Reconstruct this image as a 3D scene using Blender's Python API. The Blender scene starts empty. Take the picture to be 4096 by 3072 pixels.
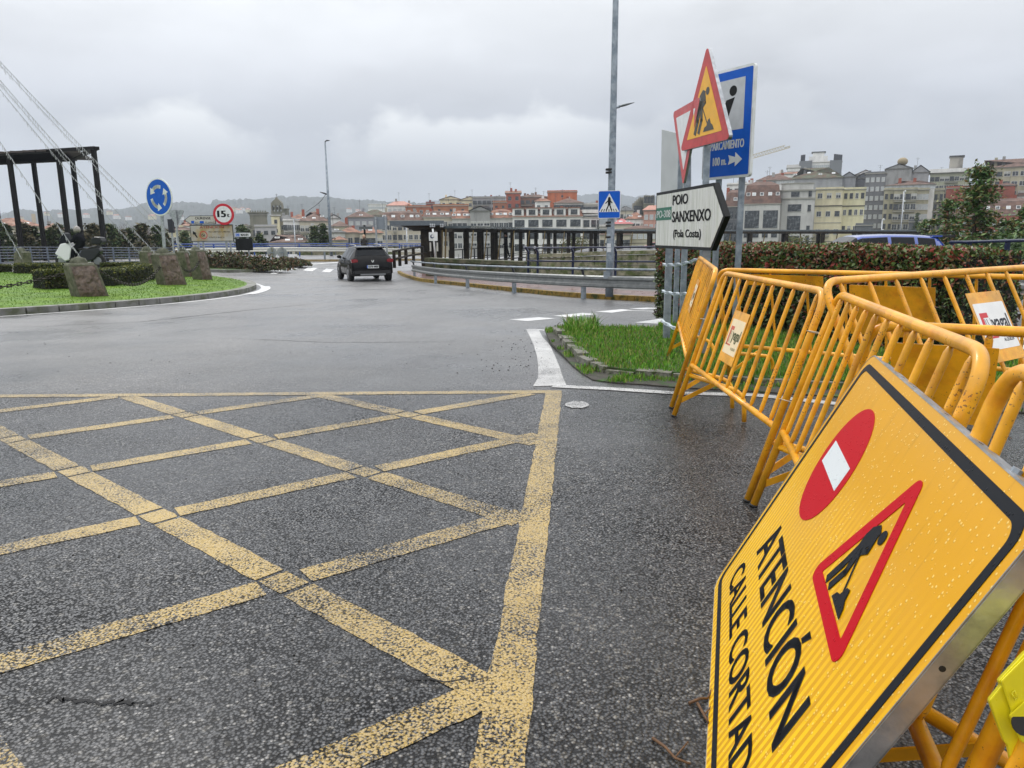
import bpy, bmesh, math, random
from mathutils import Vector, Matrix, noise
random.seed(7)
S = bpy.context.scene
COL = S.collection
rad = math.radians
# ---------------- camera ----------------
FPX, PITCH, ROLL, HC = 2988.7, rad(11.3228), rad(-0.5232), 1.45
fw = Vector((0, math.cos(PITCH), -math.sin(PITCH)))
_r = Vector((1, 0, 0)); _u = _r.cross(fw)
RT = math.cos(ROLL)*_r + math.sin(ROLL)*_u
UP = -math.sin(ROLL)*_r + math.cos(ROLL)*_u
cam = bpy.data.cameras.new('camera'); camo = bpy.data.objects.new('camera', cam); COL.objects.link(camo)
cam.sensor_width = 36; cam.lens = FPX/4096*36; cam.clip_start = .05; cam.clip_end = 9000
m = Matrix((RT, UP, -fw)).transposed().to_4x4(); m.translation = (0, 0, HC); camo.matrix_world = m
S.camera = camo
S.view_settings.view_transform = 'Standard'; S.view_settings.look = 'None'
S.view_settings.exposure = 0.42; S.view_settings.gamma = 1
# ---------------- world: overcast sky ----------------
W = bpy.data.worlds.new('World'); S.world = W; W.use_nodes = True
nt = W.node_tree; nt.nodes.clear()
def N(t, **k):
    n = nt.nodes.new(t)
    for a, b in k.items(): setattr(n, a, b)
    return n
def L(a, b): nt.links.new(a, b)
def mathn(op, a, b=None, c=None, clamp=False):
    n = N('ShaderNodeMath', operation=op); n.use_clamp = clamp
    for i, v in enumerate((a, b, c)):
        if v is None: continue
        if isinstance(v, (int, float)): n.inputs[i].default_value = v
        else: L(v, n.inputs[i])
    return n.outputs[0]
def ramp(fac, stops, interp='LINEAR'):
    n = N('ShaderNodeValToRGB'); L(fac, n.inputs[0]); cr = n.color_ramp; cr.interpolation = interp
    while len(cr.elements) < len(stops): cr.elements.new(.5)
    for e, (p, c) in zip(cr.elements, stops):
        e.position = p; e.color = (*(c if isinstance(c, tuple) else (c, c, c)), 1)
    return n.outputs[0]
def mixc(f, a, b, t='MIX'):
    n = N('ShaderNodeMix', data_type='RGBA', blend_type=t)
    if isinstance(f, (int, float)): n.inputs[0].default_value = f
    else: L(f, n.inputs[0])
    for i, v in ((6, a), (7, b)):
        if isinstance(v, tuple): n.inputs[i].default_value = (*v, 1)
        else: L(v, n.inputs[i])
    return n.outputs[2]
SUN_EL, SUN_AZ = rad(48), rad(-35)
sky = N('ShaderNodeTexSky', sky_type='NISHITA'); sky.sun_disc = False; sky.sun_elevation = SUN_EL; sky.sun_rotation = SUN_AZ
skyb = mixc(1.0, sky.outputs[0], (.1, .1, .1), 'MULTIPLY')
tc = N('ShaderNodeTexCoord'); sep = N('ShaderNodeSeparateXYZ'); L(tc.outputs['Generated'], sep.inputs[0])
el = sep.outputs[2]
mp = N('ShaderNodeMapping'); L(tc.outputs['Generated'], mp.inputs[0]); mp.inputs['Scale'].default_value = (1, 1, 2.6); mp.inputs['Location'].default_value = (.35, .1, .2)
n1 = N('ShaderNodeTexNoise'); L(mp.outputs[0], n1.inputs[0]); n1.inputs['Scale'].default_value = 2.2; n1.inputs['Detail'].default_value = 6; n1.inputs['Roughness'].default_value = .5
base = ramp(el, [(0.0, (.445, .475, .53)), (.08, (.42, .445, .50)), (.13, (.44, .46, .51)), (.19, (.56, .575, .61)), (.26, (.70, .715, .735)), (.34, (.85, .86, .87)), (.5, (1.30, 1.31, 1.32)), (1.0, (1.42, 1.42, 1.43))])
var = ramp(n1.outputs[0], [(.32, .80), (.5, 1.0), (.66, 1.16)], 'EASE')
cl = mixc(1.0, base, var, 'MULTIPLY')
# a band of low cumulus heads a little above the horizon
mp2 = N('ShaderNodeMapping'); L(tc.outputs['Generated'], mp2.inputs[0]); mp2.inputs['Scale'].default_value = (1, 1, 1.5)
n2 = N('ShaderNodeTexNoise'); L(mp2.outputs[0], n2.inputs[0]); n2.inputs['Scale'].default_value = 4.6; n2.inputs['Detail'].default_value = 9; n2.inputs['Roughness'].default_value = .5
top = mathn('ADD', mathn('MULTIPLY', n2.outputs[0], .36), -.034)
edge = mathn('SUBTRACT', top, el)
f1 = mathn('MULTIPLY', edge, 38, clamp=True)
f2 = mathn('MULTIPLY', mathn('SUBTRACT', el, .08), 16, clamp=True)
f3 = ramp(sep.outputs[0], [(0, .1), (.22, .15), (.30, 1), (.52, 1), (.60, .3), (1, .1)])   # x of the direction, shifted below
xs = mathn('MULTIPLY_ADD', sep.outputs[0], .5, .5)
nt.links.new(xs, f3.node.inputs[0])
f3.node.color_ramp.elements[0].position = 0
puff = mathn('MULTIPLY', mathn('MULTIPLY', f1, f2), mathn('MULTIPLY', f3, .9), clamp=True)
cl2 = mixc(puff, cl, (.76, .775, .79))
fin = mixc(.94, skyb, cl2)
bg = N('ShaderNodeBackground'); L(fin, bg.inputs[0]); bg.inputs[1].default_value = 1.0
wo = N('ShaderNodeOutputWorld'); L(bg.outputs[0], wo.inputs[0])
# ---------------- sun (veiled by cloud) ----------------
sl = bpy.data.lights.new('sun', 'SUN'); sl.energy = .9; sl.angle = rad(14); sl.color = (1, .96, .9)
so = bpy.data.objects.new('sun', sl); COL.objects.link(so)
sd = Vector((math.sin(SUN_AZ)*math.cos(SUN_EL), math.cos(SUN_AZ)*math.cos(SUN_EL), math.sin(SUN_EL)))
so.rotation_euler = sd.to_track_quat('Z', 'Y').to_euler()
# ---------------- terrain height and pixel rays ----------------
def sst(a, b, x):
    t = min(1, max(0, (x-a)/(b-a))); return t*t*(3-2*t)
def gz(x, y):
    if y <= 7: return 0.0
    t = y-7; t = t*t/(t+3)
    s = 1-sst(4, 10, x)
    s *= .5+.5*sst(-17, -7, x)
    return -1.1*(1-math.exp(-.03*t/1.1))*s
def ray(x, y): return fw*FPX + RT*(x-2048) - UP*(y-1536)
O = Vector((0, 0, HC))
def G(x, y, dz=0.0):
    d = ray(x, y); t = (dz-HC)/d.z
    for _ in range(40):
        p = O+d*t; z = gz(p.x, p.y)+dz; t2 = (z-HC)/d.z; t = .5*t+.5*t2
    return O+d*t
def P(x, y, D):
    d = ray(x, y); return O+d*(D/d.y)
def px(D): return D/FPX
# ---------------- materials ----------------
MATS = {}
def M(name, col, rough=.6, metal=0., var=0., vs=5., bump=0., bs=60., col2=None, emit=0., coat=0., c2lo=.45, c2hi=.6, island=None, spec=.5, alphan=None, stretch=None, bd=.01, trans=0., chips=None):
    if name in MATS: return MATS[name]
    global nt
    mt = bpy.data.materials.new(name); mt.use_nodes = True; old = nt; nt = mt.node_tree; nt.nodes.clear()
    b = N('ShaderNodeBsdfPrincipled'); o = N('ShaderNodeOutputMaterial'); L(b.outputs[0], o.inputs[0])
    b.inputs['Roughness'].default_value = rough; b.inputs['Metallic'].default_value = metal
    b.inputs['Specular IOR Level'].default_value = spec; b.inputs['Coat Weight'].default_value = coat; b.inputs['Coat Roughness'].default_value = .08
    b.inputs['Transmission Weight'].default_value = trans
    t = N('ShaderNodeTexCoord'); vec = t.outputs['Object']
    if stretch:
        q = N('ShaderNodeMapping'); L(vec, q.inputs[0]); q.inputs['Scale'].default_value = stretch; vec = q.outputs[0]
    c = tuple(col)
    if var or col2:
        n = N('ShaderNodeTexNoise'); L(vec, n.inputs[0]); n.inputs['Scale'].default_value = vs; n.inputs['Detail'].default_value = 7; n.inputs['Roughness'].default_value = .62
        if col2: c = mixc(ramp(n.outputs[0], [(c2lo, 0.), (c2hi, 1.)]), c, tuple(col2))
        if var:
            n3 = N('ShaderNodeTexNoise'); L(vec, n3.inputs[0]); n3.inputs['Scale'].default_value = vs*1.7; n3.inputs['Detail'].default_value = 8
            c = mixc(1., c, ramp(n3.outputs[0], [(.3, 1-var), (.7, 1+var)]), 'MULTIPLY')
        rr = ramp(n.outputs[0], [(.3, max(.02, rough*.8)), (.7, min(1, rough*1.2))]); L(rr, b.inputs['Roughness'])
    if island:
        gm = N('ShaderNodeNewGeometry'); k = len(island)
        c = ramp(gm.outputs['Random Per Island'], [(i/k, tuple(v)) for i, v in enumerate(island)], 'CONSTANT')
    if chips:
        na = N('ShaderNodeTexNoise'); L(vec, na.inputs[0]); na.inputs['Scale'].default_value = 110; na.inputs['Detail'].default_value = 4
        nb_ = N('ShaderNodeTexNoise'); L(vec, nb_.inputs[0]); nb_.inputs['Scale'].default_value = 5; nb_.inputs['Detail'].default_value = 3
        ff = ramp(mathn('ADD', mathn('MULTIPLY', na.outputs[0], .7), mathn('MULTIPLY', nb_.outputs[0], .5)), [(.735, 0), (.755, .8)])
        c = mixc(ff, c, tuple(chips))
        nd = N('ShaderNodeTexNoise'); L(vec, nd.inputs[0]); nd.inputs['Scale'].default_value = 3.2; nd.inputs['Detail'].default_value = 6
        c = mixc(1., c, ramp(nd.outputs[0], [(.38, .74), (.5, 1.), (.7, 1.06)]), 'MULTIPLY')
    if isinstance(c, tuple): b.inputs['Base Color'].default_value = (*c, 1)
    else: L(c, b.inputs['Base Color'])
    if bump:
        n = N('ShaderNodeTexNoise'); L(vec, n.inputs[0]); n.inputs['Scale'].default_value = bs; n.inputs['Detail'].default_value = 6
        bp = N('ShaderNodeBump'); L(n.outputs[0], bp.inputs['Height']); bp.inputs['Strength'].default_value = bump; bp.inputs['Distance'].default_value = bd; L(bp.outputs[0], b.inputs['Normal'])
    if emit:
        b.inputs['Emission Color'].default_value = (*col, 1); b.inputs['Emission Strength'].default_value = emit
    nt = old; MATS[name] = mt; return mt
FARA, FARB = 6.83, .0
def ground_mat(name, paint=None, wear=(.42, .5), fine=1.0):
    """asphalt with exposed aggregate, or worn paint lying over it"""
    global nt
    mt = bpy.data.materials.new(name); mt.use_nodes = True; old = nt; nt = mt.node_tree; nt.nodes.clear()
    b = N('ShaderNodeBsdfPrincipled'); o = N('ShaderNodeOutputMaterial')
    t = N('ShaderNodeTexCoord'); vec = t.outputs['Object']
    def noise_(s, d=5, r=.6):
        n = N('ShaderNodeTexNoise'); L(vec, n.inputs[0]); n.inputs['Scale'].default_value = s; n.inputs['Detail'].default_value = d; n.inputs['Roughness'].default_value = r; return n.outputs[0]
    v = N('ShaderNodeTexVoronoi'); L(vec, v.inputs[0]); v.inputs['Scale'].default_value = 95
    v2 = N('ShaderNodeTexVoronoi'); L(vec, v2.inputs[0]); v2.inputs['Scale'].default_value = 48
    rnd = N('ShaderNodeSeparateColor'); L(v.outputs['Color'], rnd.inputs[0])
    rnd2 = N('ShaderNodeSeparateColor'); L(v2.outputs['Color'], rnd2.inputs[0])
    stones = ramp(rnd.outputs[0], [(0, (.005, .0055, .007)), (.40, (.019, .021, .026)), (.75, (.055, .059, .068)), (.93, (.14, .14, .14)), (1, (.42, .41, .39))])
    big = ramp(rnd2.outputs[1], [(0, 0), (.93, 0), (.94, 1)], 'CONSTANT')
    c = mixc(mathn('MULTIPLY', big, .6), stones, (.26, .245, .215))
    pat_ = noise_(.55, 6, .65)
    gap = ramp(v.outputs['Distance'], [(.0, 1.08), (.34, .95), (.61, .10)])  # shade in the pits between stones, painted into the colour
    gap = mixc(ramp(pat_, [(.38, 0), (.64, .5)]), gap, (.80, .80, .80))
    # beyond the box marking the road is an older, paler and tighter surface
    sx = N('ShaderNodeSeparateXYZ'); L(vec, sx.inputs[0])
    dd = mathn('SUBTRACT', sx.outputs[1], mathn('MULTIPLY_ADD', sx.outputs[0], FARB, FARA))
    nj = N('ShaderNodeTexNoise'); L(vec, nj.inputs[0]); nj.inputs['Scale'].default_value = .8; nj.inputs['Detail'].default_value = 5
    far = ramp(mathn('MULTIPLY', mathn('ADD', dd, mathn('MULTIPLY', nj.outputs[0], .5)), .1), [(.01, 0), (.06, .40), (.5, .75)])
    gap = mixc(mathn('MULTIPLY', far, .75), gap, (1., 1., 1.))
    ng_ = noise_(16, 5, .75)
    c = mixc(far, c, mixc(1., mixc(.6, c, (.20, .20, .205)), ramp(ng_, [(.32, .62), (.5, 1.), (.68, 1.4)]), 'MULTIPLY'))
    c = mixc(1., c, gap, 'MULTIPLY')
    big_n = noise_(.35, 6); pat = noise_(1.3, 5)
    c = mixc(1., c, ramp(big_n, [(.35, .72), (.65, 1.2)]), 'MULTIPLY')
    c = mixc(1., c, ramp(pat, [(.35, .85), (.65, 1.12)]), 'MULTIPLY')
    mp_ = N('ShaderNodeMapping'); L(vec, mp_.inputs[0]); mp_.inputs['Scale'].default_value = (.55, .09, 1); mp_.inputs['Rotation'].default_value = (0, 0, 1.1)
    tr = N('ShaderNodeTexNoise'); L(mp_.outputs[0], tr.inputs[0]); tr.inputs['Scale'].default_value = 1.6; tr.inputs['Detail'].default_value = 4
    c = mixc(1., c, ramp(tr.outputs[0], [(.36, .88), (.5, 1.), (.64, 1.12)]), 'MULTIPLY')
    rg = ramp(mathn('ADD', mathn('MULTIPLY', big_n, .6), mathn('MULTIPLY', tr.outputs[0], .4)), [(.36, .20), (.5, .34), (.62, .5)])
    hgt = mathn('ADD', mathn('MULTIPLY', v.outputs['Distance'], -1.2), mathn('ADD', mathn('MULTIPLY', noise_(160, 3), .6), mathn('MULTIPLY', noise_(22, 4), 1.6)))
    if paint:
        pn = noise_(95*fine, 6, .75); ln = noise_(2.2, 3)
        a = mathn('ADD', pn, mathn('MULTIPLY', mathn('SUBTRACT', ln, .5), .28))
        a = mathn('ADD', a, mathn('MULTIPLY', mathn('SUBTRACT', .5, v.outputs['Distance']), .16))
        a = mathn('ADD', a, mathn('MULTIPLY', mathn('SUBTRACT', noise_(.7, 4), .5), .30))
        a = mathn('ADD', a, mathn('MULTIPLY', mathn('SUBTRACT', noise_(14, 4), .5), .14))
        fac = ramp(a, [(wear[0], 0), (wear[1], 1)])
        pc = mixc(noise_(9, 4), paint, tuple(x*.72 for x in paint))
        pc = mixc(1., pc, ramp(noise_(.8, 4), [(.35, .8), (.65, 1.1)]), 'MULTIPLY')
        c = mixc(fac, c, pc)
        rg = mixc(fac, rg, (.5, .5, .5))
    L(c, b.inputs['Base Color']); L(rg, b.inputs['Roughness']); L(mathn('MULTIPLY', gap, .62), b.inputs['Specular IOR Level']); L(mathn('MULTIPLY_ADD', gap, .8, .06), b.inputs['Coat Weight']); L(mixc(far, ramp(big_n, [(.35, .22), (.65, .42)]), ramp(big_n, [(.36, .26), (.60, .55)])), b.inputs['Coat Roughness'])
    cb = N('ShaderNodeBump'); L(noise_(30, 3), cb.inputs['Height']); cb.inputs['Strength'].default_value = .25; cb.inputs['Distance'].default_value = .004; L(cb.outputs[0], b.inputs['Coat Normal'])
    bp = N('ShaderNodeBump'); L(hgt, bp.inputs['Height']); bp.inputs['Strength'].default_value = 1. if not paint else .7; bp.inputs['Distance'].default_value = .011
    L(bp.outputs[0], b.inputs['Normal']); L(b.outputs[0], o.inputs[0])
    nt = old; MATS[name] = mt; return mt
ORG = M('barrier_orange', (.86, .40, .012), .33, var=.10, vs=14, bump=.15, bs=220, col2=(.78, .31, .010), c2lo=.5, c2hi=.66, coat=.2, bd=.002, chips=(.16, .06, .02))
RUB = M('black_rubber', (.012, .012, .012), .6)
GALV = M('galvanised_steel', (.42, .44, .46), .38, .75, var=.18, vs=9, col2=(.30, .32, .34), bump=.1, bs=80)
GALVD = M('weathered_galvanised', (.30, .34, .38), .45, .5, var=.22, vs=6, col2=(.2, .24, .28), bump=.1, bs=60)
WHT = M('sign_white', (.72, .74, .74), .35, var=.05, vs=4, col2=(.62, .65, .62))
BLK = M('sign_black', (.008, .009, .010), .5, spec=.2)
BLU = M('sign_blue', (.003, .095, .50), .4, spec=.25, var=.08, vs=5)
RED = M('sign_red', (.52, .012, .03), .33, var=.08, vs=6)
REDO = M('faded_red', (.48, .05, .05), .4, var=.15, vs=6)
YEL = M('sign_yellow', (.83, .47, .01), .33)
YELO = M('faded_sign_yellow', (.80, .42, .03), .4, var=.08, vs=5)
GRN = M('sign_green', (.004, .13, .075), .35)
STEELB = M('blue_painted_steel', (.008, .014, .045), .3, var=.15, vs=8, spec=.35)
STEELD = M('dark_painted_steel', (.018, .02, .03), .4, var=.2, vs=6)
WOODB = M('dark_wet_timber', (.014, .011, .008), .6, var=.35, vs=3, bump=.3, bs=30, col2=(.032, .024, .014), spec=.25)
GUARD = M('guardrail_zinc', (.22, .23, .23), .42, .55, var=.16, vs=5, col2=(.26, .27, .27))
GUARDL = M('guardrail_pale', (.62, .62, .58), .5, .1, var=.1, vs=5)
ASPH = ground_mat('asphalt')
PYEL = ground_mat('worn_yellow_paint', (.53, .375, .12), (.455, .505))
PWHT = ground_mat('worn_white_paint', (.66, .66, .65), (.38, .50))
PWHT2 = ground_mat('fresh_white_paint', (.82, .83, .83), (.22, .32))
STONE = M('mossy_stone', (.24, .22, .15), .75, var=.35, vs=2.2, bump=.6, bs=6, col2=(.08, .10, .03), c2lo=.46, c2hi=.58, bd=.05)
GRANITE = M('rough_brown_granite', (.13, .095, .075), .6, var=.45, vs=7, bump=.9, bs=9, col2=(.10, .065, .05), c2lo=.42, c2hi=.62, bd=.06)
CONC = M('old_concrete', (.26, .255, .215), .7, var=.2, vs=4, bump=.3, bs=30, col2=(.15, .16, .10))
CONCD = M('dark_mossy_concrete', (.10, .105, .07), .75, var=.25, vs=4, bump=.4, bs=20, col2=(.05, .055, .03), bd=.03)
GLASSD = M('dark_glass', (.006, .008, .011), .1, spec=.16)
# ---------------- mesh helpers ----------------
class MB:
    def __init__(s): s.v = []; s.f = []; s.m = []; s.sm = []; s.mats = []
    def mi(s, mat):
        if mat not in s.mats: s.mats.append(mat)
        return s.mats.index(mat)
    def face(s, idx, mat, smooth=False): s.f.append(tuple(idx)); s.m.append(s.mi(mat)); s.sm.append(smooth)
    def add(s, vs, fs, mat, smooth=False):
        o = len(s.v); s.v += [Vector(v) for v in vs]
        for f in fs: s.face([o+i for i in f], mat, smooth)
    def box(s, a, b, mat, X=None):
        (x0, y0, z0), (x1, y1, z1) = a, b
        vs = [Vector(p) for p in ((x0,y0,z0),(x1,y0,z0),(x1,y1,z0),(x0,y1,z0),(x0,y0,z1),(x1,y0,z1),(x1,y1,z1),(x0,y1,z1))]
        if X: vs = [X @ v for v in vs]
        s.add(vs, [(0,3,2,1),(4,5,6,7),(0,1,5,4),(1,2,6,5),(2,3,7,6),(3,0,4,7)], mat)
    def prism(s, poly, z0, z1, mat, X=None, sidemat=None):
        n = len(poly); A = [Vector((p[0], p[1], z0)) for p in poly]; B = [Vector((p[0], p[1], z1)) for p in poly]
        if X: A = [X @ v for v in A]; B = [X @ v for v in B]
        o = len(s.v); s.v += A+B
        s.face([o+n+i for i in range(n)], mat); s.face([o+n-1-i for i in range(n)], sidemat or mat)
        for i in range(n):
            j = (i+1) % n; s.face([o+i, o+j, o+n+j, o+n+i], sidemat or mat)
    def tube(s, pts, r, mat, n=10, cap=True, smooth=True, flat=1.0):
        pts = [Vector(p) for p in pts]
        rs = r if isinstance(r, (list, tuple)) else [r]*len(pts)
        o = len(s.v); prev = None
        for i, p in enumerate(pts):
            t = (pts[min(i+1, len(pts)-1)]-pts[max(i-1, 0)])
            if t.length < 1e-9: t = Vector((0, 0, 1))
            t.normalize()
            if prev is None:
                a = Vector((0, 0, 1)) if abs(t.z) < .9 else Vector((1, 0, 0))
                u = t.cross(a).normalized()
            else: u = (prev-t*prev.dot(t)).normalized()
            prev = u; w = t.cross(u)
            for k in range(n):
                an = 2*math.pi*k/n; s.v.append(p+u*math.cos(an)*rs[i]+w*math.sin(an)*rs[i]*flat)
        for i in range(len(pts)-1):
            for k in range(n):
                a = o+i*n+k; b = o+i*n+(k+1) % n; s.face([a, b, b+n, a+n], mat, smooth)
        if cap:
            s.face([o+n-1-k for k in range(n)], mat); e = o+(len(pts)-1)*n; s.face([e+k for k in range(n)], mat)
    def beam(s, p, q, w, h, mat, up=(0, 0, 1)):
        p, q = Vector(p), Vector(q); t = (q-p).normalized(); side = t.cross(Vector(up)).normalized(); u = side.cross(t)
        vs = [b+side*(sx*w/2)+u*(sz*h/2) for b in (p, q) for sx, sz in ((-1,-1),(1,-1),(1,1),(-1,1))]
        s.add(vs, [(0,1,2,3),(7,6,5,4),(0,4,5,1),(1,5,6,2),(2,6,7,3),(3,7,4,0)], mat)
    def ball(s, c, r, mat, n=8, sc=(1, 1, 1), X=None):
        c = Vector(c); vs = []; fs = []
        for i in range(n//2+1):
            th = math.pi*i/(n//2)
            for k in range(n):
                ph = 2*math.pi*k/n; v = Vector((math.sin(th)*math.cos(ph)*r*sc[0], math.sin(th)*math.sin(ph)*r*sc[1], math.cos(th)*r*sc[2]))
                vs.append(c+(X @ v if X else v))
        for i in range(n//2):
            for k in range(n): fs.append((i*n+k, (i+1)*n+k, (i+1)*n+(k+1) % n, i*n+(k+1) % n))
        s.add(vs, fs, mat, True)
    def disc(s, c, r, z0, z1, mat, n=28, X=None, sx=1., sidemat=None):
        s.prism([(c[0]+r*sx*math.cos(2*math.pi*k/n), c[1]+r*math.sin(2*math.pi*k/n)) for k in range(n)], z0, z1, mat, X, sidemat)
    def stroke(s, pts, w, z0, z1, mat, X=None):
        for (x0, y0), (x1, y1) in zip(pts, pts[1:]):
            dx, dy = x1-x0, y1-y0; l = math.hypot(dx, dy) or 1; nx, ny = -dy/l*w/2, dx/l*w/2; ex, ey = dx/l*w*.3, dy/l*w*.3
            s.prism([(x0-ex-nx*-1*-1, y0-ey-ny), (x1+ex-nx, y1+ey-ny), (x1+ex+nx, y1+ey+ny), (x0-ex+nx, y0-ey+ny)], z0, z1, mat, X)
    def build(s, name, parent=None, local=False, origin=None):
        off = Vector((0, 0, 0))
        if parent is not None and not local:
            r = parent
            while r.parent: r = r.parent
            off = r.location
        if origin is not None and parent is None: off = Vector(origin)
        me = bpy.data.meshes.new(name); me.from_pydata([tuple(v-off) for v in s.v], [], s.f); 
        for mt in s.mats: me.materials.append(mt)
        me.polygons.foreach_set('material_index', s.m); me.polygons.foreach_set('use_smooth', s.sm); me.update()
        o = bpy.data.objects.new(name, me); COL.objects.link(o)
        if parent is not None: o.parent = parent
        elif origin is not None: o.location = off
        return o
def tag(o, label=None, cat=None, group=None, kind=None):
    if label: o['label'] = label
    if cat: o['category'] = cat
    if group: o['group'] = group
    if kind: o['kind'] = kind
    return o
def thing(name, label, cat, loc=(0, 0, 0), group=None, mat3=None):
    o = bpy.data.objects.new(name, None); COL.objects.link(o); o.empty_display_size = .2
    if mat3 is not None:
        mm = mat3.to_4x4(); mm.translation = Vector(loc); o.matrix_world = mm
    else: o.location = loc
    return tag(o, label, cat, group)
def link_copy(o, parent=None):
    c = o.copy(); COL.objects.link(c)
    if parent is not None: c.parent = parent
    return c
def dup(root, loc, rz=0, label=None, sc=None):
    r = root.copy(); COL.objects.link(r); r.location = loc; r.rotation_euler = (0, 0, rz)
    if label: r['label'] = label
    if sc: r.scale = (sc, sc, sc)
    for ch in [c for c in bpy.data.objects if c.parent == root]:
        cc = link_copy(ch, r)
        for g in [c for c in bpy.data.objects if c.parent == ch]: link_copy(g, cc)
    return r
# text as geometry
_tc = {}
def textgeo(body):
    if body in _tc: return _tc[body]
    cu = bpy.data.curves.new('t', 'FONT'); cu.body = body; cu.size = 1; cu.resolution_u = 4; cu.offset = .012
    ob = bpy.data.objects.new('t', cu); COL.objects.link(ob)
    me = ob.to_mesh(); vs = [(v.co.x, v.co.y) for v in me.vertices]; fs = [tuple(p.vertices) for p in me.polygons]
    ob.to_mesh_clear(); bpy.data.objects.remove(ob); bpy.data.curves.remove(cu)
    _tc[body] = (vs, fs); return _tc[body]
_h = textgeo('H'); CAP = max(v[1] for v in _h[0])
def text(mb, body, x, y, cap, width, z, mat, X=None, bold=0, ang=0.):
    vs, fs = textgeo(body); x0 = min(v[0] for v in vs); x1 = max(v[0] for v in vs)
    sx = width/(x1-x0) if width else cap/CAP; sy = cap/CAP
    for dx in ([0] if not bold else [-bold, 0, bold]):
        P_ = [Vector((x+(v[0]-x0)*sx+dx, y+v[1]*sy, z+abs(dx)*.01)) for v in vs]
        if X: P_ = [X @ p for p in P_]
        mb.add(P_, fs, mat)
def rrect(x0, y0, x1, y1, r, n=5):
    out = []
    for cx_, cy_, a0 in ((x1-r, y0+r, -90), (x1-r, y1-r, 0), (x0+r, y1-r, 90), (x0+r, y0+r, 180)):
        for k in range(n+1):
            a = rad(a0+90*k/n); out.append((cx_+r*math.cos(a), cy_+r*math.sin(a)))
    return out
def ring(mb, outer, inner, z0, z1, mat, X=None):
    n = len(outer); vs = []
    for z in (z0, z1):
        for pl in (outer, inner): vs += [Vector((p[0], p[1], z)) for p in pl]
    if X: vs = [X @ v for v in vs]
    fs = []
    for i in range(n):
        j = (i+1) % n
        fs += [(2*n+i, 2*n+j, 3*n+j, 3*n+i), (i, n+i, n+j, j), (i, j, 2*n+j, 2*n+i), (n+j, n+i, 3*n+i, 3*n+j)]
    mb.add(vs, fs, mat)
def rtri(cx_, cy_, s, r, up=True, n=5):
    """rounded equilateral triangle, side s, centred"""
    R_ = s/math.sqrt(3); out = []; k0 = 90 if up else 270
    for k in range(3):
        a = rad(k0+120*k); vx, vy = cx_+(R_-2*r)*math.cos(a), cy_+(R_-2*r)*math.sin(a)
        for i in range(n+1):
            b = a+rad(-60+120*i/n); out.append((vx+r*math.cos(b), vy+r*math.sin(b)))
    return out
def worker(mb, x, y, s, z0, z1, mat, X=None):
    T = lambda pl: [(x+a*s, y+b*s) for a, b in pl]
    mb.disc((x+.63*s, y+.87*s), .085*s, z0, z1, mat, 14, X)
    mb.prism(T([(.20,.70),(.25,.83),(.40,.93),(.53,.88),(.50,.72),(.42,.60),(.40,.49),(.22,.50)]), z0, z1, mat, X)
    for pl, w in (([(.27,.54),(.18,.28),(.06,.02)], .125), ([(.35,.54),(.37,.28),(.25,.02)], .115), ([(.49,.80),(.53,.64),(.40,.56)], .07), ([(.36,.60),(.70,.12)], .03)):
        mb.stroke(T(pl), w*s, z0, z1+.0004, mat, X)
    mb.prism(T([(.48,0),(.54,.09),(.64,.12),(.70,.24),(.78,.26),(.84,.15),(.93,.10),(1.0,0)]), z0, z1+.0008, mat, X)
def strip(pts, w, dz, mat, mb, seg=.6, closed=False, jit=0):
    """flat ribbon that follows the ground"""
    pts = [Vector((p[0], p[1])) for p in pts]; out = []
    for a, b in zip(pts, pts[1:]):
        n = max(1, int((b-a).length/seg))
        for k in range(n): out.append(a.lerp(b, k/n))
    out.append(pts[-1]); vs = []
    for i, p in enumerate(out):
        t = (out[min(i+1, len(out)-1)]-out[max(i-1, 0)]).normalized(); nn = Vector((-t.y, t.x))*w/2
        for q in (p+nn, p-nn):
            if jit: q = q+Vector((noise.noise(Vector((q.x*9, q.y*9, 1))), noise.noise(Vector((q.x*9, q.y*9, 7)))))*jit+Vector((random.uniform(-.3, .3), random.uniform(-.3, .3)))*jit
            vs.append((q.x, q.y, gz(q.x, q.y)+dz))
    mb.add(vs, [(2*i, 2*i+1, 2*i+3, 2*i+2) for i in range(len(out)-1)], mat)
def patch(poly, dz, mat, mb):
    mb.add([(p[0], p[1], gz(p[0], p[1])+dz) for p in poly], [tuple(range(len(poly)))], mat)
def smoothline(pts, n=6):
    pts = [Vector(p) for p in pts]; out = []
    for i in range(len(pts)-1):
        p0 = pts[max(i-1, 0)]; p1 = pts[i]; p2 = pts[i+1]; p3 = pts[min(i+2, len(pts)-1)]
        for k in range(n):
            t = k/n; out.append(.5*((2*p1)+(p2-p0)*t+(2*p0-5*p1+4*p2-p3)*t*t+(3*p1-p0-3*p2+p3)*t**3))
    out.append(pts[-1]); return out
def bend(pts, r, n=6):
    """polyline with its inner corners rounded"""
    pts = [Vector(p) for p in pts]; out = [pts[0]]
    for i in range(1, len(pts)-1):
        a, b, c = pts[i-1], pts[i], pts[i+1]; u = (a-b).normalized(); v = (c-b).normalized(); rr = min(r, (a-b).length*.49, (c-b).length*.49)
        p, q = b+u*rr, b+v*rr
        for k in range(n+1):
            t = k/n; out.append(p*(1-t)**2+b*2*t*(1-t)+q*t*t)
    out.append(pts[-1]); return out
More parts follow.
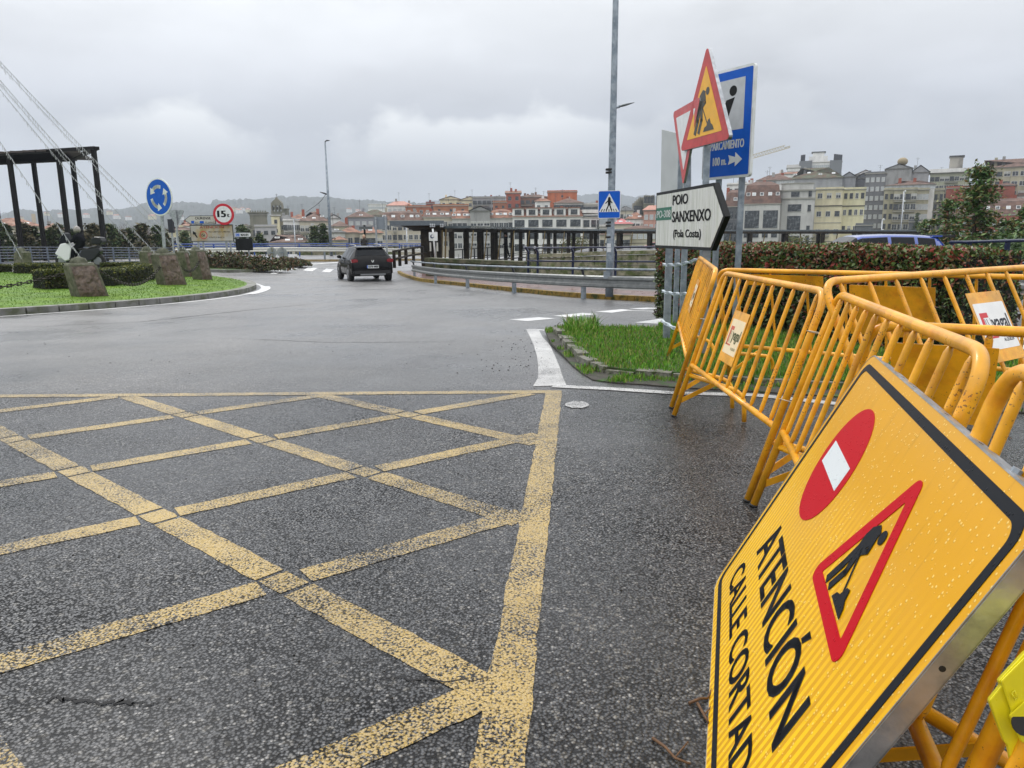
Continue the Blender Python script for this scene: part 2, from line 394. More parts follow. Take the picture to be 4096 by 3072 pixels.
# =================== ground ===================
def grid(name, x0, x1, y0, y1, st, mat, dz=0., kind='structure', zf=None):
    b = MB(); nx = int((x1-x0)/st)+1; ny = int((y1-y0)/st)+1
    for j in range(ny):
        for i in range(nx):
            x, y = x0+i*st, y0+j*st; b.v.append(Vector((x, y, (zf(x, y) if zf else gz(x, y))+dz)))
    mi = b.mi(mat)
    for j in range(ny-1):
        for i in range(nx-1):
            a = j*nx+i; b.f.append((a, a+1, a+nx+1, a+nx)); b.m.append(mi); b.sm.append(True)
    return tag(b.build(name), kind=kind)
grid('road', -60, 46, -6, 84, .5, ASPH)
# --- yellow box junction
s_ = HC
O2 = Vector((-1.21707, 4.67713))*s_; U2 = Vector((-.6618, -.50079))*s_; V2 = Vector((.62084, -.54295))*s_
tR = G(2250, 1567); bR = G(2125, 2900); tL = G(0, 1585)
eR = (bR-tR).to_2d().normalized(); eT = (tL-tR).to_2d().normalized()
mk = MB()
strip([tR.to_2d()+Vector((-.075, .06)), tR.to_2d()+Vector((-.075, .06))+eR*9], .15, .0035, PYEL, mk, .05, jit=.009)
strip([tR.to_2d()+Vector((-.155, 0)), tR.to_2d()+Vector((-.155, 0))+eT*14], .13, .003, PYEL, mk, .06, jit=.009)
def cut(p, d):
    """range of t where p+t*d lies inside the box"""
    lo, hi = -30., 30.
    for org, e in ((tR.to_2d()+Vector((-.15, 0)), eR), (tR.to_2d()+Vector((0, -.07)), eT)):
        n = Vector((-e.y, e.x)); c = Vector((-3., 3.))
        if n.dot(c-org) < 0: n = -n
        a = n.dot(p-org); b = n.dot(d)
        if abs(b) < 1e-6: continue
        t = -a/b
        if b > 0: lo = max(lo, t)
        else: hi = min(hi, t)
    return lo, hi
Ul, Vl = U2.length, V2.length
for i in range(-1, 6):              # lines along V
    p = O2+U2*i; lo, hi = cut(p, V2)
    if i < 0: continue
    lo = max(lo, -5); hi = min(hi, 7)
    cuts = [lo]
    for j in range(-5, 8):
        if lo+.38 < j < hi-.38: cuts += [j-.092, j+.092]
    cuts.append(hi); w = .145
    for a, b in zip(cuts[::2], cuts[1::2]):
        if b-a > .02: strip([p+V2*a, p+V2*b], w, .002, PYEL, mk, .05, jit=.009)
    for j in range(-5, 8):
        if lo+.38 < j < hi-.38: strip([p+V2*(j-.07), p+V2*(j+.07)], w*.95, .002, PYEL, mk, .05, jit=.009)
for j in range(-4, 8):              # lines along U
    p = O2+V2*j; lo, hi = cut(p, U2); lo = max(lo, -5); hi = min(hi, 7)
    cuts = [lo]
    for i in range(0, 7):
        if lo+.38 < i < hi-.38: cuts += [i-.082, i+.082]
    cuts.append(hi)
    for a, b in zip(cuts[::2], cuts[1::2]):
        if b-a > .02: strip([p+U2*a, p+U2*b], .145, .0026, PYEL, mk, .05, jit=.009)
tag(mk.build('yellow_box_marking'), kind='structure')
# --- white markings
Z2 = lambda x, y: G(1900+.36166*x, 1150+.36166*y)
Z3_ = lambda x, y: G(950+.31646*x, 700+.31646*y)
wk = MB()
def wpoly(pts, f=Z2, mat=PWHT2, dz=.005): patch([f(*p) for p in pts], dz, mat, wk)
wl_ = [(562,460),(600,530),(650,640),(685,760),(700,880),(700,1000),(640,1096)]; wr_ = [(702,462),(745,545),(830,640),(885,760),(935,880),(965,975),(1010,1085)]
for k in range(6): wpoly([wl_[k], wl_[k+1], wr_[k+1], wr_[k]], mat=PWHT, dz=.004)
wl = MB()
strip([Z2(860,1094).to_2d(), Z2(1500,1125).to_2d(), Z2(2212,1172).to_2d(), G(3020,1582).to_2d(), G(3400,1622).to_2d(), G(3900,1690).to_2d()], .13, .006, PWHT, wk)
strip([Z2(690,470).to_2d(), Z2(1100,494).to_2d(), Z2(1900,560).to_2d()], .12, .005, PWHT2, wk)
for q in ([(380,358),(580,374),(893,345),(700,330)], [(858,316),(1040,330),(1358,296),(1190,283)], [(1325,270),(1510,281),(1740,252),(1620,242)], [(1700,235),(1860,245),(2090,230),(1900,224)], [(1760,390),(2110,408),(2300,352),(2040,350)]):
    wpoly(q)
strip([Z2(1700,256).to_2d(), Z2(2090,268).to_2d(), G(3300,1262).to_2d()], .12, .005, PWHT2, wk)
for y0 in (1352, 1388, 1424, 1462): patch([G(3990-(y0-1352)*.5, y0+12), G(4300, y0+8), G(4300, y0-8), G(4060-(y0-1352)*.5, y0-6)], .005, PWHT2, wk)
for q in ([(600,1192),(720,1200),(795,1160),(690,1155)], [(825,1207),(945,1216),(1015,1176),(895,1168)], [(1065,1222),(1165,1230),(1222,1192),(1125,1184)]):
    wpoly(q, Z3_)
strip([Z3_(-300,1200).to_2d(), Z3_(0,1232).to_2d(), Z3_(450,1250).to_2d()], .16, .005, PWHT2, wk)
strip([Z3_(450,1250).to_2d(), Z3_(600,1180).to_2d(), Z3_(700,1155).to_2d(), Z3_(905,1135).to_2d()], .3, .006, PWHT2, wk)
strip([Z3_(640,1190).to_2d(), Z3_(905,1128).to_2d(), Z3_(1280,1104).to_2d()], .4, .005, PWHT2, wk)
strip([Z3_(500,1250).to_2d(), Z3_(900,1275).to_2d(), Z3_(1240,1290).to_2d()], .1, .005, PWHT, wk)
c = Z2(1130, 1300); wpoly([(1130+135*math.cos(a*.4), 1300+(38+6*math.sin(a*3))*math.sin(a*.4)) for a in range(15)], mat=PWHT)
tag(wk.build('white_road_marking'), kind='structure')
# cracks in the asphalt
CRK = M('crack_tar', (.006, .006, .007), .8)
ck = MB()
def crack(pts, w, seed):
    pp = []; rnd = random.Random(seed)
    for a, b in zip(pts, pts[1:]):
        n = 9
        for k in range(n): q = Vector(a).lerp(Vector(b), k/n); pp.append(q+Vector((rnd.uniform(-1, 1), rnd.uniform(-1, 1)))*.018)
    vs = []
    for i, p in enumerate(pp):
        t = (pp[min(i+1, len(pp)-1)]-pp[max(i-1, 0)]).normalized(); nn = Vector((-t.y, t.x))*w*rnd.uniform(.15, 1)/2*math.sin(math.pi*(i+.5)/len(pp))
        for q in (p+nn, p-nn): vs.append((q.x, q.y, gz(q.x, q.y)+.003))
    ck.add(vs, [(2*i, 2*i+1, 2*i+3, 2*i+2) for i in range(len(pp)-1)], CRK)
g2 = lambda x, y: G(x, y).to_2d()
crack([g2(60,2810), g2(250,2795), g2(440,2808), g2(560,2822), g2(760,2800)], .02, 1)
crack([g2(0,1312), g2(560,1288), g2(1000,1240), g2(1560,1186)], .05, 2)
crack([g2(900,1352), g2(1300,1370), g2(1900,1368)], .03, 3)
crack([Z2(790,490).to_2d(), Z2(880,430).to_2d(), Z2(960,372).to_2d()], .05, 4)
crack([g2(1500,2722), g2(1960,2720), g2(2180,2728)], .018, 5)
tag(ck.build('asphalt_crack'), kind='structure')
# =================== grass helper ===================
GRASS = M('grass_blades', (.06, .2, .012), .5, island=[(.06,.19,.010),(.10,.28,.015),(.15,.34,.025),(.08,.22,.014),(.22,.36,.05),(.045,.12,.012),(.12,.30,.018),(.30,.30,.09),(.18,.16,.06)], spec=.3)
TURF = M('turf_soil', (.035, .10, .010), .9, var=.4, vs=6, col2=(.03, .04, .012), bump=.8, bs=25, bd=.03)
def blades(inside, bb, n, hmin, hmax, w, zf, rnd, lean=.5):
    b = MB(); k = 0
    mi = b.mi(GRASS)
    while k < n:
        x = rnd.uniform(bb[0], bb[2]); y = rnd.uniform(bb[1], bb[3])
        if not inside(x, y): continue
        k += 1; z = zf(x, y); a = rnd.uniform(0, 6.28); hh = rnd.uniform(hmin, hmax)*(0.6+.9*noise.noise(Vector((x*1.7, y*1.7, 3)))**2+.4*rnd.random()); ww = w*rnd.uniform(.6, 1.4)
        dx, dy = math.cos(a), math.sin(a); la = rnd.uniform(0, 6.28); lx, ly = math.cos(la)*lean*hh*rnd.random(), math.sin(la)*lean*hh*rnd.random()
        o = len(b.v)
        b.v += [Vector((x-dx*ww, y-dy*ww, z-.01)), Vector((x+dx*ww, y+dy*ww, z-.01)), Vector((x+dx*ww*.7+lx*.5, y+dy*ww*.7+ly*.5, z+hh*.6)), Vector((x-dx*ww*.7+lx*.5, y-dy*ww*.7+ly*.5, z+hh*.6)), Vector((x+lx*1.3, y+ly*1.3, z+hh))]
        b.f += [(o, o+1, o+2, o+3), (o+3, o+2, o+4)]; b.m += [mi, mi]; b.sm += [False, False]
    return b
def inpoly(poly):
    def f(x, y):
        c = False; j = len(poly)-1
        for i in range(len(poly)):
            xi, yi = poly[i][0], poly[i][1]; xj, yj = poly[j][0], poly[j][1]
            if (yi > y) != (yj > y) and x < (xj-xi)*(y-yi)/(yj-yi)+xi: c = not c
            j = i
        return c
    return f
# --- grass island on the right, behind the barriers
isl = [Z2(770,520), Z2(830,640), Z2(960,760), Z2(1080,880), Z2(1180,960), Z2(1300,1030), Z2(1500,1060), Z2(1900,1085), Z2(2212,1112), G(3000,1568), G(3500,1600), G(3900,1650), Vector((5.6, 5.6, 0)), Vector((5.6, 8.2, 0)), Vector((4.2, 11.2, 0)), Vector((2.9, 13.6, 0)), Z2(2050,520), Z2(1700,505), Z2(1300,490), Z2(950,505)]
isl = [(p.x, p.y) for p in isl]
ib = MB(); ib.prism([(x, y) for x, y in isl], -.02, .012, M('verge_dirt', (.035, .032, .024), .8, var=.4, vs=5, col2=(.03, .07, .012), c2lo=.52, c2hi=.6, bump=.6, bs=30, bd=.02)); tag(ib.build('grass_verge'), kind='structure')
kerbl = [Z2(905,535), Z2(990,640), Z2(1120,760), Z2(1200,840), Z2(1330,905), Z2(1480,960), Z2(1800,985), Z2(2212,1010), G(3020,1535), G(3400,1552), G(3800,1590)]
inner = [(p.x, p.y) for p in kerbl]+[(5.5, 6.0), (5.5, 8.1), (4.1, 11.0), (2.8, 13.2)]+[(Z2(2000,545).x, Z2(2000,545).y), (Z2(1100,530).x, Z2(1100,530).y)]
ib = MB(); ib.prism(inner, .0, .07, TURF); tag(ib.build('raised_grass_bed'), kind='structure')
KS = M('broken_kerb_stone', (.16, .155, .13), .75, var=.4, vs=7, bump=.9, bs=14, col2=(.05, .07, .02), c2lo=.5, c2hi=.6, bd=.05)
kb = MB(); rnd = random.Random(4)
kp = [Vector((p.x, p.y)) for p in kerbl]; acc = []
for a, b in zip(kp, kp[1:]):
    n = max(1, round((b-a).length/.42))
    for k in range(n): acc.append((a.lerp(b, k/n), a.lerp(b, (k+.94)/n)))
for a, b in acc:
    j = Vector((rnd.uniform(-.02, .02), rnd.uniform(-.02, .02))); z = .06+rnd.uniform(-.025, .025)
    kb.beam((a.x+j.x, a.y+j.y, z/2), (b.x+j.x, b.y+j.y, z/2+rnd.uniform(-.01, .01)), .13+rnd.uniform(-.02, .02), z+.03, KS)
tag(kb.build('island_kerb'), kind='structure')
inn = inpoly(inner); outp = inpoly(isl)
tag(blades(inn, (0, 5, 6, 14), 40000, .025, .075, .0055, lambda x, y: .068, random.Random(5)).build('grass'), kind='stuff')
def rim(x, y): return outp(x, y) and not inn(x, y) and noise.noise(Vector((x*2.2, y*2.2, 9))) > .02
tag(blades(rim, (0, 5, 6, 14), 6000, .02, .07, .0045, lambda x, y: .012, random.Random(6)).build('kerb_weeds'), kind='stuff')
b = blades(inpoly([(Z2(1000,600).x, Z2(1000,600).y), (Z2(1350,600).x, Z2(1350,600).y), (Z2(1350,500).x, Z2(1350,500).y), (Z2(1000,500).x, Z2(1000,500).y)]), (0, 5, 6, 16), 700, .10, .22, .007, lambda x, y: .06, random.Random(8), .9)
tag(b.build('tall_grass_tuft'), kind='stuff')
# =================== crowd barriers ===================
LEAD = M('logo_slate', (.03, .035, .05), .35)
PLW = M('cream_sticker', (.80, .66, .42), .4, var=.05, vs=9)
PLW2 = M('white_sticker', (.80, .80, .78), .35, var=.05, vs=9)
PRED = M('sticker_red', (.55, .10, .05), .4); PRED2 = M('sticker_bright_red', (.60, .02, .03), .4)
PGRN = M('sticker_olive', (.10, .12, .03), .4)
CLIP = M('wire_tie', (.45, .38, .28), .4, .6)
def barrier(Fp, Np, lean, side, H=1.196, hb=.441, r=.0203, nb=11, rb=.0124, plate=None, label='', feet=(1, 1), group='orange steel crowd barriers', tw=1.):
    Fv, Nv = Vector(Fp), Vector(Np); d = Nv-Fv; Ln = d.length; d = d/Ln
    n = Vector((-d.y, d.x, 0)).normalized(); u0 = d.cross(n).normalized()
    if u0.z < 0: u0 = -u0
    up = u0*math.cos(lean)+n*math.sin(lean); nn = d.cross(up).normalized()
    X3 = Matrix((d, up, nn)).transposed()
    root = thing('crowd_barrier', label, 'barrier', Fv, group, X3)
    # local frame: x along, y up the panel, z normal
    f = MB()
    f.tube(bend([(0, .012, 0), (0, H, 0), (Ln, H, 0), (Ln, .012, 0)], .12, 9), r, ORG, 14)
    fr = f.build('frame', root, True)
    for x in (0, Ln):
        e = MB(); e.tube([(x, 0, 0), (x, .014, 0)], r*1.12, RUB, 12); e.build('foot_cap', fr, True)
    b = MB(); b.tube([(0, hb, 0), (Ln, hb, 0)], r*.92, ORG, 12); b.build('bottom_rail', root, True)
    for i in range(nb):
        x = Ln*(i+.55)/(nb+.1); b = MB()
        b.tube([(x, hb+.005, 0), (x, hb+.04, 0), (x, hb+.09, 0), (x, H-.09, 0), (x, H-.04, 0), (x, H-.005, 0)], [rb*.45, rb*1.0, rb, rb, rb*1.0, rb*.4], ORG, 10)
        b.build('bar', root, True)
    # arched feet: tube leaves the post, runs out and bends down to the ground
    inv = X3.inverted()
    hn = Vector((-d.y, d.x, 0)).normalized()*side
    for k, x in enumerate((0.0, Ln)):
        if not feet[k]: continue
        base = Vector((0, 0, 0))+d*x; sh = d*(.22 if k == 0 else -.03)
        loc = lambda v: inv @ v
        p0 = base+up*.36; gp = base+hn*.50+sh; gp.z = base.z+.01
        q1 = base+hn*.42+Vector((0, 0, .24))+d*0; 
        b = MB(); pts = bend([p0, base+hn*.49+sh*.98+Vector((0, 0, .235)), gp], .1, 8)
        b.tube([loc(v) for v in pts], r*.9, ORG, 12); b.build('arched_foot', root, True)
        b = MB(); b.beam(loc(base+up*.13), loc(base+hn*.30+sh*.6+Vector((0, 0, .30))), .035, .006, ORG, up=(1, 0, .001)); b.build('brace_strap', root, True)
    if plate:
        x0, x1, y0, y1, kind = plate
        zf = 1 if kind[0] != '-' else -1
        b = MB(); b.box((x0, y0, zf*.0165), (x1, y1, zf*.0195), ORG) if zf > 0 else b.box((x0, y0, -.0195), (x1, y1, -.0165), ORG)
        pl = b.build('sign_plate', root, True)
        if 'logo' in kind:
            white = PLW2 if 'w' in kind else PLW; rd = PRED2 if 'w' in kind else PRED; dk = LEAD if 'w' in kind else PGRN
            w, h_ = x1-x0, y1-y0; mx = Matrix.Identity(4)
            if zf > 0: mx = Matrix.Translation((x0, y0, .0195))
            else: mx = Matrix.Translation((x1, y0, -.0195)) @ Matrix.Rotation(math.pi, 4, 'Y')
            b = MB(); b.prism(rrect(.06*w, .17*h_, .95*w, .84*h_, .01), 0, .0012, white, mx); b.build('sticker', pl, True)
            b = MB()
            b.prism([(.12*w, .33*h_), (.14*w, .70*h_), (.36*w, .70*h_), (.36*w, .63*h_), (.21*w, .63*h_), (.21*w, .33*h_)], .0012, .002, rd, mx)
            b.prism([(.12*w, .33*h_), (.44*w, .33*h_), (.44*w, .36*h_), (.12*w, .36*h_)], .0012, .002, rd, mx)
            for a0, a1 in ((.23, .25), (.28, .33), (.38, .42)): b.stroke([(a0*w, .61*h_), (a1*w, .38*h_)], .01*w, .0021, .0024, dk, mx)
            text(b, 'yagal', .40*w, .46*h_, .20*h_, .50*w, .0025, dk, mx, .0012)
            text(b, 'ALQUILER', .56*w, .27*h_, .045*h_, .30*w, .0025, dk, mx)
            b.build('lettering', pl, True)
    return root
pl = (.62, .98, .55, .93)
barrier((1.298, 5.842, 0), (1.283, 3.892, 0), rad(17.2), 1, plate=(.66, .98, .60, .96, 'logo'), label='orange steel barrier with cream hire company plate, second in the row from the sign posts')
barrier((1.78, 8.45, .03), (1.340, 6.14, 0), rad(15.5), 1, plate=(.95, 1.3, .70, 1.02, 'logo'), nb=13, rb=.0115, label='orange steel barrier with one end in the grass, farthest of the row')
barrier((1.294, 3.819, 0), (.856, 1.925, 0), rad(17.1), 1, label='orange steel barrier directly behind the tilted yellow warning board', feet=(1, 0))
barrier((1.902, 3.285, 0), (3.86, 4.60, 0), rad(26.6), -1, H=1.345, hb=.59, plate=(1.30, 1.72, .76, 1.20, 'wlogo'), nb=9, feet=(0, 1), label='orange steel barrier slanting away right with white hire company plate')
barrier((1.565, 3.233, 0), (3.25, 2.26, 0), rad(-14), 1, H=1.113, plate=(.10, .46, .72, 1.05, 'plain'), nb=7, rb=.014, label='low orange barrier crossing behind the row, its plate turned away', feet=(1, 0))
barrier((.81, 1.697, 0), (.321, -.183, 0), rad(14.5), 1, label='nearest orange barrier with big bent corner beside the yellow board')
barrier((.698, 1.198, 0), (.40, -.72, 0), rad(15), 1, nb=0, label='orange barrier post carrying the bright yellow plastic lamp, bottom right corner', feet=(0, 0))
# long back barrier with plates near its top rail
B4F, B4N = Vector((2.116, 7.085, 0)), Vector((5.207, 4.543, 0))
r4 = barrier(B4F, B4N, rad(-20.3), 1, nb=13, rb=.011, label='long orange barrier at the back, in front of the red hedge', plate=(.28, .92, 1.07, 1.17, 'plain'))
b = MB(); b.box((1.12, .66, .013), (1.74, 1.10, .016), ORG); b.build('sign_plate', r4, True)
def tie(pt, r_, ax, lab):
    b = MB(); q = Vector(ax).to_track_quat('Z', 'Y')
    b.tube([Vector(pt)+q @ Vector((math.cos(a)*r_, math.sin(a)*r_*.6, 0)) for a in [k*.5236 for k in range(13)]], .0025, CLIP, 5)
    tag(b.build('wire_tie'), lab, 'wire')
tie(Vector((1.283, 3.87, 0))+Vector((.29, -.05, .96))*.98, .055, (.25, .1, 1), 'thin wire hoop tying two orange barriers near the top rail')
tie(Vector((1.283, 3.87, 0))+Vector((.29, -.05, .96))*.60, .06, (.25, .1, 1), 'thin wire hoop tying two orange barriers at mid height')
tie(Vector((1.32, 6.0, 0))+Vector((.29, -.05, .96))*.80, .055, (.25, .1, 1), 'thin wire hoop tying the two farthest orange barriers')
# =================== big yellow road works board ===================
Dp = Vector((.848, 2.926, 0)); Cp = Vector((.383, 1.326, 0)); A_ = Vector((1.35126, 2.79353, .98471))
e1 = (Cp-Dp).normalized(); e2 = (A_-Dp); e2 = (e2-e1*e2.dot(e1)).normalized(); en = e1.cross(e2).normalized()
BW, BH = 1.70, 1.13
Xb = Matrix((e1, e2, en)).transposed()
def board_mat():
    global nt
    mt = bpy.data.materials.new('retroreflective_yellow'); mt.use_nodes = True; old = nt; nt = mt.node_tree; nt.nodes.clear()
    b = N('ShaderNodeBsdfPrincipled'); o = N('ShaderNodeOutputMaterial'); L(b.outputs[0], o.inputs[0])
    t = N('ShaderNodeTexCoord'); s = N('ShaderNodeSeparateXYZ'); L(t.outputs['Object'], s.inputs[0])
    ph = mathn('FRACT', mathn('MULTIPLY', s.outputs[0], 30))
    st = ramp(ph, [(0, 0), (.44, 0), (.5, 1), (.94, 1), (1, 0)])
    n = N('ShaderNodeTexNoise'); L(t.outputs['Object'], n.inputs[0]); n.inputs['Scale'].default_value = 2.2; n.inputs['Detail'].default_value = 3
    # gleam of the prism rows painted into the yellow, fading towards the upper half
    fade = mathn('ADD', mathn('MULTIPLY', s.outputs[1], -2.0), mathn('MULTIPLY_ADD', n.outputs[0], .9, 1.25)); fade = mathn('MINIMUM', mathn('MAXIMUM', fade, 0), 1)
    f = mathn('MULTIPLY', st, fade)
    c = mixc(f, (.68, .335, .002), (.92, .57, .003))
    v = N('ShaderNodeTexVoronoi'); L(t.outputs['Object'], v.inputs[0]); v.inputs['Scale'].default_value = 85
    sc = N('ShaderNodeSeparateColor'); L(v.outputs['Color'], sc.inputs[0])
    drop = mathn('MULTIPLY', ramp(v.outputs['Distance'], [(0, 1), (.25, .8), (.32, 0)]), ramp(sc.outputs[0], [(0, 0), (.72, 0), (.74, 1)], 'LINEAR'))
    mq = N('ShaderNodeMapping'); L(t.outputs['Object'], mq.inputs[0]); mq.inputs['Scale'].default_value = (9, 1.1, 1)
    ng = N('ShaderNodeTexNoise'); L(mq.outputs[0], ng.inputs[0]); ng.inputs['Scale'].default_value = 2.5; ng.inputs['Detail'].default_value = 8; ng.inputs['Roughness'].default_value = .7
    c = mixc(1., c, ramp(ng.outputs[0], [(.30, (.80, .78, .74)), (.42, (.98, .98, .98)), (.6, (1., 1., 1.))]), 'MULTIPLY')
    c = mixc(mathn('MULTIPLY', drop, .55), c, (1., .82, .30))  # drop highlights painted into the yellow
    L(c, b.inputs['Base Color']); L(ramp(n.outputs[0], [(.3, .26), (.7, .48)]), b.inputs['Roughness']); b.inputs['Coat Weight'].default_value = .12; b.inputs['Coat Roughness'].default_value = .12; b.inputs['Specular IOR Level'].default_value = .35
    bp = N('ShaderNodeBump'); L(drop, bp.inputs['Height']); bp.inputs['Strength'].default_value = .6; bp.inputs['Distance'].default_value = .004; L(bp.outputs[0], b.inputs['Normal']); L(bp.outputs[0], b.inputs['Coat Normal'])
    nt = old; return mt
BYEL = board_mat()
def dropmat(name, col):
    global nt
    mt = bpy.data.materials.new(name); mt.use_nodes = True; old = nt; nt = mt.node_tree; nt.nodes.clear()
    b = N('ShaderNodeBsdfPrincipled'); o = N('ShaderNodeOutputMaterial'); L(b.outputs[0], o.inputs[0]); t = N('ShaderNodeTexCoord')
    v = N('ShaderNodeTexVoronoi'); L(t.outputs['Object'], v.inputs[0]); v.inputs['Scale'].default_value = 85
    sc = N('ShaderNodeSeparateColor'); L(v.outputs['Color'], sc.inputs[0])
    drop = mathn('MULTIPLY', ramp(v.outputs['Distance'], [(0, 1), (.25, .8), (.32, 0)]), ramp(sc.outputs[0], [(0, 0), (.72, 0), (.74, 1)], 'LINEAR'))
    b.inputs['Base Color'].default_value = (*col, 1); b.inputs['Roughness'].default_value = .45; b.inputs['Specular IOR Level'].default_value = .12
    bp = N('ShaderNodeBump'); L(drop, bp.inputs['Height']); bp.inputs['Strength'].default_value = .8; bp.inputs['Distance'].default_value = .004; L(bp.outputs[0], b.inputs['Normal'])
    nt = old; return mt
BBLK = dropmat('wet_black_vinyl', (.012, .014, .018)); BRED = dropmat('wet_red_vinyl', (.46, .003, .012)); BWHT = dropmat('wet_white_vinyl', (.62, .66, .68))
bd_ = thing('warning_board', 'large wet yellow road works board tilted against the barriers, two symbols and black text', 'sign', Dp, None, Xb)
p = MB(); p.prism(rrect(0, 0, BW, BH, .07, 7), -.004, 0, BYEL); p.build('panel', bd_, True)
p = MB(); ring(p, rrect(.0, .0, BW, BH, .07, 7), rrect(.002, .002, BW-.002, BH-.002, .068, 7), -.036, .0015, GALV)
ring(p, rrect(-.003, -.003, BW+.003, BH+.003, .073, 7), rrect(.0, .0, BW, BH, .07, 7), -.038, -.001, GALV)
ring(p, rrect(-.003, -.003, BW+.003, BH+.003, .073, 7), rrect(.02, .02, BW-.02, BH-.02, .05, 7), -.039, -.036, GALV)
fl = p.build('folded_rim', bd_, True)
for x in (.46, .62, .97, 1.25, 1.62):
    h2 = MB(); h2.tube([(x, BH+.0025, -.019), (x, BH+.0036, -.019)], .006, RUB, 12); h2.build('rim_hole', fl, True)
for yy in (.18, .42, .50, .80):
    h2 = MB(); h2.tube([(BW+.0025, yy, -.019), (BW+.0036, yy, -.019)], .006, RUB, 12); h2.build('rim_hole', fl, True)
for x in (.12, 1.46, 1.56):
    bo = MB(); bo.prism([(x+.010*math.cos(a*1.047), -.019+.010*math.sin(a*1.047)) for a in range(6)], BH+.003, BH+.012, GALVD, Matrix.Rotation(0, 4, 'X') @ Matrix(((1,0,0,0),(0,0,1,0),(0,1,0,0),(0,0,0,1)))); bo.build('bolt', bd_, True)
p = MB(); ring(p, rrect(.033, .033, BW-.033, BH-.033, .055, 7), rrect(.060, .060, BW-.060, BH-.060, .04, 7), .0006, .0016, BBLK); p.build('border', bd_, True)
p = MB(); p.disc((.475, .785), .212, .0008, .0018, BRED, 44); p.build('no_entry_disc', bd_, True)
p = MB(); p.box((.475-.165, .742, .002), (.475+.165, .828, .0026), BWHT); p.build('no_entry_bar', bd_, True)
p = MB(); ring(p, rtri(1.165, .715, .52, .03), rtri(1.165, .713, .365, .004), .0008, .002, BRED); p.build('triangle_border', bd_, True)
p = MB(); worker(p, 1.035, .618, .235, .002, .0026, BBLK); p.build('road_works_symbol', bd_, True)
p = MB(); text(p, 'ATENCIÓN', .285, .316, .155, 1.14, .0012, BBLK, None, .004); p.build('lettering', bd_, True)
p = MB(); text(p, 'CALLE CORTADA', .19, .124, .11, 1.30, .0012, BBLK, None, .003); p.build('lettering', bd_, True)
# back stays of the board
for x in (.3, 1.35):
    p = MB(); p.beam((x, .9, -.045), (x, .25, -.045), .04, .012, GALV, up=(1, 0, 0)); p.build('rear_strut', bd_, True)
# =================== yellow plastic lamp body, lower right ===================
LIME = M('lime_plastic', (.82, .74, .02), .32, coat=.3, var=.04, vs=20)
DL = 1.06; q3 = lambda x, y, D=DL: P(3596+.3448*x, 2500+.3448*y, D)
lo = thing('plastic_lamp', 'bright lime yellow plastic lamp clipped to a barrier in the bottom right corner', 'lamp', q3(1500, 1100))
def slab(pts, D, th, mat, name, par):
    dirn = Vector((.55, 1, -.55)).normalized(); b = MB(); A = [q3(x, y, D) for x, y in pts]; n = len(A)
    B = [a+dirn*th for a in A]; b.v = A+B; b.face(range(n), mat); b.face([2*n-1-i for i in range(n)], mat)
    for i in range(n): b.face([i, n+i, n+(i+1) % n, (i+1) % n], mat)
    o = b.build(name, par); md = o.modifiers.new('b', 'BEVEL'); md.width = .004; md.segments = 2; md.limit_method = 'ANGLE'; return o
slab([(1480,300),(1155,650),(1185,705),(1060,860),(1045,885),(1225,1370),(1262,1400),(1295,1560),(1340,1750),(2100,1750),(2100,300)], DL, .035, LIME, 'body', lo)
slab([(1500,330),(1180,652),(1305,1015),(1268,1050),(1430,1400),(1700,1560),(2050,1500),(2050,330)], DL-.008, .008, LIME, 'face_plate', lo)
slab([(1460,880),(1275,1050),(1425,1370),(1600,1350)], DL-.014, .006, LIME, 'bracket', lo)
b = MB(); c = q3(1450, 1140, DL-.018); dirn = Vector((0, 1, -.45)).normalized(); b.tube([c, c+dirn*.002], .019, RUB, 16); b.build('bolt_hole', lo)
b = MB(); pp = [q3(x, y, DL-.011) for x, y in ((1310,790),(1340,762),(1370,840),(1345,868),(1310,790))]; b.tube(pp, .0012, LIME, 5); b.build('slot', lo)
# twigs on the asphalt
TW = M('twig', (.12, .06, .025), .7, var=.3, vs=30)
def twig(pts, lab):
    b = MB(); b.tube([G(x, y)+Vector((0, 0, .006+.004*(i % 2))) for i, (x, y) in enumerate(pts)], [.005-.0006*i for i in range(len(pts))], TW, 6)
    k = len(pts)//2; q = G(*pts[k])+Vector((0, 0, .008)); b.tube([q, q+Vector((.05, .06, .004))], .0025, TW, 5); tag(b.build('twig', origin=None), lab, 'twig')
twig([(2755,2820),(2800,2805),(2830,2800),(2850,2760)], 'small brown twig lying by the lower edge of the yellow board')
twig([(2790,2820),(2815,2870),(2835,2900)], 'thin curved twig touching the yellow board near the bottom')
twig([(2610,2960),(2660,3000),(2700,3040),(2760,3068)], 'dry brown leaf stalk on wet asphalt at the bottom edge')
twig([(3950,1745),(3990,1752),(4030,1745),(4045,1760)], 'dark forked twig on asphalt between the orange barriers')
# specks of dirt on the road
gr = MB(); rnd = random.Random(11); SPK = M('dark_grit', (.02, .018, .015), .7)
for k in range(420):
    x = rnd.uniform(60, 2900); y = 1300+rnd.random()**1.6*1500
    if k % 3 == 0: x, y = rnd.gauss(2080, 120), rnd.gauss(1420, 60)
    q = G(x, y); r_ = rnd.uniform(.002, .0065)*(1 if y > 1500 else 1.8); gr.ball(q+Vector((0, 0, r_*.3)), r_, SPK, 5, (1, 1, .5))
tag(gr.build('road_grit'), kind='stuff')
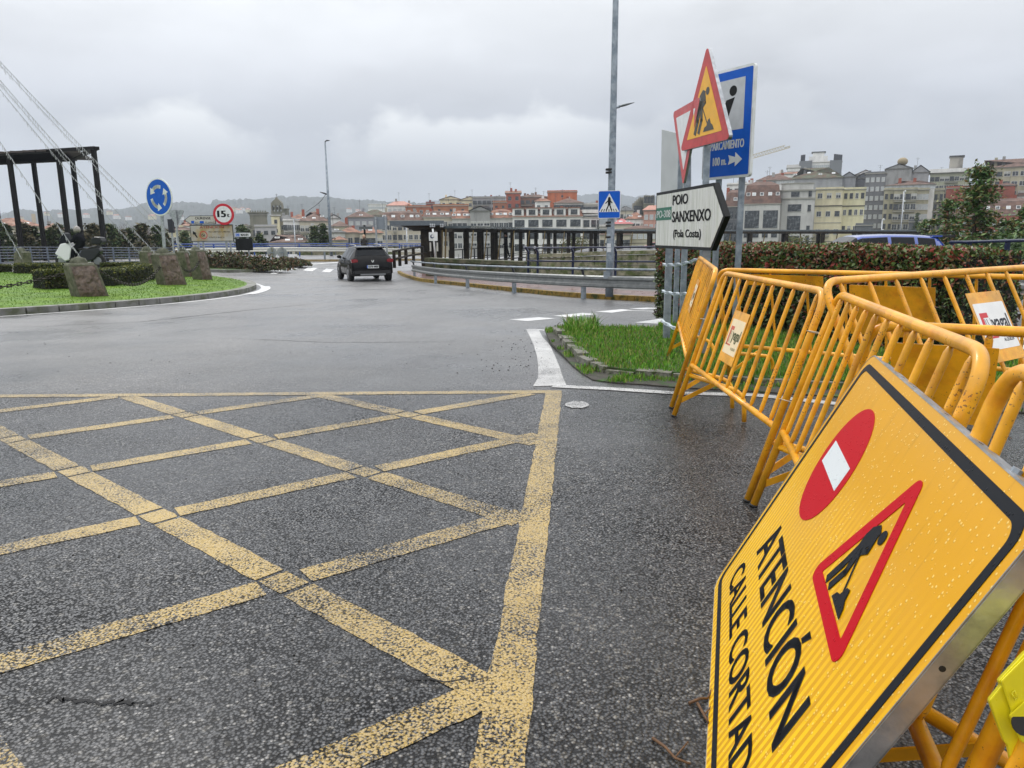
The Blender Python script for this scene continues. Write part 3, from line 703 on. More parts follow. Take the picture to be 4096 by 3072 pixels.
# =================== sign poles near the hedge ===================
def frame_at(origin, yaw, tilt=0., roll=0.):
    """x along the sign face, y up, z out of the face (towards -Y when yaw = 0)"""
    m_ = Matrix.Rotation(yaw, 3, 'Z') @ Matrix(((1, 0, 0), (0, 0, -1), (0, 1, 0)))
    m_ = m_ @ Matrix.Rotation(roll, 3, 'Z') @ Matrix.Rotation(tilt, 3, 'X')
    q = m_.to_4x4(); q.translation = Vector(origin); return q
def pole(name, label, cat, base, top, w, mat=GALVD, dpt=None):
    t = thing(name, label, cat, base); b = MB(); dpt = dpt or w*.55
    b.beam(base, top, w, dpt, mat, up=(0, 1, 0)); b.build('post', t); return t
# yaw of the face of the white arrow board: its right end is nearer to the camera
A0 = P(2620, 991, 10.0); A1 = P(2845, 991, 8.05)
yw = math.atan2(A1.y-A0.y, A1.x-A0.x)
lb0 = A0
bt = thing('direction_sign', 'white arrow board with black edge reading POIO SANXENXO, pointing right', 'sign', (lb0.x, lb0.y, 0))
hL = (P(2618, 772, 10.0)-P(2620, 991, 10.0)).z
X = frame_at(lb0, yw)
Wr = (A1-A0).to_2d().length; Wb = Wr*1.17
out = [(0, 0), (Wr, 0), (Wb, hL*.5), (Wr, hL), (0, hL)]
def inset(o, k): return [(k, k), (Wr-k*.45, k), (Wb-k*1.35, hL*.5), (Wr-k*.45, hL-k), (k, hL-k)]
b = MB(); b.prism(out, -.06, 0, BLK, X); b.build('frame', bt)
b = MB(); b.prism(inset(out, .035), .001, .004, M('dirty_white', (.60, .61, .58), .4, var=.12, vs=3, col2=(.50, .52, .46), stretch=(6, 6, .6)), X); b.build('panel', bt)
b = MB(); b.prism([(.036, hL*.50), (.036, hL*.72), (.325*Wr/1., hL*.72), (.325*Wr, hL*.50)], .0045, .007, GRN, X); gp = b.build('road_number_plate', bt)
b = MB(); text(b, 'PO-308', .036+.03, hL*.545, hL*.125, .325*Wr-.036-.055, .0085, WHT, X, .004); b.build('lettering', gp)
b = MB(); text(b, 'POIO', .345*Wr, hL*.745, hL*.16, .27*Wr, .0075, BLK, X, .006); b.build('lettering', bt)
b = MB(); text(b, 'SANXENXO', .345*Wr, hL*.455, hL*.175, .635*Wr, .0075, BLK, X, .006); b.build('lettering', bt)
b = MB(); text(b, '(Pola Costa)', .375*Wr, hL*.20, hL*.125, .47*Wr, .0075, BLK, X, .004); b.build('lettering', bt)
for fx in (.24*.6, .80):
    D = X @ Vector((Wr*fx, 0, -.10)); b = MB(); b.beam((D.x, D.y, .1), (D.x, D.y, D.z+hL*.9), .085, .05, GALVD, up=(0, 1, 0)); b.build('post', bt)
# tape remnants on its posts
TAPE = M('torn_tape', (.55, .62, .66), .3, var=.3, vs=20, bump=.8, bs=30)
pa = X @ Vector((Wr*.144, -.22, -.02)); pb = X @ Vector((Wr*.80, -.10, -.02))
for dz_, dr in ((0, 0), (-.34, -.03), (-.72, -.13)):
    b = MB(); n = 14
    for k in range(3):
        pts = [pa.lerp(pb, i/n)+Vector((0, -.06, dz_+dr*i/n-.03*math.sin(math.pi*i/n)+.012*k+.008*math.sin(i*2.1+k))) for i in range(n+1)]
        b.tube(pts, .02, TAPE, 6, flat=.25)
    tag(b.build('barrier_tape'), ['torn white tape tied high between the arrow board posts', 'torn white tape tied at mid height between the arrow board posts', 'torn white tape sagging low between the arrow board posts'][[0, -.34, -.72].index(dz_)], 'tape')
# roadworks triangle (yellow, red border)
def tri_sign(label, c, yaw, s, up, face, border, symbol, base, postw=.08, tilt=0, thick=.03, roll=0):
    t = thing('triangular_sign', label, 'sign', base); Xt = frame_at(c, yaw, tilt, roll)
    b = MB(); b.prism(rtri(0, 0, s, .045, up), -thick, 0, GALV, Xt); b.build('back_plate', t)
    b = MB(); b.prism(rtri(0, 0, s-.008, .043, up), .0005, .003, border, Xt); b.build('border', t)
    b = MB(); b.prism(rtri(0, 0, s*.70, .012, up), .0035, .006, face, Xt); b.build('panel', t)
    if symbol:
        b = MB(); worker(b, -s*.20, -s*.17, s*.40, .0065, .0085, M('faded_black', (.06, .06, .055), .5), Xt); b.build('road_works_symbol', t)
    b = MB(); cc = Xt @ Vector((0, 0, -.055)); b.beam((cc.x, cc.y, base[2]), (cc.x, cc.y, c[2]+s*.25), postw, .045, GALVD, up=(0, 1, 0)); b.build('post', t)
    return t
tri_sign('tall yellow road works triangle with red border on the leaning signpost', P(2819, 450, 10.3), rad(-78), 1.44, True, YELO, REDO, True, (P(2812, 1050, 10.3).x, 10.3, .0), thick=.05)
tri_sign('red bordered give way triangle seen edge on behind the road works triangle', P(2740, 530, 11.0), rad(-86), 1.28, False, M('weathered_white', (.66, .68, .68), .4, var=.1), REDO, False, (P(2748, 1000, 11.0).x, 11.0, .0))
# plain back of a rectangular board at the left
t = thing('rectangular_sign', 'blank pale grey board turned away, left of the red triangle', 'sign', (P(2690, 1000, 11.6).x, 11.6, 0))
b = MB(); q = [P(2647, 518, 12.2), P(2760, 545, 11.4), P(2760, 790, 11.4), P(2642, 800, 12.2)]
nrm = (q[1]-q[0]).cross(q[3]-q[0]).normalized()*.02; n_ = 4
b.v = q+[a+nrm for a in q]; mt = M('pale_back_panel', (.50, .52, .52), .4, .3, var=.08, vs=2)
for f_ in ((0,1,2,3),(7,6,5,4),(0,4,5,1),(1,5,6,2),(2,6,7,3),(3,7,4,0)): b.face(f_, mt)
b.build('panel', t)
b = MB(); q = P(2724, 600, 11.55); b.beam((q.x, q.y, 0), (q.x, q.y, P(2720, 545, 11.55).z), .07, .05, GALVD, up=(0, 1, 0)); b.build('post', t)
# blue APARCAMIENTO board
B0, B1 = P(2806, 723, 11.5), P(2998, 711, 10.7)
yb_ = math.atan2(B1.y-B0.y, B1.x-B0.x)
bw_ = (B1-B0).to_2d().length; Xq = B0; bh_ = P(2806, 300, 11.5).z-Xq.z
Xq_ = frame_at(Xq, yb_)
t = thing('parking_sign', 'large blue board with white edge, information symbol and APARCAMIENTO 100 m arrow', 'sign', (Xq.x+bw_*.5, Xq.y, 0))
b = MB(); b.prism(rrect(0, 0, bw_, bh_, .05), -.05, 0, WHT, Xq_); b.build('frame', t)
b = MB(); b.prism(rrect(.028, .035, bw_-.028, bh_-.035, .02), .001, .003, BLU, Xq_); b.build('panel', t)
b = MB(); b.prism([(bw_*.18, bh_*.44), (bw_*.83, bh_*.44), (bw_*.83, bh_*.90), (bw_*.18, bh_*.90)], .0035, .005, M('white_square', (.50, .52, .54), .4, var=.08), Xq_); b.build('symbol_panel', t)
b = MB(); b.disc((bw_*.60, bh_*.795), bw_*.075, .0055, .007, BLK, 20, Xq_); b.prism([(bw_*.30, bh_*.49), (bw_*.47, bh_*.49), (bw_*.64, bh_*.735), (bw_*.47, bh_*.72)], .0055, .007, BLK, Xq_); b.build('information_symbol', t)
b = MB(); text(b, 'APARCAMIENTO', bw_*.10, bh_*.275, bh_*.075, bw_*.76, .004, WHT, Xq_, .004); b.build('lettering', t)
b = MB(); text(b, '100 m.', bw_*.24, bh_*.13, bh_*.075, bw_*.28, .004, WHT, Xq_, .004); b.build('lettering', t)
b = MB(); aw = bw_; b.prism([(aw*.56, bh_*.125), (aw*.70, bh_*.148), (aw*.70, bh_*.105), (aw*.84, bh_*.165), (aw*.70, bh_*.235), (aw*.70, bh_*.19), (aw*.56, bh_*.215), (aw*.585, bh_*.17)], .0035, .006, WHT, Xq_); b.build('arrow', t)
for f_ in (.30, .78):
    q = Xq_ @ Vector((bw_*f_, 0, -.075)); b = MB(); b.beam((q.x, q.y, 0), (q.x, q.y, Xq.z+bh_*.9), .08, .045, GALVD, up=(0, 1, 0)); b.build('post', t)
# =================== hedge ===================
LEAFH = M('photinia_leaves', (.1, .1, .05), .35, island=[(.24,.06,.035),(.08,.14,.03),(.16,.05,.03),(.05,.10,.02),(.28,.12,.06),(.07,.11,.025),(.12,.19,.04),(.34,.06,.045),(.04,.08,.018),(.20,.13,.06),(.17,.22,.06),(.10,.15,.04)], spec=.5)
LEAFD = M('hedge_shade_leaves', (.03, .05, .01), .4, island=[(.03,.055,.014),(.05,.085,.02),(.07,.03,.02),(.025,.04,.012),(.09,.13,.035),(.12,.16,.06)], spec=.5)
TWD = M('dark_branches', (.03, .02, .015), .8)
def leafquad(b, p, s, mi, rnd, nrm=None, ar=.5):
    n = Vector((rnd.gauss(0, 1), rnd.gauss(0, 1), rnd.gauss(0, 1)+.4))
    if nrm is not None: n = n*.55+nrm*1.0
    n.normalize(); a = n.orthogonal().normalized(); a = Matrix.Rotation(rnd.uniform(0, 6.28), 3, n) @ a; c = n.cross(a)
    o = len(b.v); b.v += [p-a*s, p-c*s*ar+n*s*.1, p+a*s, p+c*s*ar+n*s*.1]; b.f.append((o, o+1, o+2, o+3)); b.m.append(mi); b.sm.append(False)
def hedge(name, label, p, q, wd, ht, n, s, m1, m2, split, rnd, z0=0., bot=0., roundness=.15):
    p, q = Vector(p), Vector(q); d = (q-p); Ln = d.length; d.normalize(); nn = Vector((-d.y, d.x))
    root = thing(name, label, 'hedge', (p.x, p.y, z0))
    b = MB(); m1i, m2i = b.mi(m1), b.mi(m2)
    for k in range(n):
        f = rnd.random(); u = rnd.random(); sd = rnd.random()
        if sd < .36: t, w_, z = u*Ln, rnd.uniform(-1, 1)*wd/2, ht
        elif sd < .9: t, w_, z = u*Ln, (-wd/2 if rnd.random() < .8 else wd/2), rnd.uniform(bot, ht)
        else: t, w_, z = (0 if rnd.random() < .5 else Ln), rnd.uniform(-wd/2, wd/2), rnd.uniform(bot, ht)
        nz = noise.noise(Vector((t*1.3, w_*1.3+z*1.5, 5.)))*.16; dep = rnd.random()**2*.16
        cx = d.x*(t-Ln/2)/Ln; 
        P3 = Vector((p.x+d.x*t+nn.x*w_*(1-dep+nz), p.y+d.y*t+nn.y*w_*(1-dep+nz), z0+(z*(1-(dep*.5 if z > .8*ht else 0))+nz*.5)))
        top = (z-z0)/ht
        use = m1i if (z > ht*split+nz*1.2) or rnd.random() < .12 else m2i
        leafquad(b, P3, s*rnd.uniform(.6, 1.3), use, rnd)
    b.build('foliage', root)
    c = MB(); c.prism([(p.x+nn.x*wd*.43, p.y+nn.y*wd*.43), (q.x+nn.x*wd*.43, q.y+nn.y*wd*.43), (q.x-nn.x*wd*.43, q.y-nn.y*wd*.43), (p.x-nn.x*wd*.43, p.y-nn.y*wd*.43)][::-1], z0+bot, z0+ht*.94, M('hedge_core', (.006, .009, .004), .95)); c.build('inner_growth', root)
    return root
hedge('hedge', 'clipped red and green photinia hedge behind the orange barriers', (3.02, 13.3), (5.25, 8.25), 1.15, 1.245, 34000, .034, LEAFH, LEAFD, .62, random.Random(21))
# =================== kerb, pavement, guardrail on the right ===================
KY = M('mossy_yellow_kerb', (.27, .17, .025), .7, var=.35, vs=5, col2=(.05, .07, .012), c2lo=.5, c2hi=.64, bump=.5, bs=20)
kpx = [(1590,1092),(1605,1103),(1640,1115),(1681,1126),(1818,1141),(1963,1157),(2115,1173),(2198,1182),(2339,1193),(2480,1201),(2636,1209),(2900,1225),(3300,1240)]
kpts = [G(*k).to_2d() for k in kpx]
# back edge of the pavement, roughly parallel
def offs(pts, d):
    out = []
    for i, p in enumerate(pts):
        t = (pts[min(i+1, len(pts)-1)]-pts[max(i-1, 0)]).normalized(); out.append(p+Vector((-t.y, t.x))*d)
    return out
fine = [Vector((v.x, v.y)) for v in smoothline([(p.x, p.y, 0) for p in kpts], 5)]
b = MB()
def band(b, A, B, dz, mat):
    o = len(b.v)
    for p, q in zip(A, B): b.v += [Vector((p.x, p.y, gz(p.x, p.y)+dz)), Vector((q.x, q.y, gz(p.x, p.y)+dz))]
    for i in range(len(A)-1): b.face((o+2*i, o+2*i+2, o+2*i+3, o+2*i+1), mat)
def kerbrow(line, w, h, mat, name, ln=1.0, sgn=1, joint=.02):
    b = MB(); acc = 0
    tot = [];
    for a, c in zip(line, line[1:]):
        n = max(1, round((c-a).length/ln))
        for k in range(n): tot.append((a.lerp(c, k/n), a.lerp(c, (k+1)/n)))
    for a, c in tot:
        t = (c-a).normalized(); off = Vector((-t.y, t.x))*w/2*sgn; g_ = t*joint/2
        za = gz(a.x, a.y); zc = gz(c.x, c.y)
        b.beam((a.x+off.x+g_.x, a.y+off.y+g_.y, za+h/2-.02), (c.x+off.x-g_.x, c.y+off.y-g_.y, zc+h/2-.02), w, h+.04, mat)
    return tag(b.build(name), kind='structure')
kerbrow(fine, .16, .13, KY, 'yellow_kerb')
PAVE = M('red_pavement', (.26, .15, .14), .3, var=.18, vs=1.2, bump=.3, bs=8, coat=.4, col2=(.17, .12, .115))
GREYP = M('grey_pavement', (.13, .125, .12), .35, var=.2, vs=1.5, coat=.3)
A_l = offs(fine, .15); 
b = MB(); band(b, A_l, offs(fine, 2.1), .11, PAVE); band(b, offs(fine, 2.1), offs(fine, 7.5), .105, GREYP); tag(b.build('pavement'), kind='structure')
# guardrail
def guardrail(label, base, H=.72, mat=GUARD, pipe=True, curl=True, postmat=GALVD, ends=None, beamh=.31, postn=None):
    base = [Vector(p) for p in base]; root = thing('guardrail', label, 'guardrail', base[0])
    prof = [(0, .0), (.045, .03), (.045, .085), (0, .125), (0, .185), (.045, .225), (.045, .28), (0, .31)]
    fl_ = smoothline(base, 5); b = MB(); n = len(prof)
    for i, p in enumerate(fl_):
        t = (fl_[min(i+1, len(fl_)-1)]-fl_[max(i-1, 0)]).normalized(); s = Vector((t.y, -t.x, 0)).normalized()
        for a, z in prof: b.v.append(p+s*(.09+a)+Vector((0, 0, H-.33+z)))
        for a, z in prof: b.v.append(p+s*(.087+a)+Vector((0, 0, H-.33+z)))
    for i in range(len(fl_)-1):
        for k in range(n-1):
            a = i*2*n+k; b.face((a, a+2*n, a+2*n+1, a+1), mat, False); a += n; b.face((a+1, a+2*n+1, a+2*n, a), mat, False)
    b.build('beam', root)
    for i, p in enumerate(base[:-1] if ends else base):
        j = min(i+1, len(base)-1); t = (base[j]-base[i-1 if i else 0]).normalized(); s = Vector((t.y, -t.x, 0)).normalized()
        b = MB(); b.beam(p-Vector((0, 0, .1)), p+Vector((0, 0, H-.12)), .1, .1, postmat, up=(t.x, t.y, .001))
        if pipe:
            pts = smoothline([p+Vector((0, 0, H-.2)), p+Vector((0, 0, H+.05))+s*.03, p+Vector((0, 0, H+.16))+s*.10, p+Vector((0, 0, H+.17))+s*.17], 4); b.tube(pts, .035, STEELD, 8)
        b.build('post', root)
    if pipe:
        pts = []
        for i, p in enumerate(base):
            j = min(i+1, len(base)-1); t = (base[j]-base[i-1 if i else 0]).normalized(); s = Vector((t.y, -t.x, 0)).normalized(); pts.append(p+Vector((0, 0, H+.15))+s*.16)
        b = MB(); b.tube(smoothline(pts, 4), .028, GALVD, 8); b.build('hand_rail', root)
    return root
gb = [(1658,1106),(1742,1124),(1870,1141),(2057,1160),(2334,1181),(2640,1196),(3000,1212),(3400,1226)]
guardrail('grey guardrail with pipe handrail curving along the yellow kerb', [G(x, y, .11) for x, y in gb], H=.56)
# tall lamp post carrying the pedestrian crossing sign
lp = G(2437, 1186, .11); sx_ = px(lp.y)
t = thing('street_lamp', 'tall grey lamp post rising out of frame beside the guardrail, one small arm', 'street lamp', lp)
top = P(2440, -420, lp.y); b = MB(); n = 10
b.tube([lp+(Vector((lp.x+.05, lp.y, top.z))-lp)*(k/n) for k in range(n+1)], [.105-.045*k/n for k in range(n+1)], GALVD, 14); b.build('pole', t)
a0 = P(2448, 434, lp.y); a1 = P(2480, 425, lp.y); a2 = P(2537, 410, lp.y)
b = MB(); b.tube([a0, a1], .035, GALVD, 8); b.build('arm', t)
b = MB(); b.tube([a1, a1.lerp(a2, .15), a1.lerp(a2, .5), a2], [.05, .085, .075, .02], M('lamp_housing', (.18, .2, .21), .4, .4), 10, flat=.35); b.build('lamp_head', t)
for yy in (678, 690, 890, 903, 948):
    q = P(2438, yy, lp.y); b = MB(); b.tube([q-Vector((0, 0, .025)), q+Vector((0, 0, .025))], .1, RUB, 12); b.build('strap', t)
STK = M('paper_sticker', (.6, .62, .64), .6)
for yy, hh in ((982, 14), (1000, 12)):
    b = MB(); q0 = P(2436, yy, lp.y-.115); b.box((q0.x-.05, q0.y-.004, q0.z-.05), (q0.x+.05, q0.y, q0.z+.05), STK); b.build('sticker', t)
b = MB(); q0 = P(2420, 1100, lp.y-.12); b.box((q0.x-.04, q0.y-.08, q0.z-.09), (q0.x+.12, q0.y, q0.z+.09), GALVD); b.build('clamp', t)
# crossing sign
q = P(2437, 818, lp.y-.16); w_ = 66*px(lp.y)
Xc = frame_at(q, rad(-14)); t = thing('crossing_sign', 'square blue pedestrian crossing sign clamped to the tall lamp post', 'sign', (q.x, q.y, gz(q.x, q.y)))
w_ = .56; h_ = .68
b = MB(); b.prism(rrect(-w_/2, -h_/2, w_/2, h_/2, .04), -.03, 0, WHT, Xc); b.build('frame', t)
b = MB(); b.prism(rrect(-w_/2+.014, -h_/2+.014, w_/2-.014, h_/2-.014, .03), .001, .003, BLU, Xc); b.build('panel', t)
b = MB(); b.prism([(-w_*.46, -h_*.27), (w_*.46, -h_*.27), (0, h_*.40)], .0035, .005, WHT, Xc); b.build('white_triangle', t)
b = MB(); b.disc((0.0, h_*.235), .028, .0055, .007, BLK, 12, Xc)
for pl_, ww in (([(0, .13), (0, 0)], .07), ([(-.01, .11), (-.09, .03)], .025), ([(.01, .11), (.07, .04)], .025), ([(-.01, 0), (-.07, -.14)], .03), ([(.01, 0), (.06, -.14)], .03)): b.stroke(pl_, ww, .0055, .0075, BLK, Xc)
for k in range(7): x = -.20+k*.065; b.stroke([(x, -.17), (x*.86, -.115)], .018, .0055, .0078, BLK, Xc)
b.build('walking_figure', t)
# =================== blue railings in front of the stone wall ===================
def railing(name, label, base, H, rails, mat, pr=.025, pw=.06, curl=False, bars=0, postmat=None, every=1, grp=None):
    base = [Vector(p) for p in base]; root = thing(name, label, 'railing', base[0], grp)
    for p, nx_ in zip(base, base[1:]+[base[-1]*2-base[-2]]):
        t = (nx_-p).normalized(); s = Vector((t.y, -t.x, 0)).normalized(); b = MB()
        if curl: b.tube(smoothline([p, p+Vector((0, 0, H*.75))-s*.02, p+Vector((0, 0, H*.88))+s*.02, p+Vector((0, 0, H))+s*.14], 4), pw, postmat or mat, 8, flat=.5)
        else: b.beam(p, p+Vector((0, 0, H)), pw, pw, postmat or mat, up=(t.x, t.y, .001))
        b.build('post', root)
    for z in rails:
        b = MB(); pts = []
        for p, nx_ in zip(base, base[1:]+[base[-1]*2-base[-2]]):
            t = (nx_-p).normalized(); s = Vector((t.y, -t.x, 0)).normalized(); pts.append(p+Vector((0, 0, z*H))+s*(.13 if curl and z > .9 else .03))
        b.tube(pts, pr, mat, 8); b.build('rail', root)
    if bars:
        b = MB()
        for p, q_ in zip(base, base[1:]):
            n = max(2, int((q_-p).length/bars))
            for k in range(1, n): c = p.lerp(q_, k/n); b.beam(c+Vector((0, 0, H*.12)), c+Vector((0, 0, H*.8)), .02, .02, mat, up=(0, 1, .001))
        b.build('baluster', root)
    return root
railing('railing', 'dark blue pipe railing with curved posts on the pavement behind the lamp post', [P(2112, 1112, 26.5), P(2150, 1116, 26), P(2290, 1120, 25), P(2460, 1124, 24), P(2628, 1128, 23), P(2800, 1130, 22), P(3000, 1130, 21)], 1.08, (.98, .57, .33, .09), STEELB, .03, .085, True)
# stone wall of the promenade: courses of blocks
def stone_wall(label, pts, H, mat, cap=.16, th=.5, ln=1.1, course=.3, name='stone_wall'):
    pts = [Vector(p) for p in pts]; root = thing(name, label, 'wall', pts[0]); rnd = random.Random(len(pts)*7); b = MB()
    for a, c in zip(pts, pts[1:]):
        n = max(1, round((c-a).length/ln)); rows = max(1, round((H-cap)/course))
        for r_ in range(rows):
            o_ = .5*(r_ % 2)
            for k in range(n+1):
                f0 = max(0, (k-o_)/n); f1 = min(1, (k+1-o_)/n-.03/ (c-a).length)
                if f1 <= f0: continue
                j = rnd.uniform(-.03, .03); z = r_*(H-cap)/rows; h2 = (H-cap)/rows-.02
                p0 = a.lerp(c, f0); p1 = a.lerp(c, f1); b.beam((p0.x, p0.y+j, p0.z+z+h2/2), (p1.x, p1.y+j, p1.z+z+h2/2), th, h2, mat)
    b.build('courses', root); b = MB()
    for a, c in zip(pts, pts[1:]):
        n = max(1, round((c-a).length/1.6))
        for k in range(n):
            p0 = a.lerp(c, k/n); p1 = a.lerp(c, (k+1)/n-.02/(c-a).length); j = rnd.uniform(-.02, .02); b.beam((p0.x, p0.y, p0.z+H-cap/2+j), (p1.x, p1.y, p1.z+H-cap/2+j), th+.14, cap, mat)
    b.build('coping', root); return root
def wallpts(lst): # (x, ytop, D, H) -> base points
    out = []
    for x, yt, D, H_ in lst: q = P(x, yt, D); q.z -= H_; out.append(q)
    return out
stone_wall('low mossy stone wall running back from the timber column', wallpts([(1714,1030,36,1.3),(1850,1036,35,1.3),(1980,1042,34,1.3),(2112,1048,33,1.3)]), 1.3, M('dark_mossy_stone', (.09, .085, .05), .8, var=.4, vs=2.5, bump=.6, bs=6, col2=(.03, .045, .012), c2lo=.44, c2hi=.6, bd=.05))
stone_wall('taller mossy stone block wall behind the blue railing', wallpts([(2116,1018,36,2.),(2300,1012,35,2.),(2480,1004,34,2.),(2640,1000,33,2.),(3300,1000,31,2.)]), 2.0, STONE, ln=1.5, course=.42)
# =================== timber gallery along the river ===================
gl = thing('covered_walkway', 'long dark timber walkway with thin slate roof along the river', 'walkway', (P(1779, 1030, 62).x, 62, gz(0, 62)))
SLATE = M('wet_slate', (.10, .12, .13), .25, var=.2, vs=1.5, coat=.3)
gp = [(1779,905,46),(1890,908,52),(2000,911,58),(2110,914,63),(2250,917,68),(2400,919,72),(2620,920,74),(3000,920,74),(3500,920,72),(3760,920,70)]
gz_ = lambda x, y: P(x, y, 60)
tops = [P(x, y, D) for x, y, D in gp]
b = MB()
for a, c in zip(tops, tops[1:]): b.beam(a+Vector((0, .8, -.05)), c+Vector((0, .8, -.05)), 3.2, .14, SLATE)
b.build('roof', gl); b = MB()
for a, c in zip(tops, tops[1:]): b.beam(a+Vector((0, -.75, -.24)), c+Vector((0, -.75, -.24)), .16, .22, WOODB); b.beam(a+Vector((0, 2.3, -.24)), c+Vector((0, 2.3, -.24)), .16, .22, WOODB)
b.build('fascia_beam', gl)
def along(pts, ds):
    out = []; rem = 0; i = 0; seg = 0
    tot = [0]
    for a, c in zip(pts, pts[1:]): tot.append(tot[-1]+(c-a).length)
    for s in ds:
        k = max(j for j in range(len(tot)) if tot[j] <= s); k = min(k, len(pts)-2); out.append(pts[k].lerp(pts[k+1], (s-tot[k])/(tot[k+1]-tot[k])))
    return out, tot[-1]
_, totl = along(tops, [0]); 
STRAP = M('yellow_strap', (.35, .24, .04), .6, var=.3, vs=10)
ps, _ = along(tops, [1.5+k*3.3 for k in range(int(totl/3.3))])
for i, q in enumerate(ps):
    big = (i % 2 == 0) if q.y < 75 else True
    zb = -2.3
    b = MB(); b.beam((q.x, q.y-.6, zb), (q.x, q.y-.6, q.z-.2), .30, .30, WOODB, up=(0, 1, .001)); b.build('column', gl)
    b = MB(); b.beam((q.x+.7, q.y+2.2, zb), (q.x+.7, q.y+2.2, q.z-.2), .3, .3, WOODB, up=(0, 1, .001)); b.build('column', gl)
    b = MB(); b.beam((q.x+1.0, q.y-.7, zb+1), (q.x+1.35, q.y-.7, q.z-.25), .07, .07, M('tie_rod', (.16, .11, .03), .6), up=(0, 1, .001)); b.build('brace', gl)
    if i < 9:
        b = MB(); b.box((q.x-.2, q.y-.8, -1.15), (q.x+.2, q.y-.42, -.75), STRAP); b.build('padding', gl)
bp_ = [Vector((q.x, q.y-1.1, -1.75+.0*q.y)) for q in tops]; 
railing('walkway_railing', 'dark low balustrade running along the timber walkway columns', [p for p in along([Vector((q.x, q.y-1.2, -1.5)) for q in tops], [k*4. for k in range(int(totl/4))])[0]], 1.15, (.98, .7, .45, .2), WOODB, .045, .12)
railing('river_railing', 'thin dark metal balustrade on the river side of the timber walkway', [p for p in along([Vector((q.x, q.y+2.9, -1.0)) for q in tops], [k*3. for k in range(int(totl/3))])[0]], 1.5, (.98, .6, .5, .12), STEELD, .03, .07, bars=.9)
# entrance canopy with heavy column
cn = thing('entrance_canopy', 'heavy dark canopy and broad timber column at the near end of the walkway', 'canopy', (P(1705, 1050, 40).x, 40, -.8))
EDGE = M('steel_edge', (.13, .15, .17), .35, .4, var=.15)
c0, c1, c2, c3 = P(1558, 884, 40), P(1775, 884, 40), P(1775, 880, 47), P(1600, 880, 47)
b = MB(); zt = c0.z
b.prism([(c0.x, c0.y), (c1.x, c1.y), (c2.x, c2.y+1), (c3.x-.3, c3.y+1)], zt-.24, zt, EDGE); b.build('roof_edge', cn)
b = MB(); zu = P(1600, 918, 40).z
o_ = [(c0.x+.5, c0.y+.4), (c1.x-.1, c1.y+.2), (c2.x-.1, c2.y+.6), (c3.x+.3, c3.y+.6)]; i_ = [(P(1650, 900, 40).x, c0.y+1.), (c1.x-.1, c1.y+.5), (c2.x-.3, c2.y), (c3.x+.8, c3.y)]
b.v = [Vector((x, y, zt-.24)) for x, y in o_]+[Vector((x, y, zu-.05)) for x, y in i_]
for f_ in ((0,3,2,1),(4,5,6,7),(0,1,5,4),(1,2,6,5),(2,3,7,6),(3,0,4,7)): b.face(f_, WOODB)
b.build('soffit', cn)
for xa, xb, dd in ((1686, 1722, 41), (1726, 1742, 41.4), (1748, 1766, 42)):
    l_, r__ = P(xa, 1052, dd), P(xb, 1052, dd); b = MB(); b.box((l_.x, dd, -1.3), (r__.x, dd+.6, zu), WOODB); b.build('column', cn)
b = MB(); q0 = P(1690, 1010, 40.6); q1 = P(1724, 1054, 40.6); b.box((q0.x, 40.4, q1.z-.3), (q1.x, 40.9, q0.z), WOODB); b.build('plinth', cn)
b = MB(); PALE = M('pale_strip', (.5, .5, .46), .6)
for xx in (1721, 1749): q0 = P(xx, 970, 40.3); q1 = P(xx, 1005, 40.3); b.box((q0.x-.04, q0.y, q1.z), (q0.x+.04, q0.y+.05, q0.z), PALE)
b.build('edge_strip', cn)
for i in range(2):
    q = P(1762+i*14, 1035, 42.5); b = MB(); b.beam((q.x, q.y, -1.2), (q.x+.15, q.y, zu), .08, .08, M('tie_rod', (.16, .11, .03), .6), up=(0, 1, .001)); b.build('brace', cn)
for yy in (899, 906):
    b = MB()
    for xx in (1722, 1729, 1737, 1763, 1771): b.ball(P(xx, yy, 39.96), .055, GALV, 8, (1, .5, 1))
    b.build('bolt', cn)
t = thing('small_notice_sign', 'small white sign with blue round symbol leaning on the timber column', 'sign', G(1740, 1050))
b = MB(); q0, q1 = P(1741, 1030, 39), P(1731, 915, 39); b.tube([q0, q1], .045, WHT, 8); b.build('post', t)
b = MB(); Xn = frame_at(P(1733, 946, 38.9), 0.1); b.prism(rrect(-.11*2, -.22, .11*2, .22, .02), -.02, 0, WHT, Xn); b.build('panel', t)
b = MB(); b.disc((-.06, .0), .10, .001, .004, M('washed_navy', (.05, .07, .14), .5), 18, Xn); b.disc((-.03, .02), .06, .0045, .006, WHT, 12, Xn); b.build('symbol', t)
b = MB(); cf = [P(1578, 1072, 34), P(1600, 1064, 35.5), P(1625, 1057, 37), P(1655, 1050, 38.5), P(1690, 1044, 40)]
railing('timber_fence', 'low curved black timber fence between the car and the walkway', [Vector((p.x, p.y, p.z)) for p in cf], .78, (.95, .5), WOODB, .05, .13)
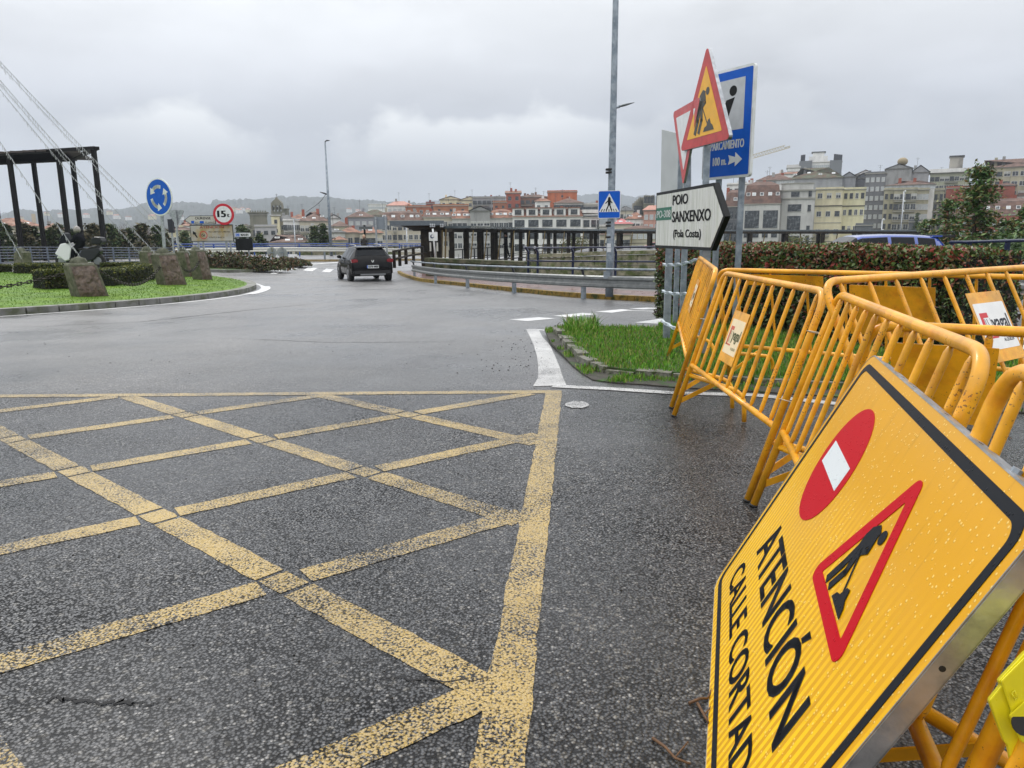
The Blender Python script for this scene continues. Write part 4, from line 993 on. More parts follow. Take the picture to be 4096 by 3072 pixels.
# =================== person on the walkway ===================
SKIN = M('skin', (.45, .26, .18), .5)
def figure(name, label, loc, joints, edges, radii, mat, rz=0, sc=1.0):
    me = bpy.data.meshes.new('body'); me.from_pydata([Vector(j)*sc for j in joints], edges, []); o = bpy.data.objects.new('body', me); COL.objects.link(o)
    o.modifiers.new('s', 'SKIN'); 
    for i, r_ in enumerate(radii):
        rr = r_ if isinstance(r_, tuple) else (r_, r_); me.skin_vertices[0].data[i].radius = (rr[0]*sc, rr[1]*sc)
    me.skin_vertices[0].data[0].use_root = True
    o.modifiers.new('ss', 'SUBSURF').levels = 1; o.modifiers[-1].render_levels = 2; me.materials.append(mat)
    root = thing(name, label, 'person', loc); root.rotation_euler = (0, 0, rz); o.parent = root
    return root, o
J = [(0,0,.95),(0,0,1.15),(0,.0,1.40),(0,.0,1.50),(0,.01,1.60),(0,.02,1.70), (.10,0,.9),(.11,.08,.5),(.11,.02,.06),(.11,.16,.03), (-.10,0,.9),(-.10,-.10,.5),(-.10,-.24,.08),(-.10,-.10,.02), (.19,0,1.40),(.24,.02,1.13),(.17,.20,1.02),(.13,.26,1.0), (-.19,0,1.40),(-.25,0,1.13),(-.18,.18,1.02),(-.14,.25,1.0)]
E_ = [(0,1),(1,2),(2,3),(3,4),(4,5),(0,6),(6,7),(7,8),(8,9),(0,10),(10,11),(11,12),(12,13),(2,14),(14,15),(15,16),(16,17),(2,18),(18,19),(19,20),(20,21)]
R_ = [(.15,.11),(.16,.12),(.17,.12),.06,.09,.08,.10,.07,.05,.045,.10,.07,.05,.045,.085,.06,.045,.035,.085,.06,.045,.035]
DARK = M('dark_clothing', (.008, .009, .012), .9, spec=.08)
pl_ = P(2026, 1024, 60); r0, bo = figure('person', 'person in dark jacket walking along the timber walkway, seen between columns', (pl_.x, pl_.y-1.9, pl_.z-.1), J, E_, R_, DARK, rad(100), 1.0)
b = MB(); b.ball((0, .02, 1.69), .105, SKIN, 10, (1, 1, 1.2)); b.build('head', r0, True)
b = MB(); b.ball((0, -.01, 1.73), .11, M('dark_hair', (.02, .015, .01), .7), 10, (1, 1, 1)); b.build('hair', r0, True)
pl_ = P(1458, 1005, 56); r0, bo = figure('person', 'person with long pale hair just behind the black car roof', (pl_.x, pl_.y, pl_.z-.55), J, E_, R_, M('dark_coat', (.02, .018, .016), .8), rad(190), .95)
b = MB(); b.ball((0, .04, 1.60), .10, SKIN, 10, (.9, 1, 1.2)); b.build('head', r0, True)
b = MB(); b.ball((0, -.02, 1.62), .125, M('pale_hair', (.38, .27, .17), .6), 10, (1.05, .9, 1.25)); b.ball((0, -.06, 1.45), .11, M('pale_hair', (1, 1, 1)), 10, (1.1, .6, 1.3)); b.build('hair', r0, True)
# =================== roundabout island on the left ===================
IC = Vector((-22.3, 23.4)); IR = 13.6
def circ(r_, a0=-100, a1=110, n=70): return [IC+Vector((math.cos(rad(a0+(a1-a0)*k/n)), math.sin(rad(a0+(a1-a0)*k/n))))*r_ for k in range(n+1)]
GRASSF = M('wet_lawn', (.085, .18, .005), .8, var=.25, vs=1.2, col2=(.115, .205, .008), bump=.6, bs=30, bd=.04)
gi = lambda x, y: gz(x, y)+.13+.25*max(0, 1-((x-IC.x)**2+(y-IC.y)**2)/IR**2)
b = MB(); rr = [IR-.3-(IR-.3)*k/9 for k in range(10)]; N_ = 120
for r_ in rr:
    for k in range(N_):
        a = 2*math.pi*k/N_; x, y = IC.x+r_*math.cos(a), IC.y+r_*math.sin(a); b.v.append(Vector((x, y, gi(x, y))))
for i in range(9):
    for k in range(N_): b.face((i*N_+k, i*N_+(k+1) % N_, (i+1)*N_+(k+1) % N_, (i+1)*N_+k), GRASSF, True)
tag(b.build('roundabout_lawn'), kind='structure')
KG = M('grey_kerb', (.17, .17, .16), .55, var=.25, vs=3, col2=(.09, .10, .06), bump=.3)
kerbrow(circ(IR-.32), .34, .14, KG, 'roundabout_kerb', 1.1, -1)
b = MB(); strip(circ(IR+.28), .14, .005, PWHT2, b); strip(circ(IR+.34, 2, 22, 20), .34, .009, PWHT2, b); tag(b.build('roundabout_edge_line'), kind='structure')
inC = lambda x, y: (x-IC.x)**2+(y-IC.y)**2 < (IR-.35)**2 and x > -24 and abs(math.atan2(x, y)) < .70
_g = GRASS; GRASS = M('lawn_blades', (.08, .22, .01), .6, island=[(.075,.165,.005),(.095,.19,.006),(.065,.145,.005),(.115,.21,.010)], spec=.15)
tag(blades(inC, (-24, 9, -8, 38), 26000, .02, .045, .007, gi, random.Random(9), .4).build('lawn_grass'), kind='stuff')
CONCW = M('damp_concrete', (.12, .115, .08), .75, var=.3, vs=5, bump=.4, bs=20, col2=(.07, .075, .04))
GRASS = _g
# chain stones: leaning granite slab on a concrete wedge, dark boss on top
def chain_stone(label, x, y, hpx, wpx, yaw, lean=.20):
    q = G(x, y, .15); q.z = gi(q.x, q.y)-.03; s = px(q.y); H_ = hpx*s; W_ = wpx*s
    t = thing('chain_bollard', label, 'bollard', q, 'stone chain bollards around the lawn'); t.rotation_euler = (0, 0, yaw)
    b = MB(); w0, w1 = W_/2, W_*.44; d0, d1 = .20, .17; lx = H_*lean
    b.v = [Vector(v) for v in ((-w0,-d0,0),(w0,-d0,0),(w0,d0,0),(-w0,d0,0),(-w1-lx,-d1,H_),(w1-lx,-d1,H_),(w1-lx,d1,H_),(-w1-lx,d1,H_))]
    for f_ in ((0,3,2,1),(4,5,6,7),(0,1,5,4),(1,2,6,5),(2,3,7,6),(3,0,4,7)): b.face(f_, CONCW)
    b.build('wedge', t, True)
    b = MB(); rnd = random.Random(int(x)); n = 7; vs = []
    for j in range(n+1):
        for i in range(n+1):
            u, v = i/n, j/n; z = .03+v*(H_-.06); hw = (w0*(1-v)+w1*v)*.84; e = (i in (0, n) or j in (0, n)); vs.append((-hw+2*hw*u-lx*v, -(d0*(1-v)+d1*v)-(.004 if e else .02+.05*rnd.random()), z))
    b.add(vs, [(j*(n+1)+i, j*(n+1)+i+1, (j+1)*(n+1)+i+1, (j+1)*(n+1)+i) for j in range(n) for i in range(n)], GRANITE); b.build('rough_slab', t, True)
    b = MB(); b.prism([(-lx-w1*.9, -d1*.8), (-lx+w1*.9, -d1*.8), (-lx+w1*.9, d1*.9), (-lx-w1*.9, d1*.9)], H_, H_+.05, CONC); b.ball((-lx, .05, H_+.03), W_*.27, CONCD, 8, (1.2, .7, .9)); b.build('boss', t, True)
    return q, H_
st = []
for x, y, hp_, wp_, yw_, lab in ((362,1190,128,118,rad(52),'nearest stone chain bollard on the lawn, broad brown granite face'),
    (690,1146,122,100,rad(60),'leaning granite bollard at the foot of the blue roundabout sign'),
    (812,1122,115,70,rad(78),'narrow leaning stone bollard at the far tip of the lawn'),
    (758,1110,98,66,rad(80),'dark mossy stone bollard just behind the two at the tip'),
    (610,1100,88,84,rad(85),'mossy stone bollard behind the blue roundabout sign'),
    (92,1092,80,76,rad(150),'mossy stone bollard on the far side of the lawn, left of the scooter'),
    (392,1062,62,76,rad(120),'dark stone bollard seen behind the nearest one, below the scooter')):
    st.append(chain_stone(lab, x, y, hp_, wp_, yw_))
CH = M('rusty_chain', (.035, .03, .025), .6, .5)
def chain(a, c, sag, lab):
    b = MB(); n = max(8, int((c-a).length/.11)); 
    for k in range(n):
        p = a.lerp(c, k/n); q = a.lerp(c, (k+1.15)/n); f = lambda t: -sag*4*t*(1-t)
        p.z += f(k/n); q.z += f(min(1, (k+1.15)/n)); off = Vector((.03, 0, 0)) if k % 2 else Vector((0, 0, .03))
        b.tube([p+off, q+off], .016, CH, 5); b.tube([p-off, q-off], .016, CH, 5)
    tag(b.build('chain'), lab, 'chain', 'chains between the stone bollards')
tp = lambda i, f=.8: st[i][0]+Vector((0, 0, st[i][1]*f))
chain(Vector((-16.5, 14.2, .75)), tp(0)+Vector((-.35, 0, 0)), .5, 'sagging iron chain left of the nearest stone bollard')
chain(tp(0)+Vector((.35, 0, 0)), tp(1)+Vector((-.2, 0, 0)), .55, 'sagging iron chain from the nearest bollard to the sign bollard')
chain(tp(1)+Vector((.2, 0, 0)), tp(2), .45, 'sagging iron chain between the two bollards right of the blue sign')
chain(tp(3), tp(4), .4, 'sagging iron chain behind the blue roundabout sign')
# low clipped hedges
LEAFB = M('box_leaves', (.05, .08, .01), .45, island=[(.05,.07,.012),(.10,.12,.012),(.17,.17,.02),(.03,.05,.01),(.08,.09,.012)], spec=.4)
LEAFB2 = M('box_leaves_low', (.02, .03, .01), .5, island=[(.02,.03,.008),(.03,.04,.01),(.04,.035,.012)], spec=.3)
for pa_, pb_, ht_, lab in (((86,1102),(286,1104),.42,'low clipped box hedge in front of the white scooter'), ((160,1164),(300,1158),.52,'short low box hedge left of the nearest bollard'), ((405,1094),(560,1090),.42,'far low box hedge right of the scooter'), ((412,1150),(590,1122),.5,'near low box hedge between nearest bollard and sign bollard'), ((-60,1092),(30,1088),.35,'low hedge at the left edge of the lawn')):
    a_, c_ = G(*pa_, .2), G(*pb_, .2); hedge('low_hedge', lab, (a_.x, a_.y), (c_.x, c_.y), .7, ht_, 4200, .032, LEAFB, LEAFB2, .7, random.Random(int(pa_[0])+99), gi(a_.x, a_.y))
b = MB(); q0, q1 = G(134, 1134, .2), G(228, 1130, .2); b.beam((q0.x, q0.y+.3, gi(q0.x, q0.y)+.16), (q1.x, q1.y+.3, gi(q1.x, q1.y)+.16), .5, .34, CONCD); tag(b.build('stone_bench'), 'low flat stone block on the lawn behind the short hedge', 'bench')
# blue roundabout sign
sb = G(668, 1118, .15); q = P(635, 788, sb.y)
t = thing('roundabout_sign', 'round blue sign with three white circling arrows beside the lawn bollards', 'sign', sb)
Xr = frame_at(q, rad(-25), 0, rad(4)); Rr = 71*px(q.y)
b = MB(); b.disc((0, 0), Rr, -.03, 0, WHT, 44, Xr); b.build('rim', t)
b = MB(); b.disc((0, 0), Rr*.93, .001, .004, BLU, 44, Xr); b.build('panel', t)
b = MB()
for k in range(3):
    a0 = 150+k*120
    pts = [(Rr*.55*math.cos(rad(a0-80+a)), Rr*.55*math.sin(rad(a0-80+a))) for a in range(0, 64, 6)]
    b.stroke(pts, Rr*.18, .005, .007, WHT, Xr)
    an = rad(a0-80+64); r0_ = Rr*.55; tg = Vector((-math.sin(an), math.cos(an))); rd = Vector((math.cos(an), math.sin(an))); c = rd*r0_
    b.prism([tuple(c-rd*Rr*.22), tuple(c+rd*Rr*.22), tuple(c+tg*Rr*.30)], .005, .0075, WHT, Xr)
b.build('arrows', t)
b = MB(); pt = Xr @ Vector((0, 0, -.06)); b.beam((sb.x, sb.y, sb.z-.1), (pt.x, pt.y+.02, pt.z+.1), .11, .06, GALV, up=(0, 1, 0)); b.build('post', t)
# sign group beyond the roundabout
def signpost(t, x, ytop, ybase, D, w=.09, mat=GALV):
    a_ = P(x, ytop, D); z0 = gz(a_.x, a_.y)-.1; b = MB(); b.beam((a_.x, a_.y, z0), a_, w, .06, mat, up=(0, 1, 0)); b.build('post', t)
DS = 44.
def rectsign(x0, y0, x1, y1, D, yaw=0): # returns frame with origin lower left and size
    a_, c_ = P(x0, y1, D), P(x1, y1, D); return frame_at(a_, yaw), (c_-a_).length, P(x0, y0, D).z-a_.z
t = thing('direction_sign', 'white arrow board reading OURENSE pointing left, above the warning panel', 'sign', P(830, 1060, DS))
Xs, w_, h_ = rectsign(738, 863, 864, 897, DS, 0)
pl = [(0, h_*.5), (w_*.19, 0), (w_, 0), (w_, h_), (w_*.19, h_)]
b = MB(); b.prism(pl, -.04, 0, BLK, Xs); b.build('frame', t)
b = MB(); k = .03; b.prism([(k*1.7, h_*.5), (w_*.195, k), (w_-k, k), (w_-k, h_-k), (w_*.195, h_-k)], .001, .004, M('dull_cream', (.50, .50, .44), .5, var=.1), Xs); b.build('panel', t)
b = MB(); text(b, 'OURENSE', w_*.35, h_*.55, h_*.28, w_*.5, .005, BLK, Xs, .004); text(b, '(por A-52 sin peaxe)', w_*.33, h_*.15, h_*.17, w_*.62, .005, BLK, Xs); b.build('lettering', t)
b = MB(); b.box((0, 0, 0), (0, 0, 0), BLU) if False else b.prism([(w_*.22, h_*.1), (w_*.31, h_*.1), (w_*.31, h_*.40), (w_*.22, h_*.40)], .005, .007, BLU, Xs); b.prism([(w_*.49, h_*.1), (w_*.62, h_*.1), (w_*.62, h_*.36), (w_*.49, h_*.36)], .0065, .008, BLU, Xs); b.build('road_symbol', t)
signpost(t, 787, 897, 1050, DS+.1); signpost(t, 803, 860, 1050, DS+.1)
t = thing('information_board', 'faded rectangular panel reading ATENCION with small 15 t circle and arrow', 'sign', P(860, 1060, DS))
Xs, w_, h_ = rectsign(764, 899, 936, 967, DS, 0)
b = MB(); b.prism([(0, 0), (w_, 0), (w_, h_), (0, h_)], -.04, 0, M('panel_edge', (.03, .035, .035), .5), Xs); b.build('frame', t)
b = MB(); b.prism([(.04, .04), (w_-.04, .04), (w_-.04, h_-.06), (.04, h_-.06)], .001, .004, M('peeling_panel', (.42, .42, .38), .5, col2=(.36, .26, .08), vs=1.1, c2lo=.42, c2hi=.62, var=.15), Xs); b.build('panel', t)
b = MB(); text(b, 'ATENCION', w_*.23, h_*.78, h_*.14, w_*.56, .005, REDO, Xs, .006); text(b, 'PESO LIMITADO CAMIONES', w_*.43, h_*.53, h_*.085, w_*.5, .005, BLK, Xs); text(b, 'PONTE A BARCA', w_*.43, h_*.2, h_*.085, w_*.36, .005, BLK, Xs); text(b, '15t', w_*.245, h_*.31, h_*.16, w_*.1, .009, BLK, Xs, .004); b.build('lettering', t)
b = MB(); cc = (w_*.305, h_*.385); ring(b, [(cc[0]+h_*.24*math.cos(k*.2618), cc[1]+h_*.24*math.sin(k*.2618)) for k in range(24)], [(cc[0]+h_*.19*math.cos(k*.2618), cc[1]+h_*.19*math.sin(k*.2618)) for k in range(24)], .005, .007, REDO, Xs); b.build('circle', t)
b = MB(); b.prism([(w_*.065, h_*.63), (w_*.155, h_*.5), (w_*.125, h_*.47), (w_*.17, h_*.25), (w_*.145, h_*.22), (w_*.09, h_*.43), (w_*.06, h_*.42)], .005, .007, BLK, Xs); b.build('arrow', t)
signpost(t, 905, 967, 1060, DS+.1, .1)
t = thing('weight_limit_sign', 'round white sign with red ring reading 15 t', 'sign', P(897, 1060, DS)); q = P(894, 857, DS-.15); Xr = frame_at(q, 0); Rr = 40.5*px(DS)
b = MB(); b.disc((0, 0), Rr, -.03, 0, RED, 40, Xr); b.build('ring', t)
b = MB(); b.disc((0, 0), Rr*.77, .001, .004, WHT, 40, Xr); b.build('panel', t)
b = MB(); text(b, '15', -Rr*.56, -Rr*.26, Rr*.60, Rr*.76, .005, BLK, Xr, .03); text(b, 't', Rr*.34, -Rr*.26, Rr*.36, Rr*.2, .005, BLK, Xr, .02); b.build('lettering', t)
signpost(t, 912, 857, 1060, DS+.05, .09)
t = thing('direction_sign', 'small white arrow sign reading MARIN pointing right', 'sign', P(960, 1058, DS)); Xs, w_, h_ = rectsign(938, 930, 1006, 949, DS, 0)
b = MB(); b.prism([(0, 0), (w_*.93, 0), (w_, h_*.35), (w_, h_*.65), (w_*.93, h_), (0, h_)], -.03, 0, BLK, Xs); b.build('frame', t)
b = MB(); k = .02; b.prism([(k, k), (w_*.92, k), (w_-k, h_*.35), (w_-k, h_*.65), (w_*.92, h_-k), (k, h_-k)], .001, .004, WHT, Xs); b.build('panel', t)
b = MB(); b.prism([(w_*.06, h_*.18), (w_*.32, h_*.18), (w_*.32, h_*.78), (w_*.06, h_*.78)], .005, .007, BLU, Xs); text(b, 'PO-11', w_*.07, h_*.3, h_*.32, w_*.24, .0078, WHT, Xs); text(b, 'MARIN', w_*.38, h_*.24, h_*.5, w_*.44, .005, BLK, Xs, .004); b.build('lettering', t)
b = MB(); b.prism([(.03, -.75), (w_*1.02, -.75), (w_*1.02, -.08), (.03, -.08)], -.06, -.03, BLK, Xs); b.build('lower_panel', t)
signpost(t, 952, 949, 1060, DS+.1, .09); signpost(t, 991, 949, 1055, DS+.1, .09)
t = thing('triangular_sign', 'back of an inverted grey triangular sign behind the round blue sign', 'sign', P(700, 1060, 42)); q = P(703, 862, 42)
b = MB(); b.prism(rtri(0, 0, 1.0, .06, False), -.03, 0, GALV, frame_at(q, .1)); b.build('panel', t); signpost(t, 700, 840, 1050, 41.9, .1)
t = thing('traffic_light', 'slim signal post with dark box behind the blue sign', 'traffic light', P(684, 1060, 43)); signpost(t, 684, 890, 1050, 43, .09)
b = MB(); q = P(684, 895, 43); b.box((q.x-.14, q.y-.1, q.z-.5), (q.x+.14, q.y+.1, q.z+.25), STEELD); b.build('signal_head', t)
for i, (x, lab) in enumerate(((1088, 'back of a round grey sign left of the pair by the shrubs'), (1128, 'back of a round grey sign right of the pair by the shrubs'))):
    t = thing('round_sign_back', lab, 'sign', P(x, 1050, 50)); q = P(x, 1010, 50); b = MB(); b.disc((0, 0), 20*px(50), -.03, 0, M('alu_back', (.36, .38, .38), .45, .3, var=.1), 26, frame_at(q, 0)); b.build('panel', t); a_ = P(x, 990, 50.0); z0 = gz(a_.x, a_.y); b = MB(); b.beam((a_.x, a_.y-.06, z0), (a_.x, a_.y-.06, a_.z), .09, .05, CONC if i == 0 else GALV, up=(0, 1, 0)); b.build('post', t)
    b = MB(); b.box((q.x-.16, q.y-.1, q.z-.03), (q.x+.16, q.y-.06, q.z+.03), GALVD); b.build('bracket', t)
t = thing('plain_sign_back', 'grey back of a rectangular sign on two posts, above the black car', 'sign', P(1520, 1000, 55)); q0, q1 = P(1497, 918, 55), P(1548, 867, 55)
b = MB(); b.box((q0.x, q0.y, q0.z), (q1.x, q0.y+.04, q1.z), M('grey_blue_back', (.22, .25, .28), .5, .2)); b.build('panel', t)
for x in (1502, 1542): signpost(t, x, 866, 1000, 54.9, .12)
t = thing('street_sign_frame', 'small dark lattice sign frame on a post behind the black car', 'sign', P(1455, 990, 60)); q0, q1 = P(1436, 918, 60), P(1489, 906, 60)
b = MB(); b.box((q0.x, q0.y, q0.z), (q1.x, q0.y+.1, q1.z), M('dark_grey_lamp', (.1, .11, .11), .4)); b.build('panel', t); a_ = P(1456, 900, 60); b = MB(); b.beam((a_.x, a_.y+.15, -1.2), (a_.x, a_.y+.15, a_.z), .14, .14, BLK, up=(0, 1, 0)); b.build('post', t)
# heather shrubs and island kerbs in the middle distance
LEAFS = M('heather_leaves', (.05, .04, .02), .6, island=[(.05,.045,.02),(.09,.055,.03),(.06,.08,.02),(.03,.035,.015),(.14,.075,.04),(.045,.065,.02),(.08,.09,.03)], spec=.3)
def shrub(label, c, r_, n, s, mat, rnd, name='shrub', cat='shrub', grp=None):
    t = thing(name, label, cat, c, grp); b = MB(); mi = b.mi(mat); c = Vector(c)
    for k in range(n):
        u = Vector((rnd.gauss(0, 1), rnd.gauss(0, 1), abs(rnd.gauss(0, 1)))).normalized(); f = .55+.5*rnd.random()+.35*noise.noise(u*2.2+c)
        leafquad(b, c+Vector((u.x*r_[0]*f, u.y*r_[1]*f, u.z*r_[2]*f)), s*rnd.uniform(.6, 1.4), mi, rnd)
    b.build('foliage', t); b = MB()
    for k in range(5): a = k*1.26; b.tube([c, c+Vector((math.cos(a)*r_[0]*.5, math.sin(a)*r_[1]*.5, r_[2]*.6))], .03, TWD, 5)
    b.build('branches', t); return t
rnd = random.Random(31)
b = MB(); il = [G(800,1088), G(900,1091), G(1010,1090), G(1075,1083), G(1100,1072), G(1080,1062), G(980,1052), G(820,1050)]; patch([(p.x, p.y) for p in il], .14, TURF, b); tag(b.build('splitter_island'), kind='structure')
kerbrow([Vector((p.x, p.y)) for p in il+[il[0]]], .2, .15, KG, 'splitter_kerb', 1.2, 1)
b = MB(); il2 = [G(1105,1070), G(1170,1068), G(1215,1063), G(1180,1054), G(1110,1054)]; patch([(p.x, p.y) for p in il2], .1, TURF, b); tag(b.build('small_island'), kind='structure')
for x, y, rx, hz, lab in ((735,1062,1.5,.9,'dark heather shrub behind the pair of bollards'), (850,1072,2.0,.95,'reddish heather shrub under the warning panel'), (930,1070,1.6,.8,'brown heather shrub right of the warning panel post'), (1000,1076,1.8,.75,'heather shrub under the small MARIN arrow sign'), (1055,1080,1.4,.55,'last low heather shrub at the island tip'), (1140,1062,1.3,.5,'low green shrub between the two round sign backs'), (1185,1062,.9,.4,'tiny shrub right of the round sign backs')):
    q = G(x, y, .1); shrub(lab, q, (rx, 1.2, hz), 1500, .09, LEAFS, rnd)
# =================== railings and guardrail along the bridge road ===================
BLR = M('worn_blue_steel', (.11, .135, .175), .4, var=.3, vs=4); BLR2 = M('bright_blue_steel', (.02, .07, .32), .35, var=.2, vs=4)
rl = [P(-260,1062,48), P(-60,1060,50), P(130,1057,52), P(330,1055,54), P(520,1053,57), P(700,1050,61)]
railing('railing', 'grey blue balustrade behind the lawn at the left, below the trees', smoothline(rl, 3), 1.15, (1., .84, .68, .52, .36, .12), BLR, .028, .09, bars=.45)
rl = [P(700,1050,61), P(860,1044,66), P(1020,1040,70), P(1200,1037,73), P(1390,1034,75), P(1600,1034,76), P(1700,1034,76)]
railing('railing', 'long dark blue railing behind the pale guardrail on the bridge road', rl, 1.45, (1., .86, .6), BLR2, .045, .1, bars=1.1)
gp_ = [G(700,1052,.12), G(850,1046,.12), G(1000,1042,.12), G(1150,1040,.12), G(1300,1039,.12), G(1450,1037,.12), G(1600,1036,.12), G(1720,1036,.12)]
guardrail('pale double guardrail along the far side of the bridge road', gp_, .95, GUARDL, False)
kerbrow([p.to_2d()+Vector((.1, -.5)) for p in gp_], .3, .15, M('ochre_kerb', (.30, .22, .10), .6, var=.3, vs=2), 'bridge_kerb', 1.5, 1)
b = MB(); band(b, [p.to_2d()+Vector((.1, -.3)) for p in gp_], [p.to_2d()+Vector((0, 3.)) for p in gp_], .11, GREYP); tag(b.build('bridge_pavement'), kind='structure')
stone_wall('dark stone parapet along the far bridge pavement', wallpts([(1190,980,79,1.1),(1300,980,79,1.1),(1390,981,79,1.1)]), 1.1, STONE, name='parapet')
stone_wall('short dark stone parapet right of the black car', wallpts([(1548,983,79,.9),(1600,983,79,.9)]), .9, STONE, name='parapet')
# thin tall far lamp with a cable
q = P(1325, 1010, 74); t = thing('street_lamp', 'thin distant lamp post with small lamp head and slack cable, above the bridge guardrail', 'street lamp', (q.x, q.y, -1))
tpz = P(1300, 566, 74); b = MB(); b.tube([(q.x, q.y, -1.1), (q.x*.6+tpz.x*.4, q.y, tpz.z*.4), tpz], [.16, .13, .07], GALVD, 8); b.build('pole', t)
b = MB(); b.tube([tpz, P(1308, 562, 74), P(1319, 562, 74)], [.08, .14, .04], STEELD, 8, flat=.5); b.build('lamp_head', t)
b = MB(); b.tube([P(1313, 779, 74), P(1296, 773, 74), P(1279, 768, 74)], [.05, .08, .03], STEELD, 8); b.build('arm', t)
b = MB(); b.tube(smoothline([P(1302, 779, 74), P(1275, 812, 80), P(1222, 850, 95)], 5), .03, STEELD, 5); b.build('cable', t)
for x, y0, y1, D, lab in ((1175,880,985,85,'plain grey lamp post above the brown roof on the left'), (1626,910,1000,82,'slim pale mast to the right of the black car')):
    a_ = P(x, y0, D); t = thing('lamp_post', lab, 'street lamp', (a_.x, a_.y, -2)); b = MB(); b.tube([(a_.x, a_.y, -2), a_], .07, GALV, 6); b.build('pole', t); b = MB(); b.tube([a_, a_+Vector((.8, 0, .12))], .05, GALV, 6); b.build('lamp_head', t)
# =================== tall black steel frame ===================
t = thing('steel_pergola', 'tall black steel portal frame with slatted top behind the left railing', 'pergola', (-42, 60, -1))
PB = M('black_steel', (.006, .0055, .0055), .55, var=.2, vs=2, spec=.15); UND = M('brown_underside', (.06, .045, .038), .6)
posts = [(-60,600,60),(38,640,60),(236,645,58.5),(380,652,57),(-40,640,67),(134,652,66),(292,664,64.5)]
for x, y, D in posts:
    a_ = P(x, y, D); b = MB(); b.beam((a_.x, a_.y, -1.5), (a_.x, a_.y, 7.85), .29, .29, PB, up=(0, 1, 0)); b.build('post', t)
f0, f1, f2 = P(-160, 620, 61.5), P(236, 640, 58.5), P(392, 650, 56.9); r0_, r1_, r2_ = P(-160, 650, 68.5), P(292, 662, 64.5), P(392, 650, 58)
b = MB(); zt_ = 7.9
b.beam((f0.x, f0.y, zt_), (f2.x, f2.y, zt_), .45, .22, PB); b.beam((r0_.x, r0_.y, zt_), (r1_.x, r1_.y, zt_), .4, .32, PB); b.beam((r1_.x, r1_.y, zt_), (f2.x, f2.y, zt_), .4, .22, PB); b.build('beam', t)
b = MB()
for k in range(9):
    u = k/8; a_ = Vector((f0.x, f0.y, zt_)).lerp(Vector((f1.x, f1.y, zt_)), u); c_ = Vector((r0_.x, r0_.y, zt_)).lerp(Vector((r1_.x, r1_.y, zt_)), u); b.beam(a_, c_, 2.9, .12, UND)
b.build('slat_ceiling', t)
# =================== light strings from an unseen mast ===================
LS = M('light_cable', (.30, .31, .33), .5); LBU = M('small_bulb', (.45, .46, .48), .3)
Mst = P(-690, -520, 23.4)
b = MB(); b.tube([(Mst.x, Mst.y, 0), Mst], [.14, .06], GALV, 10); tag(b.build('mast'), 'tall slim mast in the middle of the lawn holding the light strings', 'mast')
ends = [(765,1017,24.5,'string of small lights ending at the farthest lawn bollards'), (628,1018,25.5,'string of small lights ending at the bollard below the blue sign'), (560,1012,28,'string of small lights crossing the black frame and ending behind the sign bollard'), (410,800,40,'string of lights whose end hides behind the black steel frame'), (330,1040,21,'bright string of lights ending beside the scooter rider'), (85,1030,27,'leftmost string of small lights ending at the far left bollard'), (700,985,31,'highest string of small lights running to the far end of the lawn')]
for x, y, D, lab in ends:
    e_ = P(x, y, D); b = MB(); n = 90; pts = []
    for k in range(n+1):
        u = k/n; p = Mst.lerp(e_, u); p.z -= .5*4*u*(1-u)*.6; pts.append(p)
    b.tube(pts[::3], .006, LS, 5)
    for k in range(8, n):
        for j in (0, .5):
            p = pts[k].lerp(pts[min(n, k+1)], j); b.beam(p, p+Vector((random.uniform(-.03, .05), 0, random.uniform(-.13, -.06))), .011, .011, LBU, up=(0, 1, 0))
    tag(b.build('light_string'), lab, 'lights', 'strings of lights above the lawn')
